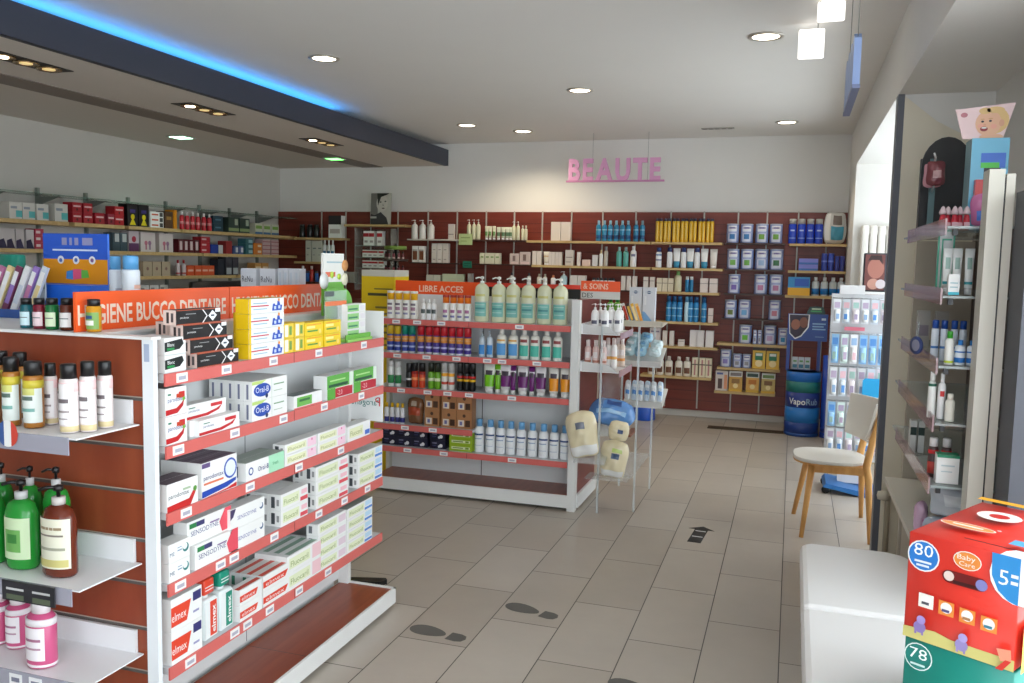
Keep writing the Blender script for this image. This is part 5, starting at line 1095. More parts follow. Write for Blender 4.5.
# middle shelving, upper shelf
row('bottle', 'insect_spray', 'spray', 0.049, 0.048, 0.181, [(-2.537, 5.204), (-2.48, 5.204), (-2.424, 5.204), (-2.369, 5.204)], 1.165, 0, 'tall white can with yellow top', 'below the short orange sign', 'white cans with yellow top', style='bigcap', col=(238, 236, 230), cap=(240, 180, 24), bands=[(0.92, 1.0, (238, 238, 232))], marks=[(0.3, 0.42, 40, (170, 130, 150)), (0.15, 0.22, 40, (150, 150, 180)), (0.48, 0.56, 40, (120, 110, 120))])
row('bottle', 'small_bottle', 'bottle', 0.033, 0.033, 0.134, [(-2.298, 5.196), (-2.258, 5.196), (-2.223, 5.196)], 1.165, 0, 'small white bottle with dark print', 'between the yellow and orange top cans', 'small white bottles', style='round', marks=[(0.3, 0.5, 60, (80, 90, 90))])
row('bottle', 'insect_spray', 'spray', 0.044, 0.044, 0.166, [(-2.141, 5.202), (-2.09, 5.202), (-2.04, 5.202), (-1.99, 5.202)], 1.165, 0, 'white can with orange top', 'left of the pump bottles', 'white cans with orange top', style='bigcap', col=(238, 236, 230), cap=(236, 120, 24), bands=[(0.9, 1.0, (170, 50, 44))], marks=[(0.3, 0.42, 40, (170, 110, 150)), (0.12, 0.2, 40, (120, 120, 170))])
row('bottle', 'soap_pump_bottle', 'pump bottle', 0.094, 0.085, 0.297, [(-1.901, 5.223), (-1.786, 5.223), (-1.69, 5.223), (-1.588, 5.223), (-1.482, 5.223), (-1.379, 5.223)], 1.165, 0, 'large pale yellow soap pump bottle with teal label', 'on the middle unit', 'large soap pump bottles', style='bigpump', col=(214, 216, 184), cap=(238, 238, 232), pump=(238, 238, 232), rough=0.2, bands=[(0.42, 0.44, (190, 200, 190))], marks=[(0.12, 0.42, 52, (120, 186, 176)), (0.27, 0.31, 40, (80, 146, 146)), (0.2, 0.22, 40, (170, 206, 200)), (0.36, 0.38, 40, (170, 206, 200)), (0.55, 0.6, 40, (200, 196, 120))], n=18)
# cans
row('bottle', 'insect_spray', 'spray', 0.046, 0.045, 0.175, [(-2.538, 5.203), (-2.486, 5.203)], 0.940, 0, 'blue striped can with yellow cap', 'on the second shelf', 'blue striped cans with yellow cap', style='bigcap', col=(40, 60, 150), cap=(216, 180, 40), bands=[(0.4, 0.62, (230, 150, 60)), (0.48, 0.53, (240, 220, 190)), (0.0, 0.06, (225, 225, 225)), (0.2, 0.27, (190, 200, 230))])
row('bottle', 'insect_spray', 'spray', 0.045, 0.045, 0.179, [(-2.431, 5.203), (-2.381, 5.203)], 0.940, 0, 'blue striped can with teal cap', 'on the second shelf', 'blue striped cans with teal cap', style='bigcap', col=(40, 60, 150), cap=(20, 140, 120), bands=[(0.4, 0.62, (230, 150, 60)), (0.48, 0.53, (240, 220, 190)), (0.0, 0.06, (225, 225, 225)), (0.2, 0.27, (190, 200, 230))])
row('bottle', 'insect_spray', 'spray', 0.048, 0.048, 0.179, [(-2.317, 5.204), (-2.26, 5.204), (-2.206, 5.204), (-2.152, 5.204), (-2.097, 5.204), (-2.043, 5.204), (-1.987, 5.204)], 0.940, 0, 'purple striped can with red cap', 'on the second shelf', 'purple striped cans with red cap', style='bigcap', col=(70, 50, 140), cap=(196, 30, 44), bands=[(0.42, 0.64, (230, 150, 60)), (0.5, 0.56, (240, 225, 200)), (0.0, 0.06, (225, 225, 225)), (0.2, 0.27, (200, 200, 230))])
row('bottle', 'serum_bottle', 'bottle', 0.042, 0.040, 0.174, [(-1.886, 5.2), (-1.833, 5.2)], 0.940, 0, 'small clear bottle with long neck and blue label', 'on the second shelf', 'small long neck bottles', style='pump', col=(200, 212, 222), cap=(190, 200, 208), marks=[(0.1, 0.45, 60, (60, 140, 210))])
row('bottle', 'body_milk_bottle', 'bottle', 0.066, 0.050, 0.186, [(-1.755, 5.205), (-1.677, 5.205)], 0.940, 0, 'white bottle with blue label', 'on the second shelf', 'white bottles with blue label', style='round', col=(232, 230, 218), cap=(225, 222, 214), marks=[(0.1, 0.5, 60, (90, 160, 220)), (0.58, 0.64, 50, (226, 170, 80))])
row('bottle', 'body_milk_bottle', 'bottle', 0.062, 0.050, 0.190, [(-1.603, 5.205), (-1.532, 5.205), (-1.456, 5.205), (-1.384, 5.205)], 0.940, 0, 'white bottle with green label', 'on the second shelf', 'white bottles with green label', style='round', col=(232, 230, 220), cap=(225, 222, 216), marks=[(0.1, 0.46, 60, (80, 190, 170)), (0.56, 0.66, 45, (150, 70, 70))])
# deodorants and tubes
row('bottle', 'deodorant_spray', 'spray', 0.042, 0.042, 0.168, [(-2.532, 5.201), (-2.479, 5.201)], 0.710, 0, 'white and green spray can', 'at the left of the third shelf', 'white and green spray cans', style='spray', col=(232, 234, 230), cap=(225, 225, 225), bands=[(0.12, 0.45, (50, 140, 80))])
row('bottle', 'deodorant_spray', 'spray', 0.044, 0.043, 0.159, [(-2.399, 5.202)], 0.710, 0, 'black and white spray', 'on the third shelf', 'row of black and white spray', style='roll', col=(26, 26, 28), cap=(40, 40, 42), bands=[(0.3, 0.38, (230, 230, 230))])
row('bottle', 'deodorant_spray', 'spray', 0.044, 0.043, 0.164, [(-2.357, 5.202), (-2.305, 5.202)], 0.710, 0, 'orange red spray with black cap', 'on the third shelf', 'row of orange red spray with black cap', style='roll', col=(214, 70, 36), cap=(30, 28, 30), bands=[(0.3, 0.42, (240, 150, 90)), (0.55, 0.64, (150, 30, 30))])
row('bottle', 'deodorant_spray', 'spray', 0.043, 0.043, 0.170, [(-2.24, 5.202), (-2.194, 5.202)], 0.710, 0, 'lime green spray with black cap', 'on the third shelf', 'row of lime green spray with black cap', style='roll', col=(110, 170, 40), cap=(34, 40, 30), bands=[(0.3, 0.42, (225, 235, 200))])
row('bottle', 'deodorant_spray', 'spray', 0.043, 0.043, 0.176, [(-2.144, 5.201), (-2.096, 5.201)], 0.710, 0, 'white and orange spray', 'on the third shelf', 'row of white and orange spray', style='roll', col=(232, 228, 222), cap=(190, 190, 188), bands=[(0.2, 0.3, (200, 70, 50)), (0.5, 0.62, (240, 170, 40))])
row('bottle', 'deodorant_spray', 'spray', 0.043, 0.043, 0.182, [(-2.035, 5.201), (-1.99, 5.201), (-1.948, 5.201)], 0.710, 0, 'black spray with yellow and red bands', 'on the third shelf', 'row of black spray with yellow and red bands', style='roll', col=(20, 20, 22), cap=(30, 30, 32), bands=[(0.34, 0.42, (230, 180, 30)), (0.46, 0.54, (200, 40, 40))])
row('tube', 'cream_tube', 'cream tube', 0.075, 0.045, 0.186, [(-1.833, 5.202)], 0.710, 0, 'white and lime green tube', 'on the third shelf', 'row of white and lime green tube', col=(228, 232, 222), cap=(225, 225, 220), bands=[(0.22, 0.62, (120, 196, 30))], marks=[(0.62, 0.78, 40, (70, 60, 70))])
row('tube', 'cream_tube', 'cream tube', 0.044, 0.045, 0.189, [(-1.775, 5.202)], 0.710, 0, 'narrow lime green tube', 'on the third shelf', 'row of narrow lime green tube', col=(120, 190, 40), cap=(225, 225, 220), bands=[(0.7, 0.8, (230, 235, 225))], marks=[(0.62, 0.78, 40, (70, 60, 70))])
row('tube', 'cream_tube', 'cream tube', 0.074, 0.045, 0.186, [(-1.724, 5.202), (-1.607, 5.202), (-1.488, 5.202)], 0.710, 0, 'white and purple tube', 'on the third shelf', 'row of white and purple tube', col=(232, 228, 230), cap=(225, 225, 220), bands=[(0.25, 0.64, (110, 30, 110))], marks=[(0.62, 0.78, 40, (70, 60, 70))])
row('tube', 'cream_tube', 'cream tube', 0.039, 0.045, 0.183, [(-1.672, 5.202), (-1.547, 5.202)], 0.710, 0, 'narrow purple tube', 'on the third shelf', 'row of narrow purple tube', col=(110, 34, 112), cap=(225, 225, 220), bands=[(0.75, 0.82, (230, 225, 230))], marks=[(0.62, 0.78, 40, (70, 60, 70))])
row('tube', 'cream_tube', 'cream tube', 0.068, 0.045, 0.189, [(-1.403, 5.202), (-1.329, 5.202)], 0.710, 0, 'white and orange tube', 'on the third shelf', 'row of white and orange tube', col=(232, 230, 222), cap=(225, 225, 220), bands=[(0.2, 0.62, (236, 152, 28))], marks=[(0.62, 0.78, 40, (70, 60, 70))])
row('tube', 'cream_tube', 'cream tube', 0.035, 0.045, 0.193, [(-1.269, 5.202)], 0.710, 0, 'narrow orange tube', 'on the third shelf', 'row of narrow orange tube', col=(230, 150, 40), cap=(225, 225, 220), bands=[], marks=[(0.62, 0.78, 40, (70, 60, 70))])
# fourth shelf
row('bottle', 'lip_care_stick', 'stick', 0.032, 0.030, 0.134, [(-2.558, 5.195), (-2.517, 5.195), (-2.478, 5.195), (-2.442, 5.195)], 0.462, 0, 'thin white and blue stick with yellow cap', 'on the fourth shelf', 'thin sticks with yellow cap', style='slim', col=(225, 225, 228), cap=(238, 190, 30), bands=[(0.05, 0.3, (50, 50, 130))])
row('pouch', 'paper_bag', 'bag', 0.116, 0.070, 0.178, [(-2.354, 5.215)], 0.462, 0, 'brown paper bag with orange red patch', 'left of the brown soap boxes', None, col=(120, 80, 50), art=[(-0.7, -0.3, 0.7, 0.3, (170, 70, 40)), (-0.3, 0.4, 0.3, 0.75, (170, 150, 130))])
row('carton', 'soap_box', 'soap box', 0.104, 0.080, 0.111, [(-2.223, 5.22), (-2.102, 5.22), (-1.995, 5.22)], 0.462, 0, 'brown cardboard soap box with window', 'on the fourth shelf', 'brown cardboard soap boxes', levels=2, col=(170, 118, 76), art=[('F', 'r', 0.1, 0.12, 0.5, 0.5, (226, 214, 200)), ('F', 'r', 0.58, 0.12, 0.9, 0.5, (70, 44, 30)), ('F', 'r', 0.2, 0.2, 0.38, 0.42, (110, 110, 160)), ('F', 'c', 0.5, 0.76, 0.1, (80, 50, 36))])
# lowest shelf
row('carton', 'dark_soap_box', 'soap box', 0.111, 0.120, 0.060, [(-2.534, 5.25), (-2.426, 5.25), (-2.313, 5.25), (-2.184, 5.25)], 0.312, 0, 'dark blue box with white blot', 'on the lowest shelf', 'dark blue boxes with white blot', levels=2, col=(20, 22, 48), art=[('F', 'c', 0.72, 0.35, 0.2, (230, 230, 232)), ('F', 'c', 0.6, 0.25, 0.14, (220, 222, 226)), ('F', 'r', 0.15, 0.55, 0.45, 0.68, (120, 120, 150)), ('F', 'r', 0.15, 0.3, 0.4, 0.38, (60, 64, 110))])
row('carton', 'soap_box', 'soap box', 0.161, 0.100, 0.041, [(-2.016, 5.23)], 0.312, 0, 'lime green box with white stripe', 'right of the dark blue boxes', 'lime green boxes', levels=3, col=(150, 180, 30), art=[('F', 'r', 0.1, 0.3, 0.9, 0.7, (226, 232, 190)), ('F', 'r', 0.15, 0.42, 0.6, 0.58, (110, 140, 40)), ('F', 'r', 0.7, 0.35, 0.85, 0.65, (120, 150, 40))])
row('bottle', 'lotion_bottle', 'bottle', 0.063, 0.060, 0.215, [(-1.905, 5.23), (-1.828, 5.23), (-1.757, 5.23), (-1.688, 5.23), (-1.616, 5.23), (-1.542, 5.23), (-1.468, 5.23), (-1.397, 5.23), (-1.327, 5.23)], 0.312, 0, 'white lotion bottle with light blue cap', 'right half of the lowest shelf', 'white lotion bottles with light blue cap', style='slim', col=(236, 238, 240), cap=(110, 170, 220), marks=[(0.52, 0.57, 65, (30, 70, 130)), (0.4, 0.43, 45, (150, 170, 200)), (0.2, 0.22, 45, (190, 200, 215))], n=16)
# back wall, from the left
row('bottle', 'dark_jar', 'jar', 0.067, 0.067, 0.151, [(-5.441, 8.823), (-5.341, 8.823), (-5.256, 8.823)], 1.785, 0, 'dark jar with black lid', 'on the back wall nearest the left corner', 'dark jars near the corner', style='wide', col=(34, 38, 38), cap=(26, 26, 28))
row('carton', 'cosmetic_box', 'box', 0.161, 0.100, 0.253, [(-4.999, 8.84)], 1.785, 0, 'white and black topped box', 'right of the dark jars', None, art=[('F', 'r', 0, 0.6, 1, 1, (40, 38, 40)), ('F', 'r', 0.1, 0.2, 0.9, 0.4, (190, 180, 175))])
row('carton', 'cosmetic_box', 'box', 0.066, 0.070, 0.242, [(-5.345, 8.825), (-5.262, 8.825), (-5.194, 8.825)], 1.510, 0, 'tall white box', 'below the dark jars', 'tall white boxes below the dark jars', art=[('F', 'r', 0.2, 0.6, 0.8, 0.66, (120, 130, 130)), ('F', 'r', 0.2, 0.3, 0.6, 0.34, (150, 150, 150))], col=(196, 198, 186))
row('bottle', 'lotion_bottle', 'bottle', 0.040, 0.040, 0.250, [(-5.137, 8.81), (-5.085, 8.81), (-5.034, 8.81)], 1.510, 0, 'white bottle with blue print', 'left of the white tooth card', 'white bottles with blue print', style='round', marks=[(0.3, 0.5, 60, (60, 120, 160))])
row('bottle', 'stick_bottle', 'stick', 0.045, 0.045, 0.178, [(-5.428, 8.813), (-5.312, 8.813)], 1.280, 0, 'red stick with white tip', 'on the low shelf near the left corner', 'red sticks with white tip', style='slim', col=(190, 44, 34), cap=(226, 224, 222))
row('bottle', 'stick_bottle', 'stick', 0.045, 0.045, 0.122, [(-5.367, 8.813), (-5.248, 8.813)], 1.280, 0, 'short blue stick', 'on the low shelf near the left corner', 'short blue sticks', style='wide', col=(30, 90, 170), cap=(60, 60, 80))
row('carton', 'medicine_box', 'box', 0.065, 0.080, 0.162, [(-4.602, 8.83), (-4.534, 8.83), (-4.434, 8.83)], 1.705, 0, 'white box with red top', 'on the top tier of the glass rack', 'red topped boxes on the glass rack', art=[('F', 'r', 0, 0.6, 1, 0.85, (180, 40, 50)), ('F', 'r', 0.2, 0.2, 0.8, 0.35, (170, 160, 160))])
row('carton', 'medicine_box', 'box', 0.065, 0.080, 0.080, [(-4.614, 8.83), (-4.551, 8.83), (-4.489, 8.83), (-4.414, 8.83)], 1.575, 0, 'white box with red top', 'on the middle tier of the glass rack', 'red topped boxes on the glass rack', art=[('F', 'r', 0, 0.6, 1, 0.85, (180, 40, 50)), ('F', 'r', 0.2, 0.2, 0.8, 0.35, (170, 160, 160))])
row('carton', 'medicine_box', 'box', 0.065, 0.080, 0.082, [(-4.614, 8.83), (-4.55, 8.83), (-4.487, 8.83), (-4.413, 8.83)], 1.455, 0, 'white box with red top', 'on the lowest tier of the glass rack', 'red topped boxes on the glass rack', art=[('F', 'r', 0, 0.6, 1, 0.85, (180, 40, 50)), ('F', 'r', 0.2, 0.2, 0.8, 0.35, (170, 160, 160))])
row('carton', 'cosmetic_box', 'box', 0.067, 0.080, 0.121, [(-4.861, 8.83), (-4.78, 8.83)], 1.280, 0, 'pale grey box', 'behind the green card display', 'pale grey boxes behind the card', col=(170, 165, 160))
row('bottle', 'hair_care_bottle', 'pump bottle', 0.077, 0.070, 0.214, [(-4.018, 8.825), (-3.924, 8.825), (-3.824, 8.825)], 1.785, 0, 'white pump bottle', 'left end of the white back shelf', 'white pump bottles', style='pump', col=(226, 224, 220), cap=(226, 224, 220))
row('carton', 'cosmetic_box', 'box', 0.062, 0.050, 0.165, [(-3.573, 8.815)], 1.785, 0, 'slim white box', 'alone right of the white pump bottles', None, col=(214, 206, 200), art=[('F', 'r', 0, 0.3, 1, 0.36, (150, 140, 140))])
row('bottle', 'body_oil_bottle', 'pump bottle', 0.048, 0.048, 0.222, [(-3.37, 8.814), (-3.314, 8.814), (-3.263, 8.814)], 1.785, 0, 'pale green pump bottle', 'behind the green shelf card', 'pale green pump bottles', style='pump', col=(206, 206, 176), cap=(220, 220, 210))
row('tube', 'cream_tube', 'tube', 0.040, 0.035, 0.147, [(-3.165, 8.807), (-3.125, 8.807), (-3.08, 8.807)], 1.785, 0, 'pale green tube', 'on the dark shelf left of the green white tubes', 'pale green tubes', col=(214, 214, 190), marks=[(0.3, 0.6, 50, (110, 150, 90))])
row('tube', 'cream_tube', 'tube', 0.045, 0.035, 0.137, [(-3.029, 8.807), (-2.978, 8.807), (-2.933, 8.807), (-2.893, 8.807)], 1.785, 0, 'white and dark green tube', 'middle of the dark shelf', 'white and dark green tubes', col=(210, 214, 196), bands=[(0.3, 0.6, (90, 120, 90))])
row('bottle', 'body_oil_bottle', 'pump bottle', 0.043, 0.040, 0.202, [(-2.858, 8.81), (-2.811, 8.81)], 1.785, 0, 'cream pump bottle', 'right part of the dark shelf', 'cream pump bottles', style='pump', col=(206, 206, 176), cap=(220, 220, 210))
row('bottle', 'body_oil_bottle', 'bottle', 0.036, 0.036, 0.155, [(-2.759, 8.808), (-2.723, 8.808)], 1.785, 0, 'cream bottle', 'at the right end of the dark shelf', 'cream bottles', style='round', col=(212, 208, 180), cap=(215, 212, 195))
row('carton', 'blank_box', 'box', 0.102, 0.040, 0.194, [(-2.391, 8.81), (-2.283, 8.81)], 1.785, 0, 'blank cream box', 'on the shelf below the pink letters', 'blank cream boxes', col=(224, 212, 200))
row('bottle', 'shower_bottle', 'pump bottle', 0.054, 0.050, 0.213, [(-1.939, 8.815), (-1.877, 8.815), (-1.817, 8.815), (-1.754, 8.815), (-1.692, 8.815), (-1.632, 8.815)], 1.785, 0, 'blue translucent pump bottle', 'below the pink letters', 'blue translucent pump bottles', style='round', col=(50, 140, 180), cap=(160, 200, 215), bands=[(0.12, 0.3, (30, 90, 140)), (0.52, 0.58, (150, 200, 220))])
row('bottle', 'shower_bottle', 'pump bottle', 0.053, 0.050, 0.214, [(-1.55, 8.815), (-1.486, 8.815)], 1.785, 0, 'blue translucent pump bottle', 'left of the yellow bottles', 'blue bottles left of the yellow row', style='round', col=(56, 140, 180), cap=(150, 180, 190), bands=[(0.12, 0.3, (30, 90, 140)), (0.52, 0.58, (150, 200, 220))])
row('bottle', 'sun_care_bottle', 'bottle', 0.038, 0.038, 0.236, [(-1.332, 8.809), (-1.297, 8.809), (-1.252, 8.809), (-1.216, 8.809), (-1.164, 8.809), (-1.127, 8.809), (-1.082, 8.809), (-1.044, 8.809), (-0.997, 8.809), (-0.96, 8.809), (-0.91, 8.809), (-0.875, 8.809), (-0.831, 8.809), (-0.792, 8.809)], 1.785, 0, 'yellow bottle with dark blue cap', 'on the back wall', 'yellow bottles with dark blue cap', style='tall', col=(226, 176, 24), cap=(60, 60, 84), marks=[(0.1, 0.8, 16, (238, 206, 110))])
row('carton', 'cosmetic_box', 'box', 0.067, 0.060, 0.179, [(-3.999, 8.82), (-3.921, 8.82)], 1.528, 0, 'white box with brown window', 'below the white pump bottles', 'white boxes with brown window', art=[('F', 'r', 0.1, 0.15, 0.9, 0.7, (120, 70, 44)), ('F', 'r', 0.1, 0.72, 0.9, 0.78, (150, 150, 150))])
row('carton', 'cosmetic_box', 'box', 0.059, 0.070, 0.105, [(-3.768, 8.825), (-3.703, 8.825), (-3.638, 8.825)], 1.528, 0, 'square white box', 'in the block below the slim white box', 'block of square white boxes', levels=2, col=(212, 206, 200), art=[('F', 'r', 0.25, 0.3, 0.75, 0.4, (160, 150, 150))])
row('carton', 'cosmetic_box', 'box', 0.054, 0.060, 0.116, [(-3.207, 8.82), (-3.146, 8.82), (-3.092, 8.82), (-3.032, 8.82)], 1.528, 0, 'small pale green box', 'right of the dark green card', 'small pale green boxes', col=(206, 206, 184), art=[('F', 'r', 0.2, 0.55, 0.8, 0.7, (120, 150, 90))])
row('carton', 'cosmetic_box', 'box', 0.046, 0.060, 0.145, [(-2.618, 8.82), (-2.565, 8.82)], 1.528, 0, 'tall white box', 'at the left end of the second shelf below the letters', 'tall white boxes below the letters', col=(224, 216, 208))
row('tube', 'cream_tube', 'tube', 0.066, 0.030, 0.141, [(-2.488, 8.805)], 1.528, 0, 'white tube with cream band', 'second shelf below the letters', None, col=(226, 220, 206), bands=[(0.6, 0.7, (214, 180, 140))])
row('carton', 'cosmetic_box', 'box', 0.068, 0.060, 0.138, [(-2.428, 8.82), (-2.355, 8.82)], 1.528, 0, 'wide white box', 'second shelf below the blank cream boxes', 'wide white boxes', col=(218, 210, 204), art=[('F', 'r', 0.48, 0, 0.52, 1, (180, 172, 168))])
row('carton', 'cosmetic_box', 'box', 0.086, 0.060, 0.161, [(-2.238, 8.82)], 1.528, 0, 'grey lined white box', 'second shelf, fourth group from the left', None, col=(208, 200, 194), art=[('F', 'r', 0.1, 0.5, 0.9, 0.56, (140, 130, 130)), ('F', 'r', 0.1, 0.2, 0.7, 0.26, (160, 150, 150))])
row('carton', 'cosmetic_box', 'box', 0.034, 0.040, 0.142, [(-2.137, 8.81)], 1.528, 0, 'narrow white box', 'left of the flat pink box', None, col=(226, 218, 214))
row('carton', 'cosmetic_box', 'box', 0.085, 0.060, 0.065, [(-2.056, 8.82)], 1.528, 0, 'flat pale pink box', 'second shelf below the blue bottles', None, col=(226, 200, 190))
row('carton', 'cosmetic_box', 'box', 0.056, 0.050, 0.114, [(-1.964, 8.815)], 1.528, 0, 'short grey white box', 'right of the flat pink box', None, col=(214, 212, 214))
row('bottle', 'body_milk_bottle', 'bottle', 0.039, 0.039, 0.166, [(-1.903, 8.81)], 1.528, 0, 'slim white bottle', 'right of the short grey white box', None, style='round', cap=(230, 200, 150))
row('bottle', 'shower_bottle', 'bottle', 0.046, 0.045, 0.203, [(-1.853, 8.812)], 1.528, 0, 'clear grey bottle', 'second shelf left of the teal bottles', None, style='slim', col=(186, 180, 170), cap=(150, 150, 150))
row('bottle', 'shower_bottle', 'pump bottle', 0.057, 0.050, 0.201, [(-1.716, 8.815), (-1.646, 8.815)], 1.528, 0, 'teal pump bottle', 'second shelf', 'teal pump bottles', style='round', col=(90, 170, 160), cap=(160, 190, 190))
row('bottle', 'body_milk_bottle', 'bottle', 0.063, 0.050, 0.212, [(-1.568, 8.815)], 1.528, 0, 'white bottle with grey emblem', 'right of the teal pump bottles', None, style='round', marks=[(0.5, 0.62, 40, (120, 120, 140))])
row('bottle', 'spray_can', 'spray', 0.058, 0.050, 0.201, [(-1.309, 8.815)], 1.528, 0, 'white spray with dark blue cap and two bands', 'below the first yellow bottles', None, bands=[(0.35, 0.4, (60, 80, 150)), (0.6, 0.66, (60, 120, 180))], style='spray', col=(230, 232, 236), cap=(40, 60, 120))
row('bottle', 'spray_can', 'spray', 0.056, 0.045, 0.204, [(-1.198, 8.812), (-1.06, 8.812), (-0.926, 8.812)], 1.528, 0, 'white spray with blue cap', 'second shelf below the yellow bottles', 'white sprays with blue cap', style='spray', col=(230, 232, 236), cap=(40, 60, 120))
row('tube', 'sun_cream_tube', 'tube', 0.072, 0.040, 0.195, [(-1.128, 8.81), (-0.993, 8.81), (-0.854, 8.81)], 1.528, 0, 'white tube with teal foot', 'second shelf below the yellow bottles', 'white tubes with teal foot', cap=(40, 130, 170), bands=[(0.14, 0.34, (50, 140, 176))])
row('tube', 'cream_tube', 'tube', 0.075, 0.040, 0.193, [(-0.764, 8.81)], 1.528, 0, 'plain white tube', 'at the right end of the second shelf', None, col=(226, 220, 214))
# third row
row('carton', 'cosmetic_box', 'box', 0.081, 0.060, 0.106, [(-3.818, 8.82), (-3.732, 8.82)], 1.287, 0, 'pale box just showing', 'above the letters of the short orange sign', 'pale boxes above the orange sign', col=(196, 196, 184))
row('carton', 'cosmetic_box', 'box', 0.083, 0.060, 0.121, [(-3.625, 8.82), (-3.545, 8.82), (-3.46, 8.82)], 1.287, 0, 'pale green box just showing', 'above the right end of the orange sign', 'pale green boxes above the orange sign', col=(184, 196, 170))
row('carton', 'cosmetic_box', 'box', 0.052, 0.050, 0.131, [(-3.343, 8.815)], 1.287, 0, 'narrow grey box just showing', 'left of the pump bottles, on the wall', None, col=(150, 150, 148))
row('bottle', 'small_bottle', 'bottle', 0.045, 0.045, 0.152, [(-2.873, 8.812), (-2.679, 8.812)], 1.287, 0, 'dark topped bottle', 'on the wall behind the soap pumps', 'dark topped bottles', style='round', col=(190, 190, 186), cap=(60, 60, 66))
row('bottle', 'small_bottle', 'bottle', 0.049, 0.049, 0.146, [(-2.566, 8.814), (-2.502, 8.814)], 1.287, 0, 'cream bottle', 'on the wall behind the soap pumps', 'cream bottles behind the soap pumps', style='round', col=(216, 210, 196), cap=(200, 190, 170))
row('bottle', 'small_bottle', 'bottle', 0.053, 0.050, 0.137, [(-2.412, 8.815)], 1.287, 0, 'white bottle with orange top', 'on the wall above the red edged panel', None, style='round', cap=(226, 130, 80))
row('bottle', 'body_milk_bottle', 'pump bottle', 0.074, 0.050, 0.182, [(-2.297, 8.815)], 1.287, 0, 'pale blue pump bottle', 'on the wall above the black panel', None, style='pump', col=(176, 206, 214), cap=(220, 222, 222))
row('carton', 'cosmetic_box', 'box', 0.081, 0.060, 0.140, [(-2.183, 8.82), (-2.097, 8.82)], 1.287, 0, 'low white box', 'right of the pale blue pump bottle', 'low white boxes above the sign', col=(216, 212, 208))
row('bottle', 'small_bottle', 'vial', 0.036, 0.036, 0.120, [(-1.973, 8.808), (-1.93, 8.808), (-1.889, 8.808), (-1.847, 8.808), (-1.804, 8.808), (-1.768, 8.808)], 1.287, 0, 'small white vial with dark cap', 'above the small orange sign', 'small vials above the small orange sign', style='wide', cap=(50, 50, 56))
row('carton', 'cosmetic_box', 'box', 0.043, 0.050, 0.147, [(-1.66, 8.815), (-1.603, 8.815), (-1.544, 8.815)], 1.287, 0, 'slim white box', 'right of the small orange sign', 'slim white boxes right of the sign', col=(222, 214, 208))
row('carton', 'cosmetic_box', 'box', 0.046, 0.050, 0.142, [(-1.43, 8.815), (-1.364, 8.815)], 1.287, 0, 'slim white box with grey cap', 'left of the cream box trio', 'slim white boxes with grey cap', col=(222, 214, 208), art=[('F', 'r', 0, 0.7, 1, 0.75, (150, 140, 140))])
row('carton', 'cosmetic_box', 'box', 0.051, 0.060, 0.135, [(-1.291, 8.82), (-1.234, 8.82), (-1.176, 8.82)], 1.287, 0, 'cream box with dark line', 'third shelf', 'cream boxes with dark line', col=(218, 208, 186), art=[('F', 'r', 0, 0.6, 1, 0.64, (130, 110, 90))])
row('bottle', 'body_milk_bottle', 'bottle', 0.072, 0.060, 0.209, [(-1.107, 8.82)], 1.287, 0, 'cream bottle with green cap', 'third shelf', None, style='round', col=(214, 210, 180), cap=(110, 160, 90))
row('bottle', 'blue_jar', 'bottle', 0.038, 0.038, 0.157, [(-1.014, 8.809), (-0.971, 8.809)], 1.287, 0, 'blue bottle with white cap', 'third shelf', 'blue bottles with white cap', style='wide', col=(30, 120, 170), cap=(226, 228, 228))
row('carton', 'cosmetic_box', 'box', 0.077, 0.060, 0.142, [(-0.846, 8.82), (-0.754, 8.82)], 1.287, 0, 'white box with lid line', 'right end of the third shelf', 'white boxes with lid line', col=(220, 208, 204), art=[('F', 'r', 0, 0.62, 1, 0.66, (140, 130, 130))])
# lower rows, middle section
row('bottle', 'thermal_spray', 'spray', 0.053, 0.052, 0.255, [(-1.19, 8.816), (-1.135, 8.816), (-1.079, 8.816), (-0.972, 8.816), (-0.916, 8.816), (-0.839, 8.816)], 0.988, 0, 'blue spray can', 'fourth shelf', 'blue spray cans', style='spray', col=(40, 130, 190), cap=(20, 80, 130), bands=[(0.5, 0.55, (160, 210, 235)), (0.2, 0.24, (150, 200, 230))])
row('bottle', 'thermal_spray', 'spray', 0.045, 0.044, 0.254, [(-1.01, 8.812)], 0.988, 0, 'pale shiny blue spray can', 'among the blue cans of the fourth shelf', None, style='spray', col=(190, 220, 235), cap=(90, 150, 190))
row('carton', 'cosmetic_box', 'box', 0.048, 0.050, 0.144, [(-0.77, 8.815)], 0.988, 0, 'small white two tier box', 'right of the blue spray cans', None, col=(222, 210, 204), art=[('F', 'r', 0, 0.48, 1, 0.52, (150, 140, 140))])
row('carton', 'cosmetic_box', 'box', 0.107, 0.070, 0.172, [(-1.315, 8.825)], 0.740, 0, 'large grey white box', 'at the left of the fifth shelf', None, col=(206, 196, 196), art=[('F', 'r', 0.1, 0.75, 0.9, 0.85, (120, 110, 130))])
row('carton', 'cosmetic_box', 'box', 0.045, 0.050, 0.148, [(-1.216, 8.815), (-1.147, 8.815)], 0.740, 0, 'narrow white box', 'fifth shelf left of the tiny box', 'narrow white boxes, fifth shelf', col=(220, 212, 206))
row('carton', 'cosmetic_box', 'box', 0.062, 0.050, 0.066, [(-1.05, 8.815)], 0.740, 0, 'tiny white box', 'alone in the middle of the fifth shelf', None, col=(226, 218, 214), art=[('F', 'r', 0, 0.7, 1, 0.78, (150, 140, 140))])
row('carton', 'cosmetic_box', 'box', 0.076, 0.060, 0.166, [(-0.927, 8.82), (-0.863, 8.82), (-0.77, 8.82)], 0.740, 0, 'plain white box', 'right end of the fifth shelf', 'plain white boxes, fifth shelf', col=(226, 222, 222))
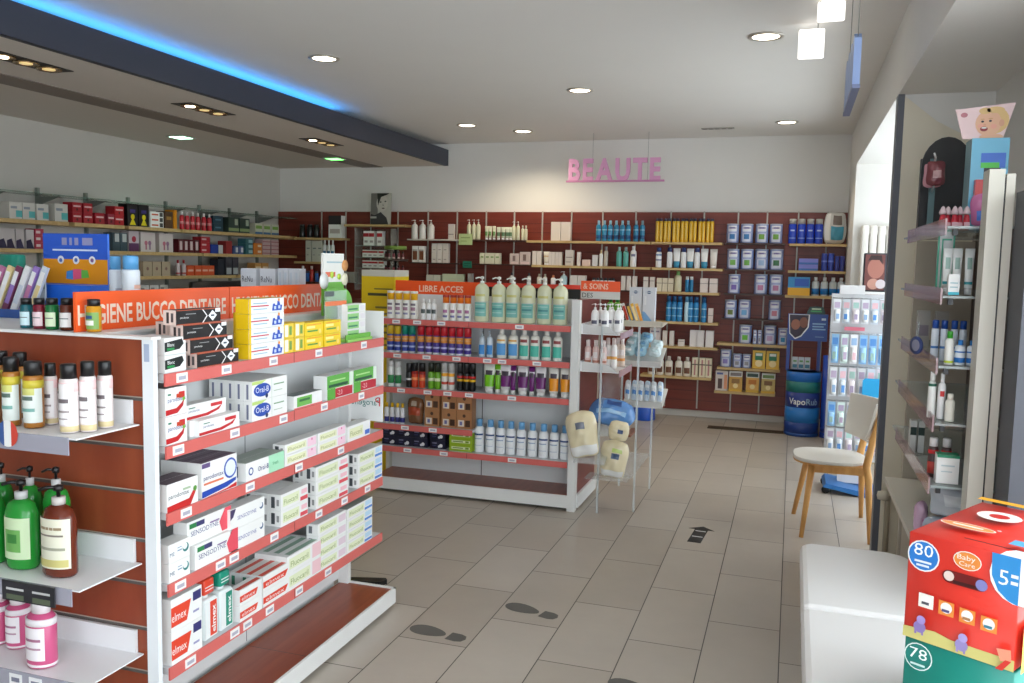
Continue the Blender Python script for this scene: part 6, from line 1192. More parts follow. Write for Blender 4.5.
row('bottle', 'shampoo_bottle', 'bottle', 0.076, 0.060, 0.195, [(-1.343, 8.82), (-1.257, 8.82), (-1.167, 8.82), (-1.067, 8.82), (-0.983, 8.82)], 0.434, 0, 'white bottle with brown label', 'sixth shelf', 'white bottles with brown label', style='round', col=(226, 220, 208), cap=(222, 214, 206), marks=[(0.15, 0.45, 45, (110, 70, 50))])
row('carton', 'cosmetic_box', 'box', 0.059, 0.060, 0.196, [(-0.902, 8.82), (-0.831, 8.82), (-0.767, 8.82)], 0.434, 0, 'cream box with coloured strip', 'right end of the sixth shelf', 'cream boxes with coloured strip', col=(222, 212, 186), art=[('F', 'r', 0.35, 0.1, 0.6, 0.9, (180, 120, 120)), ('F', 'r', 0, 0.62, 1, 0.68, (90, 80, 70))])
# baby milk
row('bottle', 'milk_tin', 'tin', 0.118, 0.117, 0.187, [(-0.593, 8.848), (-0.457, 8.848)], 1.785, 0, 'milk tin with blue foot', 'on the top milk shelf', 'blue foot tins, top shelf', style='can', col=(150, 166, 212), cap=(190, 196, 214), rough=0.25, bands=[(0.04, 0.1, (120, 132, 190))], marks=[(0.06, 0.9, 40, (206, 212, 232)), (0.62, 0.9, 42, (226, 228, 236)), (0.74, 0.82, 34, (110, 100, 160)), (0.2, 0.46, 24, (60, 120, 180)), (0.5, 0.58, 50, (160, 172, 214))])
row('bottle', 'milk_tin', 'tin', 0.121, 0.120, 0.188, [(-0.315, 8.85), (-0.182, 8.85)], 1.785, 0, 'milk tin with green emblem', 'on the top milk shelf', 'green emblem tins, top shelf', style='can', col=(150, 166, 212), cap=(190, 196, 214), rough=0.25, bands=[(0.04, 0.1, (120, 132, 190))], marks=[(0.06, 0.9, 40, (206, 212, 232)), (0.62, 0.9, 42, (226, 228, 236)), (0.74, 0.82, 34, (110, 100, 160)), (0.2, 0.46, 24, (110, 160, 70)), (0.5, 0.58, 50, (160, 172, 214))])
row('bottle', 'milk_tin', 'tin', 0.120, 0.119, 0.199, [(-0.577, 8.849), (-0.443, 8.849)], 1.528, 0, 'milk tin with green emblem', 'on the second milk shelf', 'green emblem tins, second shelf', style='can', col=(150, 166, 212), cap=(190, 196, 214), rough=0.25, bands=[(0.04, 0.1, (120, 132, 190))], marks=[(0.06, 0.9, 40, (206, 212, 232)), (0.62, 0.9, 42, (226, 228, 236)), (0.74, 0.82, 34, (110, 100, 160)), (0.2, 0.46, 24, (110, 170, 80)), (0.5, 0.58, 50, (160, 172, 214))])
row('bottle', 'milk_tin', 'tin', 0.125, 0.120, 0.201, [(-0.307, 8.85)], 1.528, 0, 'milk tin with pale blue label', 'on the second milk shelf', None, style='can', col=(150, 166, 212), cap=(190, 196, 214), rough=0.25, bands=[(0.04, 0.1, (120, 132, 190))], marks=[(0.06, 0.9, 40, (206, 212, 232)), (0.62, 0.9, 42, (226, 228, 236)), (0.74, 0.82, 34, (110, 100, 160)), (0.2, 0.46, 24, (150, 180, 220)), (0.5, 0.58, 50, (160, 172, 214))])
row('bottle', 'milk_tin', 'tin', 0.129, 0.120, 0.203, [(-0.167, 8.85)], 1.528, 0, 'milk tin with dark green label', 'at the right end of the second milk shelf', None, style='can', col=(150, 166, 212), cap=(190, 196, 214), rough=0.25, bands=[(0.04, 0.1, (120, 132, 190))], marks=[(0.06, 0.9, 40, (206, 212, 232)), (0.62, 0.9, 42, (226, 228, 236)), (0.74, 0.82, 34, (110, 100, 160)), (0.2, 0.46, 24, (60, 110, 80)), (0.5, 0.58, 50, (160, 172, 214))])
row('bottle', 'milk_tin', 'tin', 0.116, 0.115, 0.191, [(-0.557, 8.847)], 1.287, 0, 'milk tin with purple emblem', 'alone at the left of the third milk shelf', None, style='can', col=(150, 166, 212), cap=(190, 196, 214), rough=0.25, bands=[(0.04, 0.1, (120, 132, 190))], marks=[(0.06, 0.9, 40, (206, 212, 232)), (0.62, 0.9, 42, (226, 228, 236)), (0.74, 0.82, 34, (110, 100, 160)), (0.2, 0.46, 24, (120, 100, 180)), (0.5, 0.58, 50, (160, 172, 214))])
row('bottle', 'milk_tin', 'tin', 0.125, 0.120, 0.196, [(-0.304, 8.85), (-0.161, 8.85)], 1.287, 0, 'milk tin with pink emblem', 'on the third milk shelf', 'pink emblem tins, third shelf', style='can', col=(150, 166, 212), cap=(190, 196, 214), rough=0.25, bands=[(0.04, 0.1, (120, 132, 190))], marks=[(0.06, 0.9, 40, (206, 212, 232)), (0.62, 0.9, 42, (226, 228, 236)), (0.74, 0.82, 34, (110, 100, 160)), (0.2, 0.46, 24, (180, 120, 160)), (0.5, 0.58, 50, (160, 172, 214))])
row('bottle', 'milk_tin', 'tin', 0.116, 0.115, 0.183, [(-0.581, 8.848)], 1.041, 0, 'milk tin with olive emblem', 'at the left of the fourth milk shelf', None, style='can', col=(150, 166, 212), cap=(190, 196, 214), rough=0.25, bands=[(0.04, 0.1, (120, 132, 190))], marks=[(0.06, 0.9, 40, (206, 212, 232)), (0.62, 0.9, 42, (226, 228, 236)), (0.74, 0.82, 34, (110, 100, 160)), (0.2, 0.46, 24, (110, 130, 70)), (0.5, 0.58, 50, (160, 172, 214))])
row('bottle', 'milk_tin', 'tin', 0.120, 0.119, 0.188, [(-0.448, 8.85)], 1.041, 0, 'milk tin with sky blue emblem', 'second on the fourth milk shelf', None, style='can', col=(150, 166, 212), cap=(190, 196, 214), rough=0.25, bands=[(0.04, 0.1, (120, 132, 190))], marks=[(0.06, 0.9, 40, (206, 212, 232)), (0.62, 0.9, 42, (226, 228, 236)), (0.74, 0.82, 34, (110, 100, 160)), (0.2, 0.46, 24, (110, 170, 220)), (0.5, 0.58, 50, (160, 172, 214))])
row('bottle', 'milk_tin', 'tin', 0.116, 0.115, 0.192, [(-0.162, 8.847)], 1.041, 0, 'milk tin with rose emblem', 'at the right of the fourth milk shelf', None, style='can', col=(150, 166, 212), cap=(190, 196, 214), rough=0.25, bands=[(0.04, 0.1, (120, 132, 190))], marks=[(0.06, 0.9, 40, (206, 212, 232)), (0.62, 0.9, 42, (226, 228, 236)), (0.74, 0.82, 34, (110, 100, 160)), (0.2, 0.46, 24, (190, 120, 140)), (0.5, 0.58, 50, (160, 172, 214))])
row('bottle', 'milk_tin', 'tin', 0.123, 0.120, 0.186, [(-0.429, 8.85)], 0.795, 0, 'milk tin with bright green emblem', 'fifth milk shelf', None, style='can', col=(150, 166, 212), cap=(190, 196, 214), rough=0.25, bands=[(0.04, 0.1, (120, 132, 190))], marks=[(0.06, 0.9, 40, (206, 212, 232)), (0.62, 0.9, 42, (226, 228, 236)), (0.74, 0.82, 34, (110, 100, 160)), (0.2, 0.46, 24, (110, 190, 70)), (0.5, 0.58, 50, (160, 172, 214))])
row('bottle', 'milk_tin', 'tin', 0.038, 0.038, 0.140, [(-0.334, 8.809), (-0.29, 8.809)], 0.795, 0, 'short slim grey tin', 'fifth milk shelf', 'short slim tins, fifth shelf', style='can', col=(150, 166, 212), cap=(190, 196, 214), rough=0.25, bands=[(0.04, 0.1, (120, 132, 190))], marks=[(0.06, 0.9, 40, (206, 212, 232)), (0.62, 0.9, 42, (226, 228, 236)), (0.74, 0.82, 34, (110, 100, 160)), (0.2, 0.46, 24, (150, 150, 170)), (0.5, 0.58, 50, (160, 172, 214))])
row('bottle', 'milk_tin', 'tin', 0.121, 0.120, 0.190, [(-0.194, 8.85)], 0.795, 0, 'milk tin with mauve emblem', 'fifth milk shelf', None, style='can', col=(150, 166, 212), cap=(190, 196, 214), rough=0.25, bands=[(0.04, 0.1, (120, 132, 190))], marks=[(0.06, 0.9, 40, (206, 212, 232)), (0.62, 0.9, 42, (226, 228, 236)), (0.74, 0.82, 34, (110, 100, 160)), (0.2, 0.46, 24, (190, 160, 200)), (0.5, 0.58, 50, (160, 172, 214))])
row('bottle', 'milk_tin', 'tin', 0.091, 0.090, 0.167, [(-0.071, 8.835)], 0.795, 0, 'tin with sea blue emblem', 'at the right end of the fifth milk shelf', None, style='can', col=(150, 166, 212), cap=(190, 196, 214), rough=0.25, bands=[(0.04, 0.1, (120, 132, 190))], marks=[(0.06, 0.9, 40, (206, 212, 232)), (0.62, 0.9, 42, (226, 228, 236)), (0.74, 0.82, 34, (110, 100, 160)), (0.2, 0.46, 24, (60, 140, 190)), (0.5, 0.58, 50, (160, 172, 214))])
row('bottle', 'milk_tin', 'tin', 0.109, 0.108, 0.174, [(-0.608, 8.844)], 0.553, 0, 'milk tin with lilac band', 'sixth milk shelf', None, style='can', col=(150, 166, 212), cap=(190, 196, 214), rough=0.25, bands=[(0.04, 0.1, (120, 132, 190))], marks=[(0.06, 0.9, 40, (206, 212, 232)), (0.62, 0.9, 42, (226, 228, 236)), (0.74, 0.82, 34, (110, 100, 160)), (0.2, 0.46, 24, (140, 130, 200)), (0.5, 0.58, 50, (160, 172, 214))])
row('bottle', 'milk_tin', 'tin', 0.084, 0.083, 0.136, [(-0.494, 8.832), (-0.403, 8.832)], 0.553, 0, 'short grey tin', 'sixth milk shelf', 'short grey tins, sixth shelf', style='can', col=(150, 166, 212), cap=(190, 196, 214), rough=0.25, bands=[(0.04, 0.1, (120, 132, 190))], marks=[(0.06, 0.9, 40, (206, 212, 232)), (0.62, 0.9, 42, (226, 228, 236)), (0.74, 0.82, 34, (110, 100, 160)), (0.2, 0.46, 24, (150, 150, 160)), (0.5, 0.58, 50, (160, 172, 214))])
row('carton', 'cereal_box', 'box', 0.121, 0.070, 0.213, [(-0.286, 8.825), (-0.155, 8.825)], 0.553, 0, 'yellow cereal box with green shield', 'sixth milk shelf', 'yellow cereal boxes', col=(226, 184, 70), art=[('F', 'r', 0.0, 0.85, 1, 1, (60, 50, 50)), ('F', 'r', 0.2, 0.4, 0.8, 0.75, (40, 130, 90)), ('F', 'r', 0.25, 0.6, 0.75, 0.72, (235, 240, 235)), ('F', 'c', 0.5, 0.25, 0.16, (245, 225, 170))])
row('carton', 'cereal_box', 'box', 0.120, 0.070, 0.202, [(-0.635, 8.825)], 0.313, 0, 'pale box with dark figure', 'lowest milk shelf', None, col=(206, 196, 190), art=[('F', 'r', 0.2, 0.1, 0.55, 0.6, (80, 60, 60)), ('F', 'r', 0.1, 0.8, 0.6, 0.9, (80, 90, 150)), ('F', 'r', 0.7, 0.1, 0.95, 0.8, (220, 150, 110))])
row('carton', 'cereal_box', 'box', 0.127, 0.070, 0.204, [(-0.499, 8.825)], 0.313, 0, 'golden box with grey top', 'lowest milk shelf, second from left', None, col=(206, 160, 80), art=[('F', 'r', 0, 0.72, 1, 1, (226, 226, 222)), ('F', 'r', 0.08, 0.76, 0.92, 0.92, (130, 120, 120)), ('F', 'r', 0.2, 0.4, 0.8, 0.62, (150, 110, 60)), ('F', 'r', 0, 0, 1, 0.12, (214, 170, 60)), ('F', 'c', 0.5, 0.28, 0.12, (240, 220, 160))])
row('carton', 'cereal_box', 'box', 0.124, 0.070, 0.204, [(-0.337, 8.825)], 0.313, 0, 'orange box with dark green top', 'lowest milk shelf, third from left', None, col=(226, 176, 90), art=[('F', 'r', 0, 0.72, 1, 1, (226, 226, 222)), ('F', 'r', 0.08, 0.76, 0.92, 0.92, (50, 80, 70)), ('F', 'r', 0.2, 0.4, 0.8, 0.62, (200, 120, 40)), ('F', 'r', 0, 0, 1, 0.12, (214, 170, 60)), ('F', 'c', 0.5, 0.28, 0.12, (240, 220, 160))])
row('carton', 'cereal_box', 'box', 0.128, 0.070, 0.198, [(-0.187, 8.825)], 0.313, 0, 'tan box with green top band', 'lowest milk shelf, rightmost', None, col=(206, 180, 110), art=[('F', 'r', 0, 0.72, 1, 1, (226, 226, 222)), ('F', 'r', 0.08, 0.76, 0.92, 0.92, (110, 140, 80)), ('F', 'r', 0.2, 0.4, 0.8, 0.62, (140, 100, 60)), ('F', 'r', 0, 0, 1, 0.12, (214, 170, 60)), ('F', 'c', 0.5, 0.28, 0.12, (240, 220, 160))])
# right section
row('bottle', 'nutrition_tin', 'tin', 0.075, 0.075, 0.237, [(-0.03, 8.827), (0.053, 8.827), (0.133, 8.827), (0.211, 8.827)], 1.785, 0, 'blue tin with silver lid', 'on the top right shelf', 'blue tins with silver lid', style='wide', col=(40, 70, 190), cap=(176, 176, 176), marks=[(0.5, 0.56, 30, (170, 190, 235)), (0.2, 0.24, 50, (120, 150, 220))], rough=0.25)
row('pouch', 'diaper_bag', 'bag', 0.200, 0.090, 0.301, [(0.353, 8.835)], 1.785, 0, 'shiny clear bag with sea blue label', 'at the right end of the top right shelf', None, col=(206, 206, 204), gloss=0.15, art=[(-0.35, -0.75, 0.75, 0.1, (70, 150, 180)), (-0.9, -0.8, -0.45, 0.9, (236, 236, 236)), (-0.2, 0.2, 0.6, 0.8, (120, 110, 105))])
row('carton', 'dressing_box', 'box', 0.175, 0.100, 0.057, [(0.13, 8.84)], 1.528, 0, 'flat lilac blue box', 'on the second right shelf', 'flat lilac blue boxes', levels=2, col=(126, 130, 214), art=[('F', 'r', 0, 0, 1, 0.35, (60, 110, 190))])
row('bottle', 'nutrition_tin', 'tin', 0.053, 0.052, 0.167, [(0.274, 8.816), (0.333, 8.816)], 1.528, 0, 'medium blue tin', 'second right shelf', 'medium blue tins', style='can', col=(60, 80, 180), cap=(90, 110, 200), bands=[(0.5, 0.6, (120, 140, 220))])
row('bottle', 'nutrition_tin', 'tin', 0.040, 0.040, 0.142, [(0.388, 8.81), (0.434, 8.81)], 1.528, 0, 'short dark blue tin', 'second right shelf', 'short dark blue tins', style='can', col=(60, 70, 150), cap=(80, 90, 170))
row('carton', 'bottle_pack', 'box', 0.201, 0.090, 0.177, [(0.053, 8.835)], 1.287, 0, 'wide blue box with yellow foot', 'on the third right shelf', None, col=(60, 150, 210), art=[('F', 'r', 0, 0, 1, 0.42, (230, 176, 40)), ('F', 'r', 0.3, 0.5, 0.95, 0.9, (50, 100, 200))])
row('bottle', 'baby_bottle', 'bottle', 0.069, 0.060, 0.180, [(0.205, 8.82), (0.286, 8.82), (0.363, 8.82), (0.435, 8.82)], 1.287, 0, 'clear bottle with blue base', 'third right shelf', 'clear bottles with blue base', style='round', col=(196, 204, 210), cap=(230, 232, 232), bands=[(0.08, 0.4, (20, 110, 180))])
# medicine shelves along the left wall
row('carton', 'medicine_box', 'medicine box', 0.112, 0.100, 0.125, [(-5.65, 5.079), (-5.65, 5.196), (-5.65, 5.325)], 1.801, 90, 'white box with teal corner', 'on the top left-wall shelf', 'white boxes with teal corner', art=[('F', 'r', 0.5, 0.1, 1, 0.5, (90, 180, 180)), ('F', 'r', 0.1, 0.6, 0.6, 0.75, (140, 150, 160))], col=(206, 204, 196))
row('carton', 'medicine_box', 'medicine box', 0.129, 0.100, 0.139, [(-5.65, 5.506)], 1.801, 90, 'white box with teal corner', 'on the top left-wall shelf before the red stacks', None, art=[('F', 'r', 0.5, 0.1, 1, 0.5, (90, 180, 180)), ('F', 'r', 0.1, 0.6, 0.6, 0.75, (140, 150, 160))], col=(206, 204, 196))
row('carton', 'medicine_box', 'medicine box', 0.095, 0.100, 0.081, [(-5.65, 5.667), (-5.65, 5.783)], 1.801, 90, 'red box', 'in the two red stacks on the top left-wall shelf', 'two red stacks', levels=2, col=(166, 30, 44), art=[('F', 'r', 0.1, 0.55, 0.9, 0.7, (225, 190, 190)), ('F', 'c', 0.5, 0.3, 0.14, (90, 30, 30))])
row('carton', 'medicine_box', 'medicine box', 0.100, 0.100, 0.091, [(-5.65, 5.911)], 1.801, 90, 'single red box', 'on the top left-wall shelf', None, col=(160, 30, 44), art=[('F', 'r', 0.1, 0.55, 0.9, 0.7, (225, 190, 190)), ('F', 'c', 0.5, 0.3, 0.14, (90, 30, 30))])
row('carton', 'medicine_box', 'medicine box', 0.075, 0.100, 0.090, [(-5.65, 6.037)], 1.801, 90, 'small red box', 'on the top left-wall shelf', None, col=(150, 40, 60), art=[('F', 'r', 0.1, 0.55, 0.9, 0.7, (225, 190, 190)), ('F', 'c', 0.5, 0.3, 0.14, (90, 30, 30))])
row('carton', 'medicine_box', 'medicine box', 0.105, 0.100, 0.080, [(-5.65, 6.133)], 1.801, 90, 'red box', 'in the stack left of the black boxes', 'red stack left of the black boxes', levels=2, col=(176, 30, 40), art=[('F', 'r', 0.1, 0.55, 0.9, 0.7, (225, 190, 190)), ('F', 'c', 0.5, 0.3, 0.14, (90, 30, 30))])
row('carton', 'medicine_box', 'medicine box', 0.127, 0.100, 0.194, [(-5.65, 6.293), (-5.65, 6.432)], 1.801, 90, 'black box with yellow figure', 'on the top left-wall shelf', 'black boxes with yellow figure', col=(20, 20, 24), art=[('F', 'p', [(0.2, 0.05), (0.5, 0.4), (0.8, 0.05)], (214, 200, 20)), ('F', 'c', 0.5, 0.42, 0.12, (214, 200, 20)), ('F', 'r', 0.25, 0.6, 0.75, 0.75, (60, 50, 120))])
row('carton', 'medicine_box', 'medicine box', 0.171, 0.100, 0.047, [(-5.65, 6.601)], 1.801, 90, 'flat white box', 'in the stack right of the black boxes', 'flat white stack', levels=3, art=[('F', 'r', 0.1, 0.3, 0.6, 0.6, (200, 90, 60)), ('F', 'r', 0.7, 0.1, 0.95, 0.9, (60, 60, 60))])
row('carton', 'medicine_box', 'medicine box', 0.109, 0.100, 0.156, [(-5.65, 6.761)], 1.801, 90, 'brown box', 'on the top left-wall shelf', None, col=(84, 56, 36), art=[('F', 'r', 0.2, 0.5, 0.8, 0.7, (160, 120, 60))])
row('carton', 'medicine_box', 'medicine box', 0.042, 0.100, 0.176, [(-5.65, 6.85)], 1.801, 90, 'narrow orange box', 'on the top left-wall shelf', None, col=(220, 140, 30))
row('bottle', 'syrup_bottle', 'bottle', 0.045, 0.045, 0.169, [(-5.623, 6.97), (-5.623, 7.046), (-5.623, 7.126), (-5.623, 7.205), (-5.623, 7.294), (-5.623, 7.38)], 1.801, 90, 'red bottle with white cap', 'on the top left-wall shelf', 'red bottles with white cap', style='round', col=(190, 36, 50), cap=(230, 226, 224), bands=[(0.3, 0.45, (220, 140, 140))])
row('carton', 'medicine_box', 'medicine box', 0.154, 0.100, 0.078, [(-5.65, 7.492)], 1.801, 90, 'dark teal box', 'in the stack on the top left-wall shelf', 'dark teal stack', levels=2, col=(36, 66, 80), art=[('F', 'r', 0.2, 0.4, 0.8, 0.6, (90, 130, 150))])
row('carton', 'medicine_box', 'medicine box', 0.174, 0.100, 0.155, [(-5.65, 7.749), (-5.65, 7.94)], 1.801, 90, 'dark green box', 'on the top left-wall shelf', 'dark green boxes', col=(50, 66, 60), art=[('F', 'r', 0.0, 0.1, 1, 0.3, (140, 160, 110)), ('F', 'r', 0.6, 0.5, 0.9, 0.9, (170, 180, 160))])
row('carton', 'medicine_box', 'medicine box', 0.140, 0.100, 0.116, [(-5.65, 8.198), (-5.65, 8.352), (-5.65, 8.511)], 1.801, 90, 'white and green box', 'on the top left-wall shelf', 'white and green boxes', col=(200, 200, 180), art=[('F', 'r', 0.1, 0.5, 0.9, 0.8, (120, 160, 70)), ('F', 'r', 0, 0, 1, 0.2, (70, 110, 150))])
row('carton', 'medicine_box', 'medicine box', 0.070, 0.100, 0.146, [(-5.65, 4.96), (-5.65, 5.027), (-5.65, 5.109), (-5.65, 5.2)], 1.578, 90, 'white box with dark swoosh', 'on the second left-wall shelf', 'white boxes with dark swoosh', col=(196, 190, 190), art=[('F', 'p', [(0, 0), (1, 0), (0.6, 0.5), (0, 0.4)], (40, 36, 70))])
row('carton', 'medicine_box', 'medicine box', 0.080, 0.100, 0.051, [(-5.65, 5.288)], 1.578, 90, 'small red and pink box', 'in the stack on the second left-wall shelf', 'red and pink stack', levels=3, col=(176, 60, 80), art=[('F', 'r', 0.1, 0.3, 0.6, 0.7, (225, 205, 205))])
row('carton', 'medicine_box', 'medicine box', 0.083, 0.100, 0.157, [(-5.65, 6.091), (-5.65, 6.18)], 1.578, 90, 'dark teal and white box', 'on the second left-wall shelf', 'dark teal and white boxes', col=(60, 80, 90), art=[('F', 'r', 0.3, 0.5, 0.9, 0.95, (190, 196, 196))])
row('carton', 'medicine_box', 'medicine box', 0.123, 0.100, 0.179, [(-5.65, 6.302)], 1.578, 90, 'purple and white box', 'on the second left-wall shelf', None, col=(190, 180, 186), art=[('F', 'r', 0, 0.0, 1, 0.4, (90, 50, 90)), ('F', 'c', 0.5, 0.6, 0.15, (160, 40, 60))])
row('carton', 'medicine_box', 'medicine box', 0.186, 0.100, 0.173, [(-5.65, 6.481), (-5.65, 6.719)], 1.578, 90, 'wide white box with figures', 'on the second left-wall shelf', 'wide white boxes with figures', col=(206, 196, 194), art=[('F', 'c', 0.35, 0.45, 0.12, (190, 110, 130)), ('F', 'c', 0.6, 0.45, 0.12, (150, 110, 140)), ('F', 'r', 0.3, 0.1, 0.4, 0.4, (170, 100, 120)), ('F', 'r', 0.56, 0.1, 0.66, 0.4, (130, 100, 130))])
row('carton', 'medicine_box', 'medicine box', 0.072, 0.100, 0.128, [(-5.65, 6.923), (-5.65, 6.999), (-5.65, 7.075), (-5.65, 7.156)], 1.578, 90, 'dark red box with white panel', 'on the second left-wall shelf', 'dark red boxes with white panel', col=(90, 22, 34), art=[('F', 'r', 0.25, 0.2, 0.75, 0.85, (206, 190, 190))])
row('carton', 'medicine_box', 'medicine box', 0.139, 0.100, 0.053, [(-5.65, 7.287)], 1.578, 90, 'red and white box', 'in the stack on the second left-wall shelf', 'red and white stack', levels=3, col=(170, 40, 50), art=[('F', 'r', 0.1, 0.4, 0.6, 0.7, (220, 190, 190))])
row('carton', 'medicine_box', 'medicine box', 0.116, 0.100, 0.089, [(-5.65, 7.43)], 1.578, 90, 'low blue box', 'on the second left-wall shelf', None, col=(30, 60, 150))
row('carton', 'medicine_box', 'medicine box', 0.069, 0.100, 0.086, [(-5.65, 7.53)], 1.578, 90, 'low white box', 'on the second left-wall shelf', None, col=(200, 204, 204))
row('carton', 'medicine_box', 'medicine box', 0.101, 0.100, 0.131, [(-5.65, 7.665)], 1.578, 90, 'brown red box', 'on the second left-wall shelf', None, col=(150, 50, 50))
row('carton', 'medicine_box', 'medicine box', 0.081, 0.100, 0.084, [(-5.65, 7.779), (-5.65, 7.87)], 1.578, 90, 'small blue and white box', 'on the second left-wall shelf', 'small blue and white boxes', col=(70, 90, 140), art=[('F', 'r', 0.5, 0.2, 1, 0.8, (200, 204, 210))])
row('carton', 'medicine_box', 'medicine box', 0.132, 0.100, 0.055, [(-5.65, 8.019)], 1.578, 90, 'teal box', 'in the stack on the second left-wall shelf', 'teal stack', levels=3, col=(50, 100, 110), art=[('F', 'r', 0.4, 0.2, 0.95, 0.8, (150, 180, 190))])
row('carton', 'medicine_box', 'medicine box', 0.158, 0.100, 0.061, [(-5.65, 8.173)], 1.578, 90, 'orange box', 'on the second left-wall shelf', 'orange stack', levels=2, col=(206, 120, 44), art=[('F', 'r', 0.5, 0.3, 0.9, 0.7, (225, 205, 180))])
row('carton', 'medicine_box', 'medicine box', 0.147, 0.100, 0.041, [(-5.65, 8.341), (-5.65, 8.506)], 1.578, 90, 'pale pink striped box', 'in the stacks on the second left-wall shelf', 'pale pink striped stacks', levels=4, col=(190, 160, 160), art=[('F', 'r', 0, 0.3, 1, 0.5, (150, 70, 90))])
row('carton', 'medicine_box', 'medicine box', 0.112, 0.100, 0.132, [(-5.65, 6.468), (-5.65, 6.588), (-5.65, 6.713)], 1.357, 90, 'beige box with dot', 'on the third left-wall shelf', 'beige boxes with dot', col=(176, 160, 136), art=[('F', 'c', 0.5, 0.5, 0.12, (130, 100, 90))])
row('bottle', 'syrup_bottle', 'bottle', 0.043, 0.043, 0.149, [(-5.622, 6.902), (-5.622, 6.985)], 1.357, 90, 'white bottle with red collar', 'on the third left-wall shelf', 'white bottles with red collar', style='round', col=(206, 190, 190), cap=(170, 40, 50), bands=[(0.1, 0.2, (170, 60, 60))])
row('carton', 'medicine_box', 'medicine box', 0.097, 0.100, 0.097, [(-5.65, 7.059), (-5.65, 7.175), (-5.65, 7.278), (-5.65, 7.373)], 1.357, 90, 'low orange box', 'on the third left-wall shelf', 'low orange boxes', col=(206, 84, 44), art=[('F', 'r', 0.1, 0.4, 0.9, 0.6, (225, 180, 160))])
row('carton', 'medicine_box', 'medicine box', 0.106, 0.100, 0.164, [(-5.65, 7.533)], 1.357, 90, 'dark blue grey box', 'on the third left-wall shelf', None, col=(40, 48, 60))
row('carton', 'medicine_box', 'medicine box', 0.100, 0.100, 0.185, [(-5.65, 7.662), (-5.65, 7.774)], 1.357, 90, 'black and grey box', 'on the third left-wall shelf', 'black and grey boxes', col=(60, 60, 70), art=[('F', 'r', 0.1, 0.05, 0.9, 0.4, (170, 176, 180))])
row('carton', 'medicine_box', 'medicine box', 0.120, 0.100, 0.128, [(-5.65, 8.18), (-5.65, 8.315)], 1.357, 90, 'ochre box', 'on the third left-wall shelf', 'ochre boxes', col=(190, 140, 80), art=[('F', 'r', 0.1, 0.5, 0.9, 0.7, (220, 200, 170))])
row('carton', 'medicine_box', 'medicine box', 0.114, 0.100, 0.058, [(-5.65, 6.423), (-5.65, 6.551), (-5.65, 6.678)], 1.215, 90, 'low white box', 'on the lowest left-wall shelf', 'low white boxes, lowest left-wall shelf', col=(200, 200, 196), art=[('F', 'r', 0.1, 0.3, 0.5, 0.6, (120, 120, 120))])
# on the far side of the toothpaste shelving
row('carton', 'contact_lens_box', 'box', 0.078, 0.050, 0.177, [(-2.311, 3.325), (-2.212, 3.325)], 1.322, 0, 'white box with bold black wordmark', 'standing behind the long orange sign', 'white boxes behind the sign', col=(214, 216, 222), art=[('F', 't', 'ReNu', 0.08, 0.66, 0.15, (40, 40, 60), 0.7), ('F', 'c', 0.5, 0.0, 0.3, (110, 120, 190), 0.12), ('F', 'r', 0.1, 0.5, 0.5, 0.54, (160, 160, 170))])
row('carton', 'contact_lens_box', 'box', 0.026, 0.050, 0.180, [(-2.146, 3.325), (-2.118, 3.325), (-2.09, 3.325), (-2.063, 3.325)], 1.322, 0, 'narrow white box', 'right of the bold wordmark boxes', 'narrow white boxes behind the sign', col=(204, 208, 214), art=[('F', 'r', 0.2, 0.1, 0.6, 0.9, (190, 200, 210)), ('F', 'r', 0.3, 0.3, 0.8, 0.4, (214, 170, 150))])
row('bottle', 'deodorant_can', 'spray', 0.041, 0.041, 0.220, [(-2.24, 2.429)], 1.322, 90, 'white aerosol can with light blue cap', 'half hidden by the blue and orange box', None, style='wide', col=(214, 222, 232), cap=(90, 160, 214), marks=[(0.2, 0.5, 50, (170, 180, 200))])
row('bottle', 'deodorant_can', 'spray', 0.059, 0.059, 0.223, [(-2.149, 2.401)], 1.322, 90, 'white aerosol can with light blue cap', 'nearest to the long orange sign', None, style='wide', col=(220, 228, 236), cap=(90, 160, 214), marks=[(0.5, 0.56, 30, (236, 190, 170)), (0.2, 0.45, 55, (170, 180, 200))], n=18)
row('bottle', 'sample_bottle', 'bottle', 0.036, 0.035, 0.090, [(-2.196, 2.018)], 1.322, 0, 'small teal bottle with black cap', 'on the shelving top, left of the sign start', None, col=(30, 90, 100), marks=[(0.1, 0.55, 70, (200, 225, 230)), (0.35, 0.38, 50, (90, 100, 100))], style='wide', cap=(20, 20, 22), rough=0.15)
row('bottle', 'sample_bottle', 'bottle', 0.036, 0.035, 0.092, [(-2.146, 2.018)], 1.322, 0, 'small dark red bottle with black cap', 'on the shelving top, left of the sign start', None, col=(110, 20, 40), marks=[(0.1, 0.55, 70, (225, 200, 205)), (0.35, 0.38, 50, (90, 100, 100))], style='wide', cap=(20, 20, 22), rough=0.15)
row('bottle', 'sample_bottle', 'bottle', 0.038, 0.038, 0.093, [(-2.098, 2.019)], 1.322, 0, 'small green bottle with black cap', 'on the shelving top, left of the sign start', None, col=(20, 100, 50), marks=[(0.1, 0.55, 70, (210, 225, 190)), (0.35, 0.38, 50, (90, 100, 100))], style='wide', cap=(20, 20, 22), rough=0.15)
row('bottle', 'sample_bottle', 'bottle', 0.041, 0.041, 0.095, [(-2.042, 2.02)], 1.322, 0, 'small amber bottle with white label', 'on the shelving top, left of the sign start', None, col=(90, 40, 24), marks=[(0.1, 0.55, 70, (230, 228, 226)), (0.35, 0.38, 50, (90, 100, 100))], style='wide', cap=(20, 20, 22), rough=0.15)
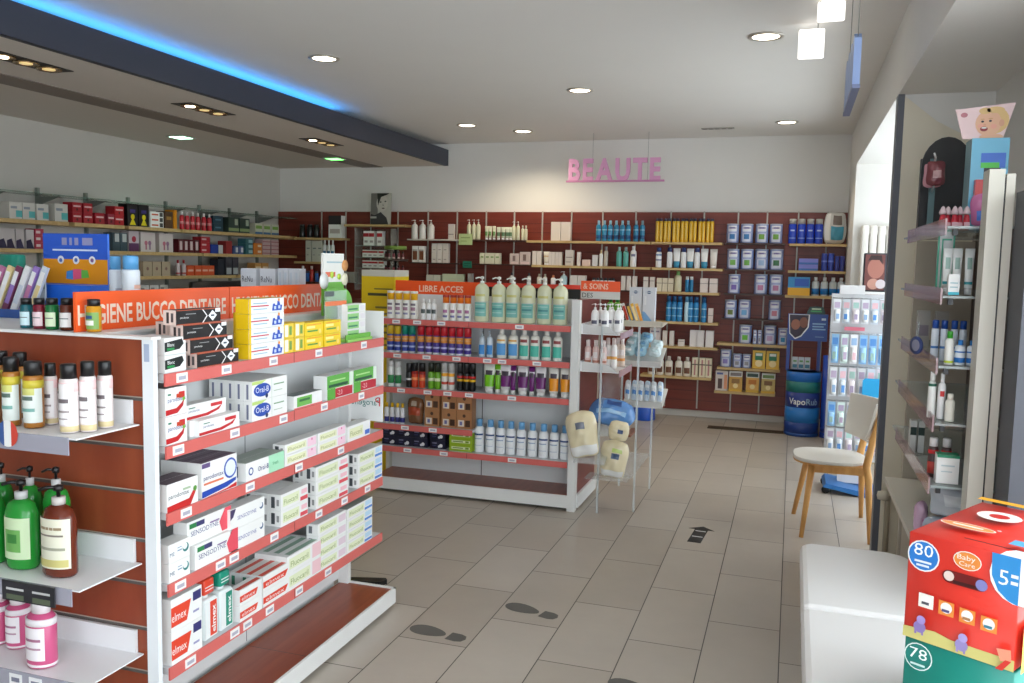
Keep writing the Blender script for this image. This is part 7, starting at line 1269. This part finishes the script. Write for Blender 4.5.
row('bottle', 'sample_bottle', 'bottle', 0.042, 0.042, 0.095, [(-1.945, 2.021)], 1.322, 0, 'small golden bottle with patterned label', 'on the shelving top, in front of the orange sign', None, col=(200, 140, 30), marks=[(0.08, 0.6, 80, (120, 160, 80)), (0.2, 0.35, 40, (230, 230, 220)), (0.4, 0.5, 30, (40, 80, 130))], style='wide', cap=(20, 20, 22), rough=0.15)
# end trays
row('bottle', 'shower_bottle', 'bottle', 0.035, 0.034, 0.172, [(-1.964, 1.877)], 1.071, 0, 'white and pink bottle with black cap, behind left', 'on the top end tray', None, style='wide', col=(226, 214, 212), cap=(20, 20, 22), bands=[(0.02, 0.1, (214, 196, 150)), (0.6, 0.74, (236, 200, 200))], marks=[(0.12, 0.72, 70, (238, 234, 234)), (0.44, 0.5, 40, (110, 100, 104)), (0.3, 0.33, 45, (150, 140, 140)), (0.2, 0.22, 35, (160, 150, 150))], n=20)
row('bottle', 'shower_bottle', 'bottle', 0.048, 0.047, 0.184, [(-1.831, 1.809)], 1.071, 0, 'white and pink bottle with black cap, nearest one', 'on the top end tray', None, style='wide', col=(226, 214, 212), cap=(20, 20, 22), bands=[(0.02, 0.1, (214, 196, 150)), (0.6, 0.74, (236, 200, 200))], marks=[(0.12, 0.72, 70, (238, 234, 234)), (0.44, 0.5, 40, (110, 100, 104)), (0.3, 0.33, 45, (150, 140, 140)), (0.2, 0.22, 35, (160, 150, 150))], n=20)
row('bottle', 'shower_bottle', 'bottle', 0.041, 0.041, 0.190, [(-1.797, 1.84)], 1.071, 0, 'white and pink bottle with black cap, third along', 'on the top end tray', None, style='wide', col=(226, 214, 212), cap=(20, 20, 22), bands=[(0.02, 0.1, (214, 196, 150)), (0.6, 0.74, (236, 200, 200))], marks=[(0.12, 0.72, 70, (238, 234, 234)), (0.44, 0.5, 40, (110, 100, 104)), (0.3, 0.33, 45, (150, 140, 140)), (0.2, 0.22, 35, (160, 150, 150))], n=20)
row('bottle', 'shower_bottle', 'bottle', 0.040, 0.040, 0.184, [(-1.796, 1.9)], 1.071, 0, 'white and pink bottle with black cap, at the tray edge', 'on the top end tray', None, style='wide', col=(226, 214, 212), cap=(20, 20, 22), bands=[(0.02, 0.1, (214, 196, 150)), (0.6, 0.74, (236, 200, 200))], marks=[(0.12, 0.72, 70, (238, 234, 234)), (0.44, 0.5, 40, (110, 100, 104)), (0.3, 0.33, 45, (150, 140, 140)), (0.2, 0.22, 35, (160, 150, 150))], n=20)
row('bottle', 'shower_bottle', 'bottle', 0.053, 0.052, 0.182, [(-1.971, 1.826)], 1.071, 0, 'amber bottle with white label, next to the white bottles', 'on the top end tray', None, style='wide', col=(170, 110, 40), cap=(20, 20, 22), bands=[(0.6, 0.72, (206, 190, 60))], marks=[(0.08, 0.6, 95, (222, 228, 222)), (0.5, 0.6, 50, (206, 206, 120)), (0.42, 0.48, 40, (90, 110, 100)), (0.25, 0.3, 50, (120, 170, 160))], n=20)
row('bottle', 'shower_bottle', 'bottle', 0.046, 0.045, 0.190, [(-2.046, 1.823)], 1.071, 0, 'amber bottle with white label, second from the white bottles', 'on the top end tray', None, style='wide', col=(170, 110, 40), cap=(20, 20, 22), bands=[(0.6, 0.72, (206, 190, 60))], marks=[(0.08, 0.6, 95, (222, 228, 222)), (0.5, 0.6, 50, (206, 206, 120)), (0.42, 0.48, 40, (90, 110, 100)), (0.25, 0.3, 50, (120, 170, 160))], n=20)
row('bottle', 'shower_bottle', 'bottle', 0.053, 0.052, 0.184, [(-2.114, 1.816)], 1.071, 0, 'amber bottle with white label, cut by the frame', 'on the top end tray', None, style='wide', col=(170, 110, 40), cap=(20, 20, 22), bands=[(0.6, 0.72, (206, 190, 60))], marks=[(0.08, 0.6, 95, (222, 228, 222)), (0.5, 0.6, 50, (206, 206, 120)), (0.42, 0.48, 40, (90, 110, 100)), (0.25, 0.3, 50, (120, 170, 160))], n=20)
row('bottle', 'shower_bottle', 'bottle', 0.043, 0.043, 0.190, [(-2.121, 1.921)], 1.071, 0, 'amber bottle with white label, in the second row', 'on the top end tray', None, style='wide', col=(170, 110, 40), cap=(20, 20, 22), bands=[(0.6, 0.72, (206, 190, 60))], marks=[(0.08, 0.6, 95, (222, 228, 222)), (0.5, 0.6, 50, (206, 206, 120)), (0.42, 0.48, 40, (90, 110, 100)), (0.25, 0.3, 50, (120, 170, 160))], n=20)
row('bottle', 'shower_bottle', 'bottle', 0.043, 0.043, 0.190, [(-2.193, 1.921)], 1.071, 0, 'amber bottle with white label, in the second row further left', 'on the top end tray', None, style='wide', col=(170, 110, 40), cap=(20, 20, 22), bands=[(0.6, 0.72, (206, 190, 60))], marks=[(0.08, 0.6, 95, (222, 228, 222)), (0.5, 0.6, 50, (206, 206, 120)), (0.42, 0.48, 40, (90, 110, 100)), (0.25, 0.3, 50, (120, 170, 160))], n=20)
row('bottle', 'shampoo_bottle', 'bottle', 0.101, 0.070, 0.255, [(-2.037, 1.835)], 0.664, 0, 'green pump bottle with leaf label, in front', 'on the middle end tray', None, marks=[(0.12, 0.58, 62, (200, 220, 180)), (0.2, 0.45, 30, (110, 170, 90)), (0.3, 0.4, 18, (60, 130, 60))], style='pump', col=(36, 140, 50), cap=(20, 20, 22), pump=(190, 190, 190), rough=0.15, n=20)
row('bottle', 'shampoo_bottle', 'bottle', 0.074, 0.070, 0.250, [(-2.147, 1.835)], 0.664, 0, 'green pump bottle cut by the frame', 'on the middle end tray', None, marks=[(0.12, 0.58, 62, (200, 220, 180))], style='pump', col=(36, 140, 50), cap=(20, 20, 22), pump=(190, 190, 190), rough=0.15, n=20)
row('bottle', 'shampoo_bottle', 'bottle', 0.069, 0.068, 0.272, [(-2.09, 1.914)], 0.664, 0, 'green pump bottle behind the front one', 'on the middle end tray', None, style='pump', col=(36, 140, 50), cap=(20, 20, 22), pump=(190, 190, 190), rough=0.15, n=20)
row('bottle', 'shampoo_bottle', 'bottle', 0.077, 0.070, 0.278, [(-1.994, 1.915)], 0.664, 0, 'green pump bottle behind the brown one', 'on the middle end tray', None, style='pump', col=(36, 140, 50), cap=(20, 20, 22), pump=(190, 190, 190), rough=0.15, n=20)
row('bottle', 'shampoo_bottle', 'bottle', 0.064, 0.063, 0.271, [(-2.2, 1.916)], 0.664, 0, 'green pump bottle in the second row by the frame', 'on the middle end tray', None, style='pump', col=(36, 140, 50), cap=(20, 20, 22), pump=(190, 190, 190), rough=0.15, n=20)
row('bottle', 'shampoo_bottle', 'bottle', 0.105, 0.070, 0.257, [(-1.893, 1.825)], 0.664, 0, 'brown pump bottle with pale label', 'on the middle end tray', None, style='pump', col=(100, 40, 22), cap=(26, 22, 22), pump=(196, 190, 186), rough=0.15, marks=[(0.1, 0.64, 70, (226, 224, 204)), (0.52, 0.55, 40, (150, 130, 100)), (0.45, 0.47, 45, (130, 120, 110)), (0.3, 0.33, 50, (160, 160, 140)), (0.12, 0.2, 60, (200, 190, 120))], n=20)
row('bottle', 'shower_bottle', 'bottle', 0.087, 0.070, 0.195, [(-1.967, 1.825)], 0.392, 0, 'pink bottle with white cap, nearest the tray edge', 'on the lowest end tray', None, style='slim', col=(200, 84, 128), cap=(232, 228, 230), bands=[(0.02, 0.06, (230, 220, 224)), (0.62, 0.72, (232, 226, 230))], marks=[(0.12, 0.6, 50, (238, 232, 236)), (0.4, 0.44, 35, (170, 110, 140)), (0.28, 0.31, 35, (180, 140, 160))], n=20)
row('bottle', 'shower_bottle', 'bottle', 0.069, 0.068, 0.162, [(-2.127, 1.894)], 0.392, 0, 'pink bottle with white cap, in the middle', 'on the lowest end tray', None, style='slim', col=(200, 84, 128), cap=(232, 228, 230), bands=[(0.02, 0.06, (230, 220, 224)), (0.62, 0.72, (232, 226, 230))], marks=[(0.12, 0.6, 50, (238, 232, 236)), (0.4, 0.44, 35, (170, 110, 140)), (0.28, 0.31, 35, (180, 140, 160))], n=20)
row('bottle', 'shower_bottle', 'bottle', 0.066, 0.065, 0.158, [(-2.203, 1.893)], 0.392, 0, 'pink bottle with white cap, cut by the frame', 'on the lowest end tray', None, style='slim', col=(200, 84, 128), cap=(232, 228, 230), bands=[(0.02, 0.06, (230, 220, 224)), (0.62, 0.72, (232, 226, 230))], marks=[(0.12, 0.6, 50, (238, 232, 236)), (0.4, 0.44, 35, (170, 110, 140)), (0.28, 0.31, 35, (180, 140, 160))], n=20)
# trays on the maroon end panel
row('bottle', 'body_milk_bottle', 'bottle', 0.050, 0.049, 0.187, [(-1.167, 5.275), (-1.104, 5.275)], 1.122, 0, 'white pump bottle in front', 'on the upper white end tray', 'front white pump bottles', style='pump', col=(236, 236, 236), cap=(236, 236, 236), marks=[(0.3, 0.42, 40, (90, 90, 110))])
row('bottle', 'body_milk_bottle', 'bottle', 0.047, 0.047, 0.183, [(-1.156, 5.384), (-1.095, 5.384), (-1.044, 5.384)], 1.122, 0, 'white pump bottle in the second row', 'on the upper white end tray', 'second row white pump bottles', style='pump', col=(236, 236, 236), cap=(236, 236, 236), marks=[(0.3, 0.42, 40, (90, 90, 110))])
row('bottle', 'body_milk_bottle', 'bottle', 0.045, 0.045, 0.180, [(-1.101, 5.492), (-1.049, 5.492)], 1.122, 0, 'white pump bottle at the back', 'on the upper white end tray', 'rear white pump bottles', style='pump', col=(236, 236, 236), cap=(236, 236, 236), marks=[(0.3, 0.42, 40, (90, 90, 110))])
row('bottle', 'body_milk_bottle', 'bottle', 0.042, 0.042, 0.187, [(-1.205, 5.271), (-1.154, 5.271), (-1.106, 5.271)], 0.889, 0, 'pink and white bottle in front', 'on the lower white end tray', 'front pink and white bottles', style='slim', col=(226, 196, 190), cap=(232, 220, 216), bands=[(0.25, 0.33, (190, 130, 110))], marks=[(0.4, 0.6, 40, (236, 226, 224))])
row('bottle', 'body_milk_bottle', 'bottle', 0.042, 0.042, 0.193, [(-1.104, 5.401), (-1.066, 5.401)], 0.889, 0, 'white bottle with orange mark', 'on the lower white end tray', 'white bottles with orange mark', style='slim', col=(236, 234, 230), cap=(232, 220, 216), bands=[(0.3, 0.4, (226, 170, 90))], marks=[(0.4, 0.6, 40, (236, 226, 224))])
row('bottle', 'body_milk_bottle', 'bottle', 0.039, 0.039, 0.186, [(-1.063, 5.519), (-1.034, 5.519)], 0.889, 0, 'cream bottle at the back', 'on the lower white end tray', 'cream bottles at the back', style='slim', col=(226, 206, 190), cap=(232, 220, 216), bands=[(0.2, 0.3, (220, 150, 80))], marks=[(0.4, 0.6, 40, (236, 226, 224))])
row('bottle', 'body_milk_bottle', 'bottle', 0.052, 0.050, 0.228, [(-1.131, 5.575), (-1.086, 5.575)], 1.122, 0, 'green bottle standing behind the white pumps', 'on the upper white end tray', 'green bottles', style='round', col=(110, 170, 60), cap=(20, 110, 40))
# right wall unit, near ends of the glass shelves
row('tube', 'cream_tube', 'tube', 0.031, 0.050, 0.159, [(0.508, 3.335), (0.538, 3.335), (0.576, 3.335)], 1.470, 0, 'white tube with teal stripe', 'on the second glass shelf', 'white tubes with teal stripe', col=(232, 234, 232), cap=(220, 224, 226), bands=[(0.22, 0.28, (40, 150, 160))], marks=[(0.55, 0.8, 30, (150, 180, 170))])
row('carton', 'cream_box', 'box', 0.034, 0.030, 0.070, [(0.517, 3.255)], 1.470, 0, 'small white card box with teal foot', 'in front of the white tubes', None, art=[('F', 'r', 0, 0, 1, 0.14, (60, 190, 210)), ('F', 'r', 0.15, 0.35, 0.85, 0.4, (150, 190, 200)), ('F', 'r', 0.15, 0.55, 0.85, 0.6, (150, 190, 200))])
row('bottle', 'cream_bottle', 'bottle', 0.034, 0.034, 0.085, [(0.552, 3.257), (0.589, 3.257)], 1.232, 0, 'white and blue bottle with blue cap', 'on the third glass shelf', 'white and blue bottles in front', style='round', col=(226, 232, 238), cap=(40, 130, 210), bands=[(0.1, 0.3, (40, 120, 200)), (0.5, 0.56, (40, 120, 200))])
row('bottle', 'cream_bottle', 'bottle', 0.025, 0.025, 0.144, [(0.49, 3.383), (0.519, 3.383), (0.551, 3.383), (0.579, 3.383)], 1.232, 0, 'tall white bottle with dark blue cap', 'behind on the third glass shelf', 'tall white bottles with dark blue cap', style='wide', col=(214, 222, 232), cap=(24, 70, 150), bands=[(0.3, 0.36, (60, 120, 190))])
row('bottle', 'cream_bottle', 'bottle', 0.029, 0.029, 0.114, [(0.518, 3.254)], 1.232, 0, 'white bottle with green cap', 'on the third glass shelf', None, style='slim', col=(228, 228, 222), cap=(50, 150, 40), bands=[(0.05, 0.12, (190, 210, 60))])
row('bottle', 'cream_bottle', 'bottle', 0.027, 0.027, 0.163, [(0.482, 3.313)], 1.036, 0, 'white bottle with dark green neck', 'on the fourth glass shelf', None, style='slim', col=(226, 226, 222), cap=(226, 226, 222), bands=[(0.68, 0.74, (40, 100, 80))])
row('bottle', 'cream_bottle', 'bottle', 0.026, 0.026, 0.160, [(0.51, 3.293)], 1.036, 0, 'white bottle with red spot', 'on the fourth glass shelf', None, style='round', marks=[(0.5, 0.62, 30, (200, 40, 40))])
row('bottle', 'cream_bottle', 'bottle', 0.031, 0.030, 0.095, [(0.532, 3.255)], 1.036, 0, 'cream bottle with square shoulders', 'at the near end of the fourth glass shelf', None, style='slim', col=(232, 228, 216), cap=(232, 228, 216))
row('bottle', 'cream_bottle', 'bottle', 0.034, 0.034, 0.141, [(0.502, 3.337), (0.544, 3.337)], 0.820, 0, 'dark spray with red band and white cap', 'on the fifth glass shelf', 'dark sprays with red band', style='spray', col=(80, 60, 60), cap=(222, 220, 220), bands=[(0.6, 0.7, (206, 36, 40)), (0.1, 0.4, (190, 60, 50))])
row('carton', 'cream_box', 'box', 0.070, 0.050, 0.100, [(0.536, 3.265)], 0.820, 0, 'white box with green top', 'on the fifth glass shelf', None, art=[('F', 'r', 0, 0.9, 1, 1, (30, 140, 100)), ('F', 'r', 0.2, 0.6, 0.8, 0.65, (190, 205, 210)), ('F', 'r', 0.2, 0.4, 0.7, 0.44, (190, 205, 210))], top=(30, 140, 100))
row('carton', 'cream_box', 'box', 0.023, 0.050, 0.130, [(0.488, 3.775), (0.517, 3.775)], 0.820, 0, 'dark green and white pack', 'at the far end of the fifth glass shelf', 'dark green and white packs', col=(206, 208, 204), art=[('F', 'r', 0, 0.55, 1, 0.8, (20, 50, 44))])
